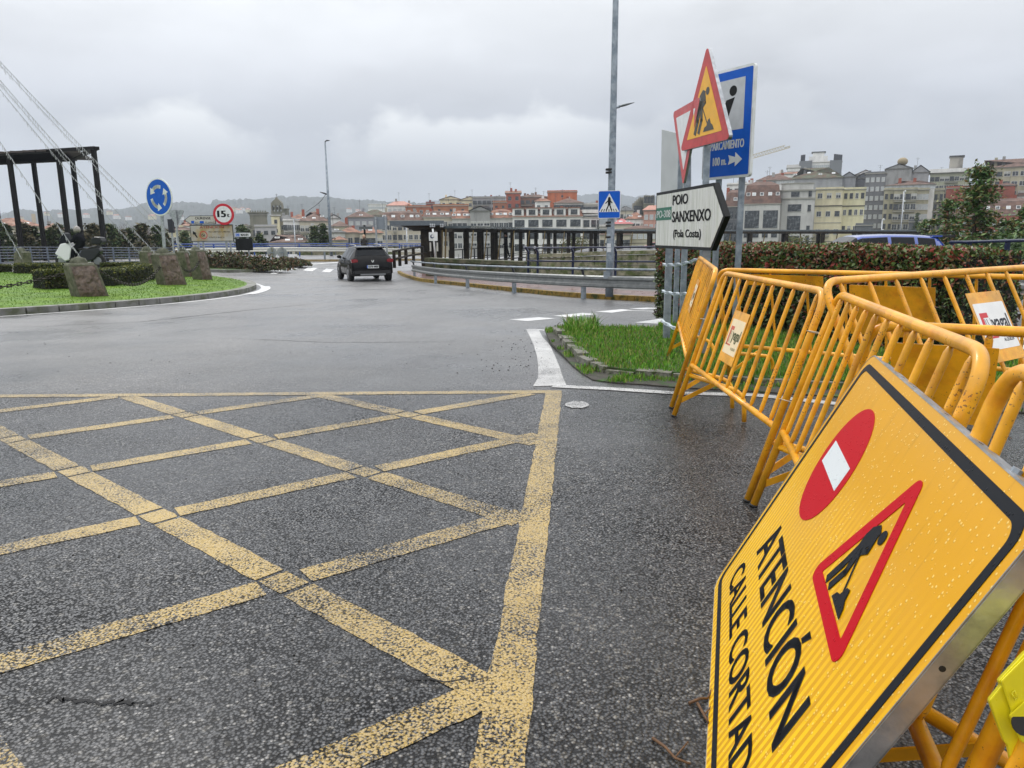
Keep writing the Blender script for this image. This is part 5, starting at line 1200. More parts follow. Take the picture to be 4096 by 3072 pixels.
# =================== cars ===================
GLASSR = M('rear_glass', (.008, .012, .012), .08, spec=.4)
TYRE = M('tyre', (.012, .012, .012), .7); RIM = M('alloy_rim', (.35, .36, .38), .3, .8); TRIM = M('black_trim', (.012, .012, .013), .55)
def car(label, loc, rz, paint, plate=None, rails=True, spoiler=False, badge=False, hatch=True):
    t = thing('car', label, 'car', loc)
    ST = [ # y, w, zb, zs, wt, zt
     (-2.09,.76,.42,.60,.66,.64),(-2.06,.86,.33,.88,.74,.94),(-2.0,.90,.28,1.0,.76,1.06),(-1.93,.91,.26,1.02,.72,1.13),(-1.66,.915,.24,1.03,.61,1.44),(-1.55,.92,.24,1.03,.60,1.48),(-1.1,.92,.24,1.02,.61,1.51),(-1.02,.92,.24,1.02,.61,1.515),(-.42,.92,.24,1.01,.62,1.525),(-.34,.92,.24,1.01,.62,1.525),(.3,.92,.24,1.0,.62,1.50),(.42,.92,.24,1.0,.63,1.46),(1.02,.91,.24,.99,.74,1.08),(1.12,.90,.24,.97,.76,1.04),(1.75,.87,.26,.88,.70,.95),(2.0,.80,.32,.78,.62,.86),(2.07,.70,.38,.62,.52,.68)]
    def sect(s):
        y, w, zb, zs, wt, zt = s
        return [(0,zb),(w*.88,zb),(w,zb+.1),(w*1.0,.60),(w*.985,zs-.1),(w*.955,zs),(wt+.02,zt-.06),(wt-.06,zt-.01),(wt*.5,zt+.012),(0,zt+.018)]
    body = MB(); g = {}
    for s in ST:
        pr_ = sect(s)
        for k, (x, z) in enumerate(pr_): g[(s[0], k, 1)] = Vector((x, s[0], z)); g[(s[0], k, -1)] = Vector((-x, s[0], z))
    wl_q = []; wins = MB(); rear = MB(); front = MB()
    for a_, c_ in zip(ST, ST[1:]):
        ya, yc = a_[0], c_[0]
        for sd in (1, -1):
            for k in range(9):
                q4 = [g[(ya,k,sd)], g[(yc,k,sd)], g[(yc,k+1,sd)], g[(ya,k+1,sd)]]
                if sd == -1: q4 = q4[::-1]
                if k == 5 and (ya, yc) in ((-1.55,-1.1),(-1.02,-.42),(-.34,.3),(.42,1.02),(.3,.42)) : m_ = wins
                elif k >= 6 and (ya, yc) == (-1.93,-1.66): m_ = rear
                elif k >= 6 and (ya, yc) == (.42,1.02): m_ = front
                else: m_ = body
                if m_ is not body:   # pull glass in a little, leave a lip
                    c = sum(q4, Vector())/4; body.add(q4, [(0,1,2,3)], TRIM); nrm = (q4[1]-q4[0]).cross(q4[2]-q4[0]).normalized(); q4 = [c+(v-c)*(.94 if m_ is wins else 1.0)+nrm*.006 for v in q4]; (wl_q.append((q4, sd)) if m_ is wins else m_.add(q4, [(0,1,2,3)], GLASSD, False))
                else: body.add(q4, [(0,1,2,3)], TRIM if k < 2 else paint, True)
    for e_ in (ST[0], ST[-1]):
        for sd in (1, -1): body.add([g[(e_[0],k,sd)] for k in range(10)], [tuple(range(10))], paint)
    o = body.build('body', t, True)
    bm = bmesh.new(); bm.from_mesh(o.data); bmesh.ops.remove_doubles(bm, verts=bm.verts, dist=.0005); bmesh.ops.recalc_face_normals(bm, faces=bm.faces); bm.to_mesh(o.data); bm.free()
    
    for q4, sd in wl_q: w1 = MB(); w1.add(q4, [(0,1,2,3)], GLASSD); w1.build('side_window', t, True)
    rear.build('rear_window', t, True); front.build('windscreen', t, True)
    for sx in (1, -1):
        for y in (-1.28, 1.30):
            a_ = MB(); a_.tube([(sx*.80, y, .34), (sx*.935, y, .34)], .40, TRIM, 26); a_.build('wheel_arch', t, True)
            w_ = MB(); w_.tube([(sx*.72, y, .33), (sx*.74, y, .33), (sx*.93, y, .33), (sx*.945, y, .33)], [.30, .335, .335, .30], TYRE, 26); wo_ = w_.build('wheel', t, True)
            r_ = MB(); r_.tube([(sx*.946, y, .33), (sx*.955, y, .33)], .21, RIM, 20)
            r_.tube([(sx*.956, y, .33), (sx*.958, y, .33)], .16, TRIM, 16)
            for k in range(5): a = k*1.2566; r_.beam((sx*.962, y, .33), (sx*.962, y+.2*math.cos(a), .33+.2*math.sin(a)), .012, .05, RIM, up=(0, -math.sin(a), math.cos(a)))
            r_.build('rim', wo_, True)
        l_ = MB(); zz = .93
        l_.prism([(sx*.64, .87), (sx*.90, .84), (sx*.93, .98), (sx*.74, 1.01), (sx*.63, .96)] if sx > 0 else [(sx*.63, .96), (sx*.74, 1.01), (sx*.93, .98), (sx*.90, .84), (sx*.64, .87)], 1.93, 2.095, M('tail_lamp', (.20, .004, .008), .15, coat=.5), Matrix(((1,0,0,0),(0,0,-1,0),(0,1,0,0),(0,0,0,1)))); l_.build('tail_light', t, True)
        l_ = MB(); l_.box((sx*.62-.1, -2.105, .40), (sx*.62+.1, -2.06, .47), M('tail_lamp', (1, 0, 0))); l_.build('reflector', t, True)
        l_ = MB(); l_.box((sx*.60-.14, 1.93, .72), (sx*.60+.14, 2.03, .82), M('headlamp', (.7, .72, .75), .1)); l_.build('headlight', t, True)
        mm_ = MB(); mm_.ball((sx*1.0, .55, 1.05), .11, paint, 10, (1, .55, .7)); mm_.beam((sx*.90, .56, 1.0), (sx*1.0, .55, 1.04), .05, .04, TRIM); mm_.build('mirror', t, True)
        if rails:
            r_ = MB(); r_.tube(smoothline([(sx*.56, -1.35, 1.50), (sx*.56, -1.15, 1.575), (sx*.56, 0, 1.60), (sx*.56, .2, 1.52)], 4), .025, M('roof_rail', (.30, .31, .32), .35, .6), 8); r_.build('roof_rail', t, True)
        d_ = MB(); d_.box((sx*.922-.004, -.38, .3), (sx*.922+.004, -.37, .98), TRIM); d_.box((sx*.93-.008, -.32, .86), (sx*.93+.012, -.18, .885), paint); d_.build('door_handle', t, True)
    b_ = MB(); b_.box((-.55, -2.125, .30), (.55, -2.05, .36), M('skid_plate', (.25, .26, .27), .4, .5)); b_.box((-.78, -2.11, .36), (.78, -2.05, .50), TRIM); b_.build('bumper', t, True)
    b_ = MB(); b_.prism([(-.62, -1.74), (.62, -1.74), (.60, -1.5), (-.60, -1.5)], 1.455, 1.50, paint); b_.build('spoiler', t, True)
    if spoiler: b_ = MB(); b_.prism([(-.60, -2.08), (.60, -2.08), (.58, -1.5), (-.58, -1.5)], 1.44, 1.505, TRIM); b_.build('roof_spoiler', t, True)
    w_ = MB(); w_.beam((0, -1.905, 1.15), (-.28, -1.86, 1.20), .02, .02, TRIM); w_.build('rear_wiper', t, True)
    a_ = MB(); a_.tube([(0, -1.35, 1.51), (0, -1.5, 1.68)], .005, TRIM, 5); a_.build('aerial', t, True)
    if plate:
        Xp = Matrix.Translation((-.26, -2.128, .60)) @ Matrix(((1,0,0,0),(0,0,-1,0),(0,1,0,0),(0,0,0,1)))
        p_ = MB(); p_.prism(rrect(0, 0, .52, .13, .01), 0, .01, WHT, Xp); p_.prism([(0, 0), (.035, 0), (.035, .13), (0, .13)], .0102, .0115, BLU, Xp); po = p_.build('number_plate', t, True)
        p_ = MB(); text(p_, plate, .055, .025, .085, .45, .012, BLK, Xp, .005); p_.build('lettering', po, True)
    if badge:
        Xp = Matrix.Translation((0, -2.105, .90)) @ Matrix(((1,0,0,0),(0,0,-1,0),(0,1,0,0),(0,0,0,1)))
        p_ = MB(); p_.prism([(-.06, .05), (-.045, -.02), (0, -.06), (.045, -.02), (.06, .05), (.03, .05), (.022, 0), (-.022, 0), (-.03, .05)], 0, .03, WHT, Xp); p_.build('badge', t, True)
    t.rotation_euler = (0, 0, rz); return t
BKP = M('black_car_paint', (.004, .004, .005), .18, spec=.15, coat=.16); BLP = M('blue_car_paint', (.005, .045, .30), .15, coat=1.0)
c0_ = G(1490, 1125); hd = rad(22); fwd_ = Vector((-math.sin(hd), math.cos(hd), 0)); cc_ = c0_+fwd_*1.9; cc_.z = gz(cc_.x, cc_.y)+.006
car('black hatchback with roof rails driving away around the bend', cc_, hd, BKP, '4370 MBF', badge=True)
bq = P(3450, 1000, 20.3); car('bright blue hatchback whose roof shows above the red hedge', (bq.x, 20.3, -.17), rad(88), BLP, rails=False, spoiler=True)
rq = P(2618, 985, 120); car('small red car far off beside the arrow board, beyond the walkway', (rq.x, 120, rq.z-.9), rad(70), M('red_car_paint', (.45, .02, .03), .2, coat=.8), rails=False)
# =================== scooter and rider ===================
sq = P(330, 1062, 33); gzz = sq.z-.1
t = thing('motor_scooter', 'white touring scooter with windscreen and dark top case, facing left', 'scooter', (sq.x, 33, gzz)); SW = M('white_fairing', (.75, .76, .78), .2, coat=.8)
XS = Matrix(((1,0,0,0),(0,0,-1,0),(0,1,0,0),(0,0,0,1)))
def pr2(name, poly, th, mat, par=None):
    b = MB(); b.prism(poly, -th/2, th/2, mat, XS); o = b.build(name, par or t, True); md = o.modifiers.new('b', 'BEVEL'); md.width = min(.04, th*.2); md.segments = 2; return o
pr2('front_fairing', [(-1.02,.62),(-.72,1.04),(-.38,1.10),(-.28,.80),(-.42,.34),(-.62,.30),(-.80,.46)], .46, SW)
pr2('front_mudguard', [(-1.05,.42),(-.95,.60),(-.70,.62),(-.62,.40)], .2, SW)
pr2('windscreen', [(-.86,.98),(-.60,1.50),(-.50,1.50),(-.42,1.06)], .42, GLASSD)
pr2('floor_body', [(-.55,.25),(-.5,.42),(-.1,.45),(.15,.78),(.85,.86),(.95,.72),(.6,.35),(.1,.22)], .36, M('grey_fairing', (.03, .032, .036), .4, spec=.2))
pr2('seat', [(-.05,.74),(.0,.84),(.4,.84),(.55,.94),(.8,.94),(.8,.82)], .32, TRIM)
pr2('top_case', [(.62,1.0),(.60,1.22),(.75,1.33),(1.02,1.30),(1.08,1.12),(1.0,1.0)], .46, M('dark_case', (.015, .016, .018), .35, spec=.3))
for x in (-.82, .72):
    b = MB(); b.tube([(x, -.07, .3), (x, .07, .3)], .30, TYRE, 20); b.tube([(x, -.075, .3), (x, .075, .3)], .17, RIM, 16); b.build('wheel', t, True)
JR = [(.15,0,.88),(.12,0,1.12),(.02,0,1.38),(-.02,0,1.48),(-.05,0,1.58), (-.22,.14,.86),(-.30,.16,.45),(-.42,.16,.36), (-.22,-.14,.86),(-.30,-.16,.45),(-.42,-.16,.36), (.0,.2,1.34),(-.18,.27,1.14),(-.45,.28,1.08), (.0,-.2,1.34),(-.18,-.27,1.14),(-.45,-.28,1.08)]
ER = [(0,1),(1,2),(2,3),(3,4),(0,5),(5,6),(6,7),(0,8),(8,9),(9,10),(2,11),(11,12),(12,13),(2,14),(14,15),(15,16)]
r0, bo = figure('person', 'scooter rider in dark jacket and grey helmet, seated facing left', (sq.x, 33, gzz), JR, ER, [.16,.17,.17,.07,.08,.11,.07,.06,.11,.07,.06,.09,.07,.05,.09,.07,.05], DARK)
b = MB(); b.ball((-.06, 0, 1.63), .15, M('grey_helmet', (.28, .26, .24), .25, var=.3, vs=9), 14, (1.05, .9, 1.05)); b.ball((-.12, 0, 1.62), .115, TRIM, 10, (1, .95, .5)); b.build('helmet', r0, True)
# =================== trees ===================
CON = [(.045,.085,.028),(.075,.12,.035),(.10,.14,.05),(.14,.14,.055),(.03,.06,.024)]
LC = M('conifer_needles', (.03, .05, .015), .6, island=CON, spec=.3); LC2 = M('brownish_conifer', (.05, .05, .02), .6, island=[(.09,.09,.035),(.13,.11,.05),(.06,.075,.03),(.18,.15,.08),(.035,.05,.02)], spec=.3)
LRW = M('redwood_leaves', (.05, .09, .02), .5, island=[(.06,.14,.035),(.10,.18,.045),(.035,.08,.025),(.17,.18,.05),(.20,.14,.05),(.08,.17,.04)], spec=.3)
BARK = M('bark', (.06, .045, .035), .85, var=.3, vs=8, bump=.5)
BARE = M('bare_twigs', (.16, .13, .12), .8)
def conifer(label, c, H_, r_, n, s, mat, rnd, levels=13, p_=1.0, name='conifer_tree', grp=None, droop=.15, gap=.0, lowz=.05):
    t = thing(name, label, 'tree', c, grp); c = Vector(c); b = MB(); b.tube([c, c+Vector((0, 0, H_*.5)), c+Vector((.02, 0, H_))], [H_*.018+.04, H_*.012, .015], BARK, 7); tr = b.build('trunk', t)
    b = MB(); mi = b.mi(mat); bt_ = MB(); per = max(4, n//(levels*7))
    for L_ in range(levels):
        for k in range(7):
            z = H_*(lowz+(.97-lowz)*(L_+rnd.random()*1.3-.5)/(levels-1)); z = min(H_*.98, max(0, z)); R_ = r_*(1-(z/H_))**p_*rnd.uniform(.75, 1.15)+.06*r_
            a = rnd.uniform(0, 6.28); rr_ = R_*rnd.uniform(.55, 1.15); tip = c+Vector((math.cos(a)*rr_, math.sin(a)*rr_, z-droop*rr_+rnd.uniform(-.1, .1))); root = c+Vector((0, 0, z))
            bt_.tube([root, tip], [.02+.004*H_/4, .006], BARK, 4, cap=False)
            for q in range(per):
                u = gap+(1-gap)*rnd.random()**.6; p = root.lerp(tip, u)+Vector((rnd.gauss(0, 1), rnd.gauss(0, 1), rnd.gauss(0, .6)))*(.10*rr_*(1.2-u*.7)+.05*r_); leafquad(b, p, s*rnd.uniform(.5, 1.4), mi, rnd, Vector((0, 0, 1)), .42)
    b.build('crown', t); bt_.build('limbs', t); return t
def at_t(x, ytop, D, zb, f, *a, **k):
    q = P(x, ytop, D); H_ = q.z-zb; return f(a[0], (q.x, q.y, zb), H_, *a[1:], **k)
rnd = random.Random(55)
LT = [(-20,885,70,2.3,LC2,'pointed conifer at the left edge behind the railing'),(20,905,66,2.0,LC,'low dark conifer in front of the tan roofed house'),(90,902,68,2.4,LC2,'rounded conifer between the first two black posts'),(130,918,70,2.2,LC,'small conifer just left of the second black post'),(200,925,70,2.4,LC,'conifer directly behind the scooter windscreen'),(228,905,72,2.2,LC2,'conifer between scooter and third black post'),(292,925,70,1.8,LC,'small dark conifer behind the rider helmet'),(345,928,72,2.2,LC2,'short conifer right of the scooter rider'),(376,903,68,3.0,LC2,'tall pale conifer beside the last black post'),(440,908,70,2.6,LC,'dark pointed conifer right of the black frame'),(480,930,72,2.2,LC2,'low conifer below the wooded hill'),(520,925,74,2.2,LC,'low conifer left of the bare tree'),(568,905,72,2.4,LC2,'conifer left of the blue sign post'),(625,912,74,2.2,LC,'conifer directly behind the blue sign post'),(655,925,76,2.0,LC2,'conifer just right of the blue sign post'),(740,935,80,2.4,LC,'dark conifer left of the warning panel'),(1255,912,95,2.2,LC,'dark fir in front of the slate roofed white building'),(1292,905,96,1.9,LC,'second dark fir beside the distant lamp post'),(965,908,90,2.4,LC,'bushy evergreen above the MARIN sign'),(1040,948,88,2.4,LC,'low evergreen right of the MARIN sign'),(985,925,92,2.4,LC,'dark evergreen between the MARIN sign and grey building')]
for x, y, D, r_, m_, lab in LT: at_t(x, y-8, D, -4.5, conifer, lab, r_*1.35, 3600, .20, m_, rnd, grp='trees beyond the left railing')
def bare(label, x, y, D, zb, r_, name='bare_tree'):
    q = P(x, y, D); c = Vector((q.x, q.y, zb)); H_ = q.z-zb; t = thing(name, label, 'tree', c); b = MB(); b.tube([c, c+Vector((0, 0, H_*.45))], [.16, .1], BARK, 6); b.build('trunk', t); b = MB(); rn = random.Random(int(x))
    def br(p, d, ln, w, dep):
        e = p+d*ln; b.tube([p, e], [w, w*.6], BARE, 4, cap=False)
        if dep:
            for k in range(4): nd = (d+Vector((rn.gauss(0, .5), rn.gauss(0, .5), rn.gauss(.12, .3)))).normalized(); br(e, nd, ln*rn.uniform(.55, .8), w*.55, dep-1)
    for k in range(5): br(c+Vector((0, 0, H_*.4)), Vector((rn.gauss(0, .45), rn.gauss(0, .45), 1)).normalized(), H_*.2, .07, 4)
    b.build('crown', t)
bare('bare grey winter tree between the conifers and the hill', 515, 880, 86, -5, 3); bare('second bare tree left of the blue sign', 590, 885, 90, -5, 3); bare('small bare tree behind the far end of the lawn', 460, 905, 95, -5, 3)
# trees on the right
at_t(3925, 655, 27, -4.2, conifer, 'tall feathery redwood with green and bronze foliage above the right railing', 2.9, 12000, .085, LRW, rnd, 24, 1.0, droop=.05, gap=.1)
at_t(3800, 800, 29, -4, conifer, 'narrower shrubby tree left of the tall redwood', 2.0, 6200, .08, LRW, rnd, 18, .8, droop=-.1)
at_t(4050, 880, 26, -3.5, conifer, 'broad green bush at the right edge behind the railing', 1.8, 7200, .085, LRW, rnd, 16, .55, droop=-.1)
at_t(4130, 820, 25, -3.5, conifer, 'green tree cut by the right edge of the picture', 1.7, 6000, .085, LRW, rnd, 16, .6, droop=-.1)
at_t(3720, 880, 30, -3.5, conifer, 'low bushy tree behind the rear of the blue car', 1.3, 4200, .08, LRW, rnd, 14, .5, droop=-.2)
LGR = M('bank_leaves', (.04, .08, .02), .5, island=[(.05,.10,.03),(.08,.15,.035),(.03,.055,.02),(.12,.18,.05),(.035,.07,.02)], spec=.35)
for x, y, D, rx, rz_, lab in ((3860,1120,21,1.6,1.6,'dark green bank shrub below the right railing'), (4030,1110,20,1.7,1.7,'large leafy shrub behind the two dark rails'), (3720,1110,23,1.5,1.5,'leafy shrub behind the end of the photinia hedge'), (4180,1100,19,1.8,1.8,'leafy shrub cut off by the right edge')):
    q = P(x, y, D); shrub(lab, (q.x, q.y, q.z-.7), (rx, 1.2, rz_), 5000, .07, LGR, rnd, 'bush', 'bush')
railing('railing', 'dark blue two rail railing at the right edge in front of the trees', [P(3790, 1126, 19), P(3860, 1132, 18.3), P(4010, 1145, 16.5), P(4240, 1165, 14.5)], .98, (1., .52), STEELB, .035, .08)
guardrail('double guardrail low at the right edge beyond the hedge', [P(3560, 1165, 17.5), P(3760, 1180, 15.8), P(3960, 1195, 14.3), P(4260, 1225, 12.5)], .55, GUARD, False)
at_t(3672, 850, 215, -8, conifer, 'thin dark cypress in front of the curved balconied building', 1.3, 1500, .4, LC, rnd, 12, .35)
for x, D, z, lab in ((2300, 110, -1.4, 'pale green shrub behind the walkway railing'), (3190, 100, -1.6, 'yellowish round bush behind the walkway, above the hedge'), (2930, 60, -.6, 'small bush poking above the hedge beside the blue board post')):
    q = P(x, 975, D); shrub(lab, (q.x, q.y, q.z-1.2), (2.6 if D > 90 else .6, 1, 2.4 if D > 90 else 1.3), 1400, .14, M('yellow_green', (.12, .14, .03), .6, island=[(.12,.13,.03),(.16,.16,.05),(.07,.09,.02)]), rnd, 'bush', 'bush')
# =================== land beyond the railings ===================
FARG = M('river_bank', (.06, .075, .03), .9, var=.3, vs=.05)
def fz(x, y): return -9.0
grid('far_ground', -1500, 1500, 84, 1300, 80, FARG, zf=lambda x, y: -9.+(.25 if y > 100 else 0))
b = MB(); b.v = [Vector((-60, 84, -1.2)), Vector((46, 84, -1.2)), Vector((60, 100, -9)), Vector((-80, 100, -9)), Vector((46, -6, -.1)), Vector((80, -10, -9)), Vector((-60, -6, -.1)), Vector((-100, -10, -9))]
for f_ in ((0,1,2,3),(1,4,5,2),(6,0,3,7)): b.face(f_, FARG)
tag(b.build('embankment'), kind='structure')
b = MB(); b.v = [Vector(v) for v in ((-3000,-400,-9.4),(3000,-400,-9.4),(3000,3400,-9.4),(-3000,3400,-9.4))]; b.face((0,1,2,3), FARG); tag(b.build('valley_floor'), kind='structure')
# wooded hills: a surface that climbs to the ridge line seen in the photograph
HILL = M('wooded_hillside', (.012, .022, .018), .95, var=.5, vs=.03, col2=(.03, .035, .026), c2lo=.5, c2hi=.6)
def hills(name, prof, D0, D1, amp, seed, step=3, rows=12, z0=-9):
    b = MB(); xs_ = list(range(prof[0][0], prof[-1][0], step)); n = len(xs_)
    def rz(x):
        for (xa, ya), (xb, yb) in zip(prof, prof[1:]):
            if xa <= x <= xb: t = (x-xa)/(xb-xa); return ya+(yb-ya)*t
    for i, x in enumerate(xs_):
        top = P(x, rz(x), D1)
        for r_ in range(rows+2):
            u = min(1, r_/rows); D = D0+(D1-D0)*u
            bx = P(x, 900, D).x; 
            z = z0+(top.z-z0)*(u**1.25)
            z += amp*(noise.noise(Vector((bx*.012, D*.01, seed)))*2.2+noise.noise(Vector((bx*.05, D*.04, seed)))*1.1+noise.noise(Vector((bx*.14, D*.1, seed)))*.8)*(.3+.7*u)
            if r_ == rows+1: D += 150; z -= 60
            b.v.append(Vector((bx, D, z)))
    R2 = rows+2; mi = b.mi(HILL)
    for i in range(n-1):
        for r_ in range(R2-1): a = i*R2+r_; b.f.append((a, a+R2, a+R2+1, a+1)); b.m.append(mi); b.sm.append(False)
    tag(b.build(name), kind='structure')
hills('near_hill', [(-700,870),(-100,868),(0,862),(50,848),(85,838),(185,846),(275,841),(363,832),(464,836),(544,822),(640,808),(700,808),(780,808),(850,816),(860,801),(950,798),(1060,792),(1140,785),(1266,788),(1425,797),(1551,803),(1700,812),(2200,812),(2600,815),(3000,830),(4300,840),(4900,850)], 700, 1900, 4.0, 1)
hills('far_hill', [(-700,850),(0,852),(400,846),(800,840),(1500,820),(2000,795),(2310,780),(2412,773),(2500,778),(2590,783),(2800,800),(3400,820),(3650,760),(3760,740),(4100,750),(4900,800)], 2100, 2900, 5.0, 5, 5)
# =================== town ===================
TILE = M('terracotta_tiles', (.235, .10, .052), .75, var=.3, vs=.6, col2=(.13, .055, .035), stretch=(1, 1, 1)); TILEB = M('brown_tiles', (.125, .065, .044), .8, var=.3, vs=.6, col2=(.08, .045, .034)); TILEP = M('pink_tiles', (.42, .20, .15), .7, var=.2, vs=.8)
GRNR = M('mossy_roof', (.07, .08, .045), .85, var=.3, vs=.5, col2=(.10, .06, .04)); DARKR = M('slate_roof', (.04, .043, .045), .6, var=.3, vs=.8); FLATR = M('flat_roof', (.22, .22, .21), .8, var=.15, vs=.5)
W_ = {}
def wall(nm, c, c2=None): 
    if nm not in W_: W_[nm] = M(nm, c, .85, var=.14, vs=.35, col2=c2 or tuple(v*.78 for v in c), c2lo=.48, c2hi=.72, stretch=(1, 1, .35))
    return W_[nm]
beige = wall('beige_render', (.50, .455, .36)); lightg = wall('light_grey_render', (.54, .535, .51)); cream = wall('cream_render', (.68, .62, .42)); white = wall('white_render', (.76, .755, .73)); greyr = wall('grey_render', (.32, .33, .34)); dgrey = wall('dark_grey_cladding', (.10, .105, .115)); olive = wall('stained_ochre_render', (.42, .39, .28), (.24, .24, .15)); redb = wall('red_brick', (.33, .085, .045), (.24, .06, .035)); pink = wall('salmon_render', (.50, .27, .21)); stonew = wall('old_granite', (.20, .19, .145), (.09, .095, .06)); concr = wall('stained_concrete', (.34, .34, .33), (.14, .145, .13)); brownb = wall('brown_brick', (.20, .11, .075)); mar = wall('maroon_cladding', (.22, .05, .04)); grn = wall('greenish_render', (.42, .43, .31))
WFR = M('white_window_frame', (.62, .63, .62), .5); DFR = M('dark_window_frame', (.05, .055, .06), .5)
PANE = M('window_pane', (.03, .035, .04), .15, var=.4, vs=.9, col2=(.17, .19, .20), c2lo=.5, c2hi=.62); BLIND = M('roller_blind', (.45, .45, .42), .7); PANEL_ = M('white_glazing', (.46, .49, .50), .3, var=.2, vs=1)  # paler pane blotches are reflections painted into the glass colour
_wm = {}
def winmesh(w, h, kind):
    k = (round(w, 2), round(h, 2), kind)
    if k in _wm: return _wm[k]
    b = MB(); fr = DFR if kind in ('dark', 'big') else WFR; pn = PANEL_ if kind == 'white' else PANE
    b.box((-w/2, -.02, 0), (w/2, .10, h), pn)
    t_ = .09
    for a, c in (((-w/2-t_, -.09, -t_), (-w/2, .02, h+t_)), ((w/2, -.09, -t_), (w/2+t_, .02, h+t_)), ((-w/2, -.09, -t_), (w/2, .02, 0)), ((-w/2, -.09, h), (w/2, .02, h+t_))): b.box(a, c, fr)
    if kind == 'blind': b.box((-w/2, -.05, h*.55), (w/2, -.025, h), BLIND)
    nm = 2 if w < 2.2 else int(w/.8)
    for i in range(1, nm): x = -w/2+w*i/nm; b.box((x-.04, -.07, 0), (x+.04, -.021, h), fr)
    if kind == 'big': 
        for j in range(1, max(2, int(h/1.3))): z = h*j/int(max(2, h/1.3)); b.box((-w/2, -.075, z-.05), (w/2, -.022, z+.05), fr)
    b.box((-w/2-.15, -.16, -.16), (w/2+.15, .0, -t_), M('window_sill', (.42, .41, .38), .8))
    o = b.build('window'); me = o.data; bpy.data.objects.remove(o); _wm[k] = me; return me
def place(me, name, parent, loc, rz=0):
    o = bpy.data.objects.new(name, me); COL.objects.link(o); o.parent = parent; o.location = loc; o.rotation_euler = (0, 0, rz); return o
BALM = M('balcony_rail', (.06, .065, .06), .5, .3); BALC = M('balcony_slab', (.32, .31, .27), .8)
def building(label, x0, x1, ytop, D, dp=12, wl=beige, cols=4, floors=4, win=(1.1, 1.4, 'plain'), roof=('flat',), yaw=None, zb=-9, fl=3., cat='building', name='apartment_building', side=0, balc=(), sky=0, chim=1, first=None, skip=(), gap=None, cornice=True, off=1.5):
    a, c = P(x0, ytop, D), P(x1, ytop, D); ze = a.z-zb
    if yaw is None: yaw = -math.degrees(math.atan2((a.x+c.x)/2, D))
    u_ = Vector((math.cos(rad(yaw)), math.sin(rad(yaw)))); w = (c.x*a.y-c.y*a.x)/(u_.x*c.y-u_.y*c.x)
    t = thing(name, label, cat, (a.x, a.y, zb)); t.rotation_euler = (0, 0, rad(yaw)); rn = random.Random(int(x0*3+x1))
    b = MB(); b.box((0, 0, 0), (w, dp, ze), wl); b.build('wall', t, True)
    if cornice: b = MB(); b.box((-.25, -.3, ze-.25), (w+.25, dp+.2, ze+.0), BALC); b.build('cornice', t, True)
    k = roof[0]; rm = roof[-1] if k != 'flat' else FLATR; ro = None
    if k == 'flat':
        b = MB(); b.box((-.1, -.1, ze+.01), (w+.1, .2, ze+.5), wl); b.box((.2, .2, ze+.01), (w-.1, dp, ze+.15), FLATR); ro = b.build('roof', t, True); rh = .4
    else:
        rh = P(x0, ytop, D).z; rh = P(x0, roof[1], D+dp*.5).z-a.z; b = MB(); e = .5
        if k == 'gable':  # ridge along the facade
            rr_ = roof[2] if len(roof) > 3 else 0
            b.v = [Vector(v) for v in ((-e,-e,ze),(w+e,-e,ze),(w+e,dp+e,ze),(-e,dp+e,ze),(-e+rr_,dp/2,ze+rh),(w+e-rr_,dp/2,ze+rh))]
            for f_ in ((0,1,5,4),(2,3,4,5),(0,4,3),(1,2,5),(0,3,2,1)): b.face(f_, rm)
        elif k == 'front':  # gable facing the viewer
            b.v = [Vector(v) for v in ((-e,-e,ze),(w+e,-e,ze),(w+e,dp+e,ze),(-e,dp+e,ze),(w/2,-e,ze+rh),(w/2,dp+e,ze+rh))]
            for f_ in ((0,4,5,3),(1,2,5,4),(0,3,2,1)): b.face(f_, rm)
            b.face((2,3,5), wl); b.v += [Vector((0,-.05,ze)), Vector((w,-.05,ze)), Vector((w/2,-.05,ze+rh-.3))]; b.face((6,7,8), wl)
        elif k == 'mono':
            b.v = [Vector(v) for v in ((-e,-e,ze),(w+e,-e,ze),(w+e,dp,ze),(-e,dp,ze),(-e,dp,ze+rh),(w+e,dp,ze+rh))]
            for f_ in ((0,1,5,4),(2,3,4,5),(0,4,3),(1,2,5),(0,3,2,1)): b.face(f_, rm)
        elif k == 'mansard':
            m2 = dp*.22; b.v = [Vector(v) for v in ((-.2,-.2,ze),(w+.2,-.2,ze),(w+.2,dp,ze),(-.2,dp,ze),(.6,m2,ze+rh*.8),(w-.6,m2,ze+rh*.8),(w-.6,dp-m2,ze+rh*.8),(.6,dp-m2,ze+rh*.8),(w*.3,dp/2,ze+rh),(w*.7,dp/2,ze+rh))]
            for f_ in ((0,1,5,4),(1,2,6,5),(2,3,7,6),(3,0,4,7),(4,5,9,8),(6,7,8,9),(5,6,9),(7,4,8)): b.face(f_, rm)
        ro = b.build('roof', t, True)
        for i in range(sky):
            u = (i+.6)/(sky+.2)+rn.uniform(-.04, .04); dpt = dp/2 if k != 'mono' else dp; fr_ = rn.uniform(.25, .6) if k != 'mansard' else .5
            if k == 'mansard': yy = dp*.22*fr_; zz = ze+rh*.8*fr_; sl = math.atan2(rh*.8, dp*.22)
            else: yy = dpt*fr_; zz = ze+rh*fr_; sl = math.atan2(rh, dpt)
            b = MB(); X_ = Matrix.Translation((w*u, yy, zz)) @ Matrix.Rotation(sl, 4, 'X'); b.box((-.55, -.6, .06), (.55, .6, .18), WFR, X_); b.box((-.42, -.47, .185), (.42, .47, .2), PANEL_ if i % 2 else PANE, X_); b.build('skylight', ro, True)
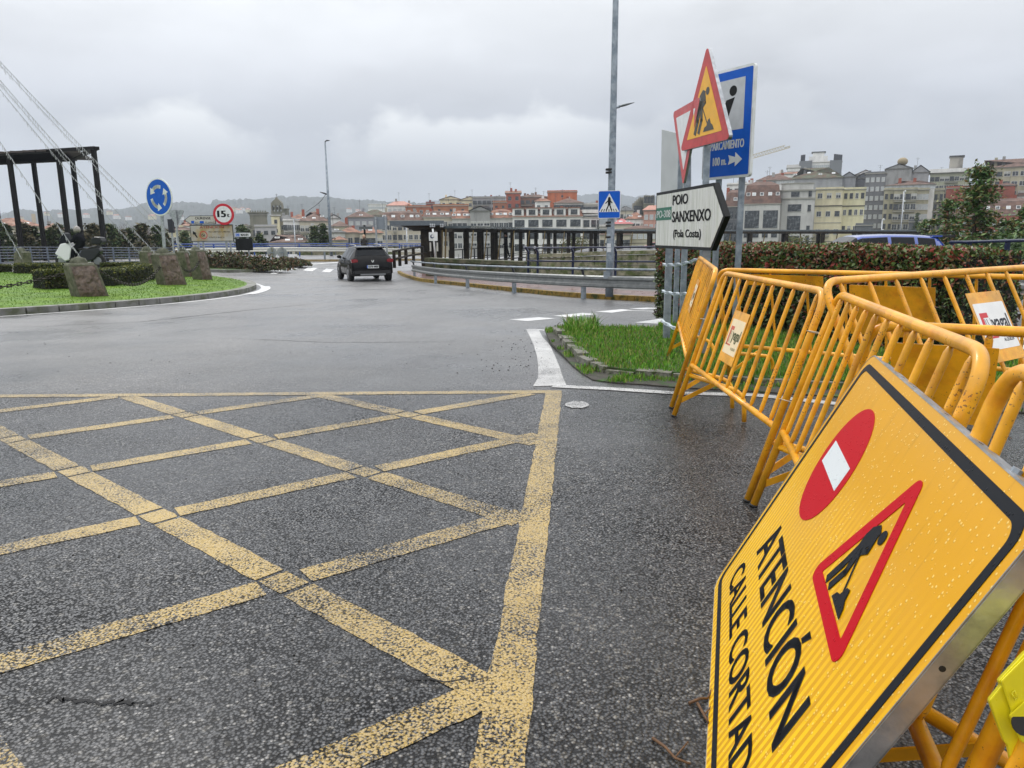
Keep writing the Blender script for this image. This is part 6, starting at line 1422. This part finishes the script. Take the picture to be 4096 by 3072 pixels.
    for i in range(chim):
        x = w*rn.uniform(.1, .9); yy = dp*rn.uniform(.3, .7); b = MB(); b.box((x-.45, yy-.4, ze), (x+.45, yy+.4, ze+max(rh, .5)+rn.uniform(.3, 1.1)), rn.choice([redb, wl, concr, wl])); b.build('chimney', ro or t, True)
    if rn.random() < .7 and chim: x = w*rn.uniform(.2, .8); b = MB(); z1 = ze+rh+rn.uniform(2.2, 4.2); b.tube([(x, dp*.4, ze), (x, dp*.4, z1)], .045, STEELD, 5); b.beam((x-.7, dp*.4, z1-.3), (x+.7, dp*.4, z1-.3), .05, .05, STEELD); b.beam((x-.4, dp*.4, z1-.8), (x+.4, dp*.4, z1-.8), .05, .05, STEELD); b.build('aerial', ro or t, True)
    ww, hh, kd = win
    for f in range(floors):
        z = ze-off-hh-f*fl
        if z < .5 or P(x0, 1000, D).z > z+zb+hh: continue
        for i in range(cols):
            if (f, i) in skip: continue
            kk = kd
            if kd == 'plain': kk = rn.choice(['plain', 'plain', 'blind', 'dark'])
            place(winmesh(ww, hh, kk), 'window', t, (w*(i+.5)/cols, -.0, z))
        if side:
            for i in range(side): place(winmesh(ww, hh, 'plain'), 'window', t, (w if x0 < 2048 else 0, dp*(i+.5)/side, z), rad(90) if x0 < 2048 else rad(-90))
        for (u0, u1, f_) in balc:
            if f_ != f: continue
            b = MB(); b.box((w*u0, -1.1, z-.75), (w*u1, .0, z-.55), BALC); b.build('balcony', t, True)
            b = MB(); n_ = int(w*(u1-u0)/.28)
            for q in range(n_+1): x = w*(u0+(u1-u0)*q/max(1, n_)); b.box((x-.03, -1.1, z-.55), (x+.03, -1.05, z+.4), BALM)
            b.box((w*u0, -1.12, z+.36), (w*u1, -1.03, z+.46), BALM); b.build('balcony_rail', t, True)
    return t, w, ze, dp
def onb(r_, fn, name, *a):
    b = MB(); fn(b, r_); return b.build(name, r_[0], True)
B_ = building
# --- far left
B_('large tan villa with brown hipped roof at the left edge', -60, 165, 905, 190, 16, beige, 6, 3, roof=('gable', 872, 5, TILE), sky=2, name='villa', win=(1.3, 1.3, 'plain'))
B_('beige house with tiled roof right of the second black post', 168, 262, 915, 200, 12, beige, 4, 2, roof=('gable', 893, 3, TILE), name='house')
B_('low pale house with orange roof between the conifers', 455, 535, 938, 150, 9, lightg, 3, 2, roof=('gable', 926, 2, TILE), name='house', chim=0)
B_('cream house with flat brown eaves left of the warning panel', 668, 770, 921, 160, 11, cream, 3, 2, win=(1.5, 1.3, 'plain'), roof=('gable', 907, 4, TILEB), name='house')
B_('small white house with hipped roof above the cream house', 722, 768, 903, 330, 9, white, 2, 2, roof=('gable', 889, 4, TILE), name='house')
B_('long pale house between blue sign and warning panel', 560, 660, 948, 170, 9, lightg, 4, 2, roof=('gable', 934, 3, TILEB), name='house')
# --- ruined apse
r_ = B_('tall square granite church tower with cornice left of the bell gable', 998, 1068, 858, 300, 7, stonew, 2, 2, win=(1.2, 2.2, 'dark'), roof=('flat',), name='church_tower', cat='church', chim=0, fl=5.5, off=6)
def f_(b, r):
    _, w, ze, dp = r
    b.box((-.7, -.7, ze+.5), (w+.7, dp+.5, ze+.9), stonew); 
    for x in (0, w): 
        b.box((x-.5, -.6, 0), (x+.5, .0, ze-4), stonew)
    for i in range(7): b.box((w*i/7+.1, -.5, ze+.9), (w*i/7+.6, 0, ze+1.5), stonew)
onb(r_, f_, 'buttress')
r_ = B_('lower granite nave beside the church tower', 1040, 1080, 905, 302, 9, stonew, 2, 2, win=(1., 2., 'dark'), roof=('flat',), name='church_nave', cat='church', chim=0)
r_ = B_('small mossy domed chapel left of the church tower', 968, 1000, 905, 298, 7, stonew, 1, 1, win=(1., 2., 'dark'), roof=('gable', 895, 2, GRNR), name='chapel', cat='church', chim=0)
# --- bell gable
q = P(1088, 900, 330); t = thing('bell_gable', 'dark granite bell gable with three arches and pointed top on the skyline', 'church', (q.x, q.y, -9)); s = px(330)
z = lambda y: P(1100, y, 330).z+9
b = MB(); W1 = 44*s
b.box((0, 0, 0), (W1, 3, z(848)), stonew); b.box((W1, .3, 0), (W1+18*s, 3, z(838)), stonew); b.box((W1-.1, -.1, z(838)), (W1+20*s, 3.2, z(834)), stonew); b.build('base', t, True)
b = MB(); ya = z(847); yb2 = z(822)
for x0_ in (0, W1*.30, W1*.62, W1*.90): b.box((x0_, .2, ya), (x0_+W1*.10, 2.4, yb2), stonew)
b.box((-.2, 0, z(849)), (W1+.2, 2.8, z(846)), stonew)
b.prism([(0, yb2), (W1, yb2), (W1*.98, z(812)), (W1*.80, z(803)), (W1*.62, z(797)), (W1*.5, z(788)), (W1*.38, z(797)), (W1*.2, z(803)), (W1*.02, z(812))], -2.4, -.2, stonew, Matrix(((1,0,0,0),(0,0,-1,0),(0,1,0,0),(0,0,0,1)))); b.build('arcade', t, True)
b = MB(); b.tube([(W1*.5, 1.2, z(789)), (W1*.5, 1.2, z(774))], .09, STEELD, 5); b.beam((W1*.5-.6, 1.2, z(779)), (W1*.5+.6, 1.2, z(779)), .12, .12, STEELD); b.build('cross', t, True)
for k in (.2, .5, .8): b = MB(); b.ball((W1*k, 1.2, ya+1.5), .55, M('bronze_bell', (.08, .07, .04), .5, .5), 8, (1, 1, 1.2)); b.build('bell', t, True)
# --- left centre cluster
B_('plain pale grey building with small square windows below the church', 1018, 1106, 905, 240, 10, wall('lilac_grey_render', (.42, .41, .42)), 3, 3, win=(1.1, 1.1, 'dark'), roof=('flat',), fl=3.1, chim=0)
B_('narrow cream tower block with dark flank beside the grey building', 1084, 1118, 862, 262, 9, cream, 1, 4, win=(.8, 1.1, 'dark'), roof=('mono', 858, FLATR), chim=0)
B_('low building with dark slate roof right of the cream tower block', 1116, 1176, 884, 265, 12, olive, 2, 3, roof=('gable', 860, 2, DARKR), chim=1)
B_('white balconied flats right of the slate roof', 1132, 1200, 882, 255, 10, white, 4, 3, win=(1.2, 1.6, 'plain'), roof=('flat',), balc=((0, .9, 0), (0, .9, 1), (0, .9, 2)))
B_('beige corner building with large tiled roof and attic terrace', 1198, 1312, 884, 245, 16, beige, 6, 4, win=(1.1, 1.7, 'plain'), roof=('gable', 848, 6, TILEB), sky=3, balc=((0, .7, 0), (.05, .25, 1), (.05, .25, 2)), chim=3)
B_('orange gabled rooftops behind the beige corner building', 1155, 1235, 877, 285, 14, beige, 4, 1, roof=('gable', 857, 4, TILE), chim=2)
B_('blank white gabled wall right of the beige corner building', 1312, 1359, 873, 270, 9, white, 0, 0, roof=('front', 858, TILE), chim=2)
B_('low grey building with slate roof and white dormers behind the firs', 1232, 1380, 930, 205, 11, lightg, 7, 2, win=(1.2, 1.2, 'dark'), roof=('gable', 906, 6, DARKR), sky=3)
B_('long brown tiled roof building low by the bridge', 1080, 1232, 970, 180, 12, beige, 5, 1, roof=('gable', 940, 8, TILEB), sky=3, chim=0)
B_('brown roofed block behind the firs', 1325, 1395, 905, 235, 12, olive, 4, 2, roof=('gable', 884, 3, TILEB))
B_('grey rendered block with white glazed dormer', 1390, 1495, 868, 255, 12, wall('lead_grey_render', (.27, .28, .31)), 4, 3, win=(1.2, 1.1, 'white'), roof=('gable', 845, 4, TILEB), sky=1)
B_('green and orange roofed house behind the grey block', 1440, 1560, 862, 290, 12, beige, 5, 1, roof=('gable', 839, 5, GRNR))
B_('beige house with orange roof above the black car', 1360, 1440, 930, 215, 12, beige, 3, 2, win=(1.2, 1.6, 'plain'), roof=('gable', 907, 3, TILE), balc=((.1, .45, 0),))
B_('beige house with orange roof and roof windows behind the sign frame', 1438, 1530, 932, 212, 12, beige, 4, 2, win=(1.4, 1.6, 'plain'), roof=('gable', 908, 3, TILE), sky=3)
B_('small orange roofed extension right of the firs', 1330, 1385, 960, 190, 8, olive, 2, 1, roof=('gable', 945, 2, TILE), chim=0, name='house')
B_('distant long white building on the skyline', 1472, 1548, 818, 520, 14, white, 9, 3, win=(1.6, 1.2, 'white'), roof=('flat',), chim=0, fl=3.5)
B_('white flats with orange roof on the skyline left of the canopy', 1548, 1650, 822, 340, 14, white, 5, 2, win=(1.4, 1.2, 'white'), roof=('gable', 805, 4, TILEP), chim=2)
B_('orange rendered row behind the mansard roof', 1622, 1722, 826, 310, 12, wall('orange_render', (.40, .14, .06)), 4, 1, roof=('flat',), chim=2)
B_('maroon penthouse right of the orange row', 1705, 1738, 812, 330, 9, mar, 2, 2, roof=('flat',), win=(1., 1., 'dark'))
B_('orange brick rooftop box with chimneys', 1733, 1874, 822, 300, 12, wall('orange_brick', (.42, .17, .08)), 3, 1, win=(.8, .8, 'dark'), roof=('flat',), chim=3)
B_('cream houses with pink gabled roofs on the skyline', 1760, 1845, 798, 350, 12, cream, 3, 2, roof=('front', 786, TILEP))
B_('second cream house with pink roof on the skyline', 1838, 1924, 800, 348, 12, cream, 3, 2, roof=('front', 787, TILEP))
B_('dark glazed rooftop flats with balconies on the skyline', 1890, 2022, 790, 345, 12, greyr, 7, 3, win=(1.6, 1.5, 'dark'), roof=('flat',), chim=4, balc=((.02, .5, 0),))
B_('orange box shaped house below the dark rooftop flats', 1972, 2026, 808, 305, 10, wall('rust_render', (.36, .14, .07)), 2, 2, win=(.8, .8, 'dark'), roof=('flat',))
B_('red brick house with monopitch roof and brown balconies', 2024, 2082, 772, 320, 12, redb, 2, 4, win=(1.2, 1.4, 'dark'), roof=('mono', 760, TILE), chim=2)
B_('brown brick flats with chimneys right of the red brick house', 2078, 2190, 788, 322, 12, brownb, 5, 3, win=(1.4, 1.3, 'dark'), roof=('gable', 779, 4, TILEB), chim=5, balc=((.05, .45, 0),))
B_('white sided rooftops in front of the brown brick flats', 2140, 2200, 805, 290, 10, white, 2, 1, roof=('gable', 790, 3, TILE), chim=1)
B_('big orange clapboard box on the skyline', 2190, 2308, 767, 310, 14, wall('orange_cladding', (.46, .13, .05), (.36, .10, .04)), 1, 1, win=(.6, .6, 'dark'), roof=('flat',), chim=2)
# --- long river front
B_('long beige river block with brown mansard, left half', 1524, 1694, 882, 236, 15, beige, 8, 4, win=(1.1, 1.4, 'plain'), roof=('mansard', 845, TILEB), sky=5, fl=2.95, balc=((.27, .36, 0), (.27, .36, 1), (.27, .36, 2)))
B_('beige river block above the entrance canopy', 1692, 1810, 868, 238, 15, beige, 6, 4, win=(1.1, 1.4, 'plain'), roof=('mansard', 843, TILEB), sky=4, balc=((.7, .95, 0), (.7, .95, 1)))
B_('pale river block with red mansard left of the stained gable', 1808, 1888, 874, 235, 15, lightg, 4, 4, win=(1.2, 1.5, 'plain'), roof=('mansard', 843, TILE), sky=4)
B_('stained grey gable bay in the river front', 1880, 1960, 843, 233, 14, concr, 3, 4, win=(1.6, 1.3, 'blind'), roof=('front', 826, DARKR), off=3.2, chim=0)
B_('pale river block with red mansard right of the stained gable', 1958, 2052, 872, 235, 15, lightg, 5, 4, win=(1.5, 1.6, 'plain'), roof=('mansard', 838, TILE), sky=5, balc=((.02, .5, 0), (.02, .5, 1)))
r_ = B_('long white river block with tall glazed bays and curved corner', 2050, 2330, 868, 232, 16, white, 5, 4, win=(2.9, 1.9, 'big'), roof=('mansard', 832, TILE), sky=6, fl=3.6, off=1.0)
for i in range(5):
    b = MB(); _, w, ze, dp = r_; x = w*(.08+i*.2); b.box((x-1.7, .3, ze+.02), (x+1.7, 4, ze+2.5), white); b.prism([(x-2, 0), (x+2, 0), (x+2, 4), (x-2, 4)], ze+2.5, ze+2.75, TILE); do = b.build('dormer', r_[0], True); place(winmesh(1.8, 1.3, 'dark'), 'window', r_[0], (x, .3, ze+.7))
q = P(2330, 868, 232); t = thing('rounded_corner_block', 'rounded white end of the river block with curved balconies behind the crossing sign', 'building', (q.x, q.y, -9)); b = MB(); rC = (P(2404, 868, 232).x-q.x)/1.0; ze = q.z+9
n = 14; poly = [(0, 0)]+[(rC*math.sin(k*math.pi/2/n), rC*.9*(1-math.cos(k*math.pi/2/n))) for k in range(1, n+1)]+[(rC, 16), (0, 16)]; b.prism(poly, 0, ze, white); b.build('wall', t, True)
b = MB(); b.prism([(x*1.05, y-.25) for x, y in poly], ze-.3, ze+.05, BALC); b.prism([(x*1.03, y-.2) for x, y in poly], ze+1.2, ze+2.2, white); b.build('parapet', t, True)
for f in range(4):
    for k in (2, 6, 10):
        a = k*math.pi/2/n; place(winmesh(1.7, 1.9, 'big'), 'window', t, (rC*math.sin(a), rC*.9*(1-math.cos(a))-.03, ze-2.9-3.6*f), a)
B_('pale attic flats with dark glazing and flat roof above the river block', 2218, 2330, 812, 262, 12, lightg, 5, 2, win=(2.4, 1.5, 'big'), roof=('gable', 793, 5, TILEB), chim=2, balc=((0, .98, 1),), off=.8)
B_('pale curved attic terrace right of the attic flats', 2325, 2398, 818, 262, 12, lightg, 3, 2, win=(2.0, 1.5, 'dark'), roof=('flat',), chim=2, off=.8)
# --- behind and right of the crossing sign
B_('small beige flats behind the lamp post', 2398, 2470, 905, 230, 11, lightg, 3, 3, win=(1.2, 1.4, 'white'), roof=('flat',), chim=1)
B_('low building with bright red metal roof right of the lamp post', 2440, 2530, 896, 225, 12, beige, 4, 2, win=(1.5, 1.2, 'white'), roof=('gable', 874, 4, M('red_metal_roof', (.38, .07, .07), .5, var=.2, vs=.5)), sky=3)
B_('beige house with dark hipped roof below the ruined church', 2468, 2534, 842, 290, 11, beige, 5, 2, win=(.9, 1.6, 'plain'), roof=('gable', 825, 4, DARKR), chim=1)
B_('ochre low block with awnings behind the walkway', 2500, 2625, 915, 205, 11, olive, 5, 2, win=(1.2, 1.1, 'white'), roof=('gable', 903, 3, TILEB), chim=0)
B_('white house with big orange roof left of the arrow board', 2505, 2580, 876, 245, 12, white, 4, 2, roof=('gable', 850, 3, TILE), sky=2)
B_('salmon block with pink roof beside the arrow board', 2575, 2660, 840, 242, 12, pink, 4, 4, win=(1., 1.4, 'white'), roof=('gable', 822, 2, TILEP))
B_('low row of houses between lamp post and arrow board', 2400, 2520, 938, 200, 9, beige, 6, 1, roof=('gable', 925, 3, TILEB), chim=0)
q = P(2535, 870, 300); t = thing('ruined_church', 'roofless stone church with stepped buttresses left of the arrow board', 'church', (q.x, q.y, -9)); s = px(300); z = lambda y: P(2550, y, 300).z+9
b = MB()
for i in range(4): b.box((i*9*s, i*.8, 0), (i*9*s+5.5*s, 4+i*.8, z(812-8*i)), stonew); b.box((i*9*s+5.5*s, .6+i*.8, 0), (i*9*s+9*s, 3.4+i*.8, z(824-8*i)), stonew)
b.build('buttress_wall', t, True); b = MB(); b.box((38*s, 0, 0), (80*s, 9, z(788)), stonew)
for i in range(8): b.box(((38+i*5.3)*s, -.3, z(788)), ((38+i*5.3+3)*s, .4, z(782)), stonew)
b.build('tower', t, True)
for i in range(3): place(winmesh(1.0, 2.6, 'dark'), 'window', t, ((44+i*13)*s, -.02, z(812)))
for i in range(4): place(winmesh(.8, 3.0, 'dark'), 'window', t, ((2.7+i*9)*s, i*.8-.02, z(855)))
# --- right cluster
B_('dark glazed strip building right of the blue board', 2900, 2976, 826, 236, 14, dgrey, 2, 4, win=(2.2, 2.2, 'dark'), roof=('mansard', 760, TILEB), sky=1, fl=3.4)
r_ = B_('grey stone building with brown tiled mansard and tall glazed bays', 2974, 3122, 816, 232, 18, lightg, 2, 1, win=(4.0, 5.0, 'big'), roof=('mansard', 728, TILEB), sky=5, off=2.1, chim=3)
for i in range(4): place(winmesh(1.5, 1.2, 'dark'), 'window', r_[0], (r_[1]*(i+.5)/4, 0, r_[2]-9.9))
q = P(3118, 762, 233); t = thing('rounded_stone_block', 'rounded grey stone corner block with stacked glazed bays left of the cream building', 'building', (q.x, q.y, -9)); t.rotation_euler = (0, 0, rad(-20)); ze = q.z+9; w = (P(3262, 762, 233).x-q.x)*.93
poly = [(0, .6), (w*.1, -.3), (w*.3, -1), (w*.55, -1.1), (w*.8, -.5), (w, .6), (w, 14), (0, 14)]
b = MB(); b.prism(poly, 0, ze, lightg); b.build('wall', t, True)
b = MB(); b.prism([(x*1.03-.1, y-.3) for x, y in poly], ze-2.7, ze-2.3, BALC); b.prism([(x*1.04-.1, y-.4) for x, y in poly], ze-.3, ze+.1, BALC); b.prism([(x*.9+.5, y+.6) for x, y in poly], ze+.1, ze+1.8, lightg); b.prism([(x*.92+.4, y+.4) for x, y in poly], ze+1.8, ze+2.1, BALC); b.build('cornice', t, True)
for zz, w2, h2 in ((ze-1.95, 2.2, 1.3), (ze-6.2, 3.6, 1.9), (ze-12.3, 3.6, 4.6), (ze-15.2, 3.6, 1.6)):
    place(winmesh(w2, h2, 'big'), 'window', t, (w*.45, -1.1, zz)); place(winmesh(.8, 1.7, 'dark'), 'window', t, (w*.86, -.32, zz), rad(12))
r_ = B_('cream building with dark string course, left facade', 3264, 3374, 757, 236, 10, cream, 3, 4, win=(1.2, 1.4, 'plain'), roof=('flat',), fl=5.4, off=1.3, chim=0, balc=((.02, .6, 2),))
b = MB(); b.box((-.1, -.2, r_[2]-5.2), (r_[1]+.02, 0, r_[2]-4.9), M('dark_string_course', (.06, .055, .045), .7)); b.box((-.1, -.12, r_[2]-10.2), (r_[1]+.02, 0, r_[2]-10.0), BALC); b.build('string_course', r_[0], True)
r_ = B_('cream building with dark string course, right facade', 3374, 3464, 757, 236, 10, wall('bright_cream_render', (.68, .64, .42)), 4, 4, win=(.75, 1.5, 'plain'), roof=('flat',), fl=4.9, off=1.3, chim=0)
b = MB(); b.box((-.02, -.2, r_[2]-5.2), (r_[1]+.1, 0, r_[2]-4.9), M('dark_string_course', (0, 0, 0))); b.build('string_course', r_[0], True)
B_('white blocks with flat roofs behind the mansard building', 2910, 3010, 738, 262, 10, white, 4, 1, roof=('flat',), chim=3)
B_('long brown tiled roof behind the grey stone building', 3030, 3170, 722, 270, 14, white, 8, 1, win=(2.5, 1.0, 'white'), roof=('gable', 703, 4, TILEB), chim=2, off=.3)
B_('grey building with green mossy roof and white dormers', 3150, 3370, 716, 275, 16, greyr, 4, 2, win=(1.8, 1.6, 'white'), roof=('gable', 676, 14, GRNR), sky=4, off=3.4)
B_('grey gabled end with small round window behind the cream building', 3368, 3424, 708, 272, 16, wall('mid_grey_render', (.30, .31, .33)), 1, 2, win=(2.6, 1.5, 'white'), roof=('front', 694, DARKR), off=3.6, chim=0)
B_('dark slate clad gabled block right of the grey gable', 3420, 3490, 712, 285, 14, dgrey, 0, 0, roof=('front', 697, TILEB), chim=1)
r_ = B_('white terraced hotel block with grey flanks on the hilltop', 3198, 3368, 652, 400, 18, white, 7, 2, win=(3.0, 2.0, 'white'), roof=('flat',), chim=0, fl=4)
b = MB(); w, ze = r_[1], r_[2]; b.box((0, -1.5, ze-8), (w*.30, 6, ze+.8), M('grey_flank', (.16, .17, .18), .7)); b.box((w*.72, -1.5, ze-6), (w*1.0, 6, ze+.6), M('grey_flank', (0, 0, 0))); b.box((w*.22, 3, ze), (w*.66, 12, ze+3.2), white); b.box((w*.30, 4, ze+3.2), (w*.58, 11, ze+5.2), white); b.box((w*.27, 3.5, ze+5.2), (w*.61, 11.5, ze+5.6), DARKR); b.build('upper_storey', r_[0], True)
b = MB()
for k in (.02, .05, .08, .80, .85, .90, .95): b.box((w*k, 1, ze+.8), (w*k+1.0, 1.3, ze+3.2+(k*37 % 1)), STEELD)
b.build('roof_equipment', r_[0], True)
B_('white wing stepping down left of the hilltop hotel', 3150, 3200, 672, 395, 14, white, 3, 2, win=(2., 1.4, 'white'), roof=('mono', 655, FLATR), chim=0)
B_('orange roofed terrace below the hilltop hotel', 3100, 3240, 698, 350, 12, white, 6, 1, roof=('gable', 690, 5, TILE), chim=3)
B_('tall grey block with columns of white windows', 3462, 3546, 694, 262, 12, wall('blue_grey_render', (.17, .175, .185)), 4, 7, win=(.85, 1.3, 'white'), roof=('flat',), fl=3.05, chim=2)
B_('white house with pink gabled roof behind the grey block', 3425, 3500, 698, 300, 10, white, 3, 1, roof=('front', 684, TILEP), chim=0)
r_ = B_('huge blank concrete party wall block on the skyline', 3544, 3648, 676, 285, 16, concr, 0, 0, roof=('front', 664, DARKR), chim=0)
b = MB(); b.ball((r_[1]*.62, 3, r_[2]+2.6), 1.5, M('ochre_tank', (.30, .24, .14), .6), 12, (1.2, 1.2, 1)); b.build('water_tank', r_[0], True)
B_('second blank grey party wall right of the concrete one', 3646, 3716, 690, 283, 16, wall('pale_blank_render', (.34, .34, .345)), 0, 0, roof=('front', 668, DARKR), chim=1)
r_ = B_('curved ochre flats with stacked balconies and glazed attic, left face', 3538, 3580, 758, 246, 12, olive, 2, 6, win=(.7, 1.5, 'dark'), roof=('flat',), fl=3.1, chim=0)
r_ = B_('ochre flats with long balconies and glazed attic, middle face', 3578, 3670, 758, 243, 12, olive, 4, 5, win=(1.3, 1.6, 'plain'), roof=('flat',), fl=3.1, balc=((.0, .98, 0), (0, .98, 1), (0, .98, 2), (0, .98, 3), (0, .98, 4)), chim=0)
r_ = B_('ochre flats right face with paired windows under the attic', 3670, 3718, 758, 244, 12, olive, 2, 5, win=(1.5, 1.6, 'white'), roof=('flat',), fl=3.1, chim=0)
r_ = B_('ochre flats far right face with narrow balconies', 3716, 3778, 760, 247, 12, olive, 3, 5, win=(.7, 1.6, 'dark'), roof=('flat',), fl=3.1, balc=((.05, .95, 0), (.05, .95, 1), (.05, .95, 2), (.05, .95, 3)), chim=0)
B_('set back glazed attic storey with brown roof and red chimney', 3545, 3740, 742, 250, 12, white, 7, 1, win=(2.2, 1.0, 'white'), roof=('gable', 727, 10, TILEB), off=.3, chim=2)
r_ = B_('greenish flats with white penthouse fascia on the hill', 3722, 3880, 694, 300, 14, grn, 8, 4, win=(1.3, 1.5, 'plain'), roof=('flat',), fl=3.2, balc=((.38, .72, 0), (.38, .72, 1)))
w, ze = r_[1], r_[2]; b = MB(); b.box((-.6, -1.2, ze+.1), (w+.6, 2, ze+1.5), white); b.build('fascia', r_[0], True); b = MB(); b.box((w*.46, 3, ze+1.0), (w*.80, 9, ze+6.0), wall('patchy_penthouse', (.34, .32, .28), (.12, .11, .10))); b.box((w*.44, 2.6, ze+6.0), (w*.83, 9.4, ze+6.5), DARKR); b.build('penthouse', r_[0], True)
B_('flats with brown hipped roof at the top right', 3952, 4180, 672, 262, 16, olive, 7, 3, win=(1.6, 1.4, 'plain'), roof=('gable', 642, 18, TILEB), chim=2, fl=3.2)
q = P(4002, 672, 261); b = MB(); b.box((q.x, q.y-.4, q.z-7.5), (q.x+1.6*1.2, q.y, q.z-.3), dgrey); tag(b.build('dark_panel'), 'dark vertical cladding strip on the top right flats', 'cladding')
B_('long red brick block behind the redwood', 3786, 3990, 752, 250, 12, redb, 1, 1, win=(.6, .6, 'dark'), roof=('flat',), chim=2)
B_('raised red brick stair tower behind the redwood', 3988, 4062, 742, 252, 10, redb, 0, 0, roof=('gable', 732, 3, TILEB), chim=1)
B_('brown tiled mansard with rows of skylights at the right edge', 3800, 4200, 862, 226, 14, redb, 10, 2, win=(1.4, 1.4, 'white'), roof=('mansard', 800, TILEB), sky=9, chim=2)
B_('white house with dark window at the right edge above the mansard', 4070, 4200, 782, 255, 9, white, 3, 1, win=(2., 1.4, 'dark'), roof=('gable', 766, 2, TILEB), chim=0)
B_('grey steel shed beside the cream building', 3424, 3492, 900, 215, 8, wall('shed_steel', (.12, .13, .14)), 0, 0, roof=('flat',), chim=0, name='shed', cat='shed')
B_('dark shed with white edge in front of the ochre flats', 3636, 3684, 886, 216, 8, dgrey, 0, 0, roof=('flat',), chim=0, name='shed', cat='shed')
for x, yt, D, lab in ((3617, 765, 205, 'white street mast with lamps in front of the ochre flats'), (3530, 878, 190, 'thin grey mast in front of the tall grey block')):
    q = P(x, yt, D); t = thing('lamp_mast', lab, 'street lamp', (q.x, q.y, -9)); b = MB(); b.tube([(q.x, q.y, -9), q], .14, GALV, 6); b.build('pole', t)
    b = MB()
    for k in range(3): b.ball(q-Vector((-.3, 0, 2.6*k)), .28, WHT, 6)
    b.build('lamp_head', t)
# tower crane: only the jib end clears the blue board
q0, q1 = P(2880, 672, 420), P(3160, 590, 420); t = thing('tower_crane', 'pale tower crane jib rising from behind the blue board', 'crane', (q0.x, q0.y, -9)); CR = M('crane_cream', (.50, .45, .34), .6)
b = MB(); n = 26; d_ = (q1-q0)/n; u_ = Vector((0, 0, 1.9))
for k in range(n):
    a_ = q0+d_*k; c_ = a_+d_; hgt = 1 if k < n-2 else .4
    b.beam(a_, c_, .45, .45, CR); b.beam(a_+u_*hgt, c_+u_*hgt, .4, .4, CR); b.beam(a_, a_+d_*.5+u_*hgt, .22, .22, CR, up=(0, 1, 0)); b.beam(a_+d_*.5+u_*hgt, c_, .22, .22, CR, up=(0, 1, 0))
b.build('jib', t); b = MB(); b.beam((q0.x, q0.y, -9), q0+Vector((0, 0, 5)), 1.8, 1.8, CR, up=(0, 1, 0)); b.build('mast', t)
b = MB(); b.tube([q0+Vector((0, 0, 5)), q0.lerp(q1, .45)+u_], .07, STEELD, 5); b.build('stay', t)
# scattered houses on the wooded slopes
rn = random.Random(77)
spots = [(175,856,'tiny pale house just right of the second black post on the far slope'),(230,862,'tiny cream house on the slope left of the middle black post'),(330,864,'tiny pale house on the slope between the last two black posts'),(425,852,'tiny pale hillside house right of the black frame, upper slope'),(452,868,'tiny cream hillside house right of the black frame, lower slope'),(500,874,'tiny pale house above the bare tree on the slope'),(592,870,'tiny pale house on the slope left of the blue disc'),(706,872,'tiny hillside house behind the inverted grey triangle'),(745,880,'tiny house above the OURENSE arrow board'),(926,838,'white hillside house right of the 15 t disc, upper left of its hamlet'),(942,846,'cream hillside house right of the 15 t disc, lowest of its hamlet'),(960,836,'white hillside house in the middle of the hamlet right of the 15 t disc'),(982,842,'cream hillside house nearest the square church tower'),(1385,842,'tiny pale house on the slope above the grey rendered block'),(1422,848,'tiny cream house on the slope left of the long white skyline building'),(60,876,'tiny pale house on the slope left of the first black post')]
for i, (x, y, lab) in enumerate(spots):
    D = 1250+rn.uniform(-120, 260); q = P(x, y, D); s = rn.uniform(.6, 1.0)
    t = thing('hillside_house', lab, 'house', q, 'small houses on the wooded hillside')
    b = MB(); b.box((0, 0, -3), (9*s, 8, 3*s), white if i % 3 else cream); b.build('wall', t, True)
    b = MB(); w = 9*s; e = 3*s; b.v = [Vector(v) for v in ((-.5,-.5,e),(w+.5,-.5,e),(w+.5,8.5,e),(-.5,8.5,e),(1,4,e+1.6),(w-1,4,e+1.6))]
    for f_ in ((0,1,5,4),(2,3,4,5),(0,4,3),(1,2,5)): b.face(f_, TILE if i % 2 else TILEP)
    b.build('roof', t, True)
# =================== air ===================
hz = MB(); hz.box((-3400, -60, -11), (3400, 3350, 215), RUB); ho = hz.build('haze'); tag(ho, kind='stuff')
hm = bpy.data.materials.new('haze_air'); hm.use_nodes = True; hn = hm.node_tree; hn.nodes.clear()
pv = hn.nodes.new('ShaderNodeVolumePrincipled'); oo = hn.nodes.new('ShaderNodeOutputMaterial'); hn.links.new(pv.outputs[0], oo.inputs['Volume'])
pv.inputs['Color'].default_value = (.82, .90, 1.0, 1); pv.inputs['Density'].default_value = .00030; pv.inputs['Anisotropy'].default_value = .1
ho.data.materials.clear(); ho.data.materials.append(hm)
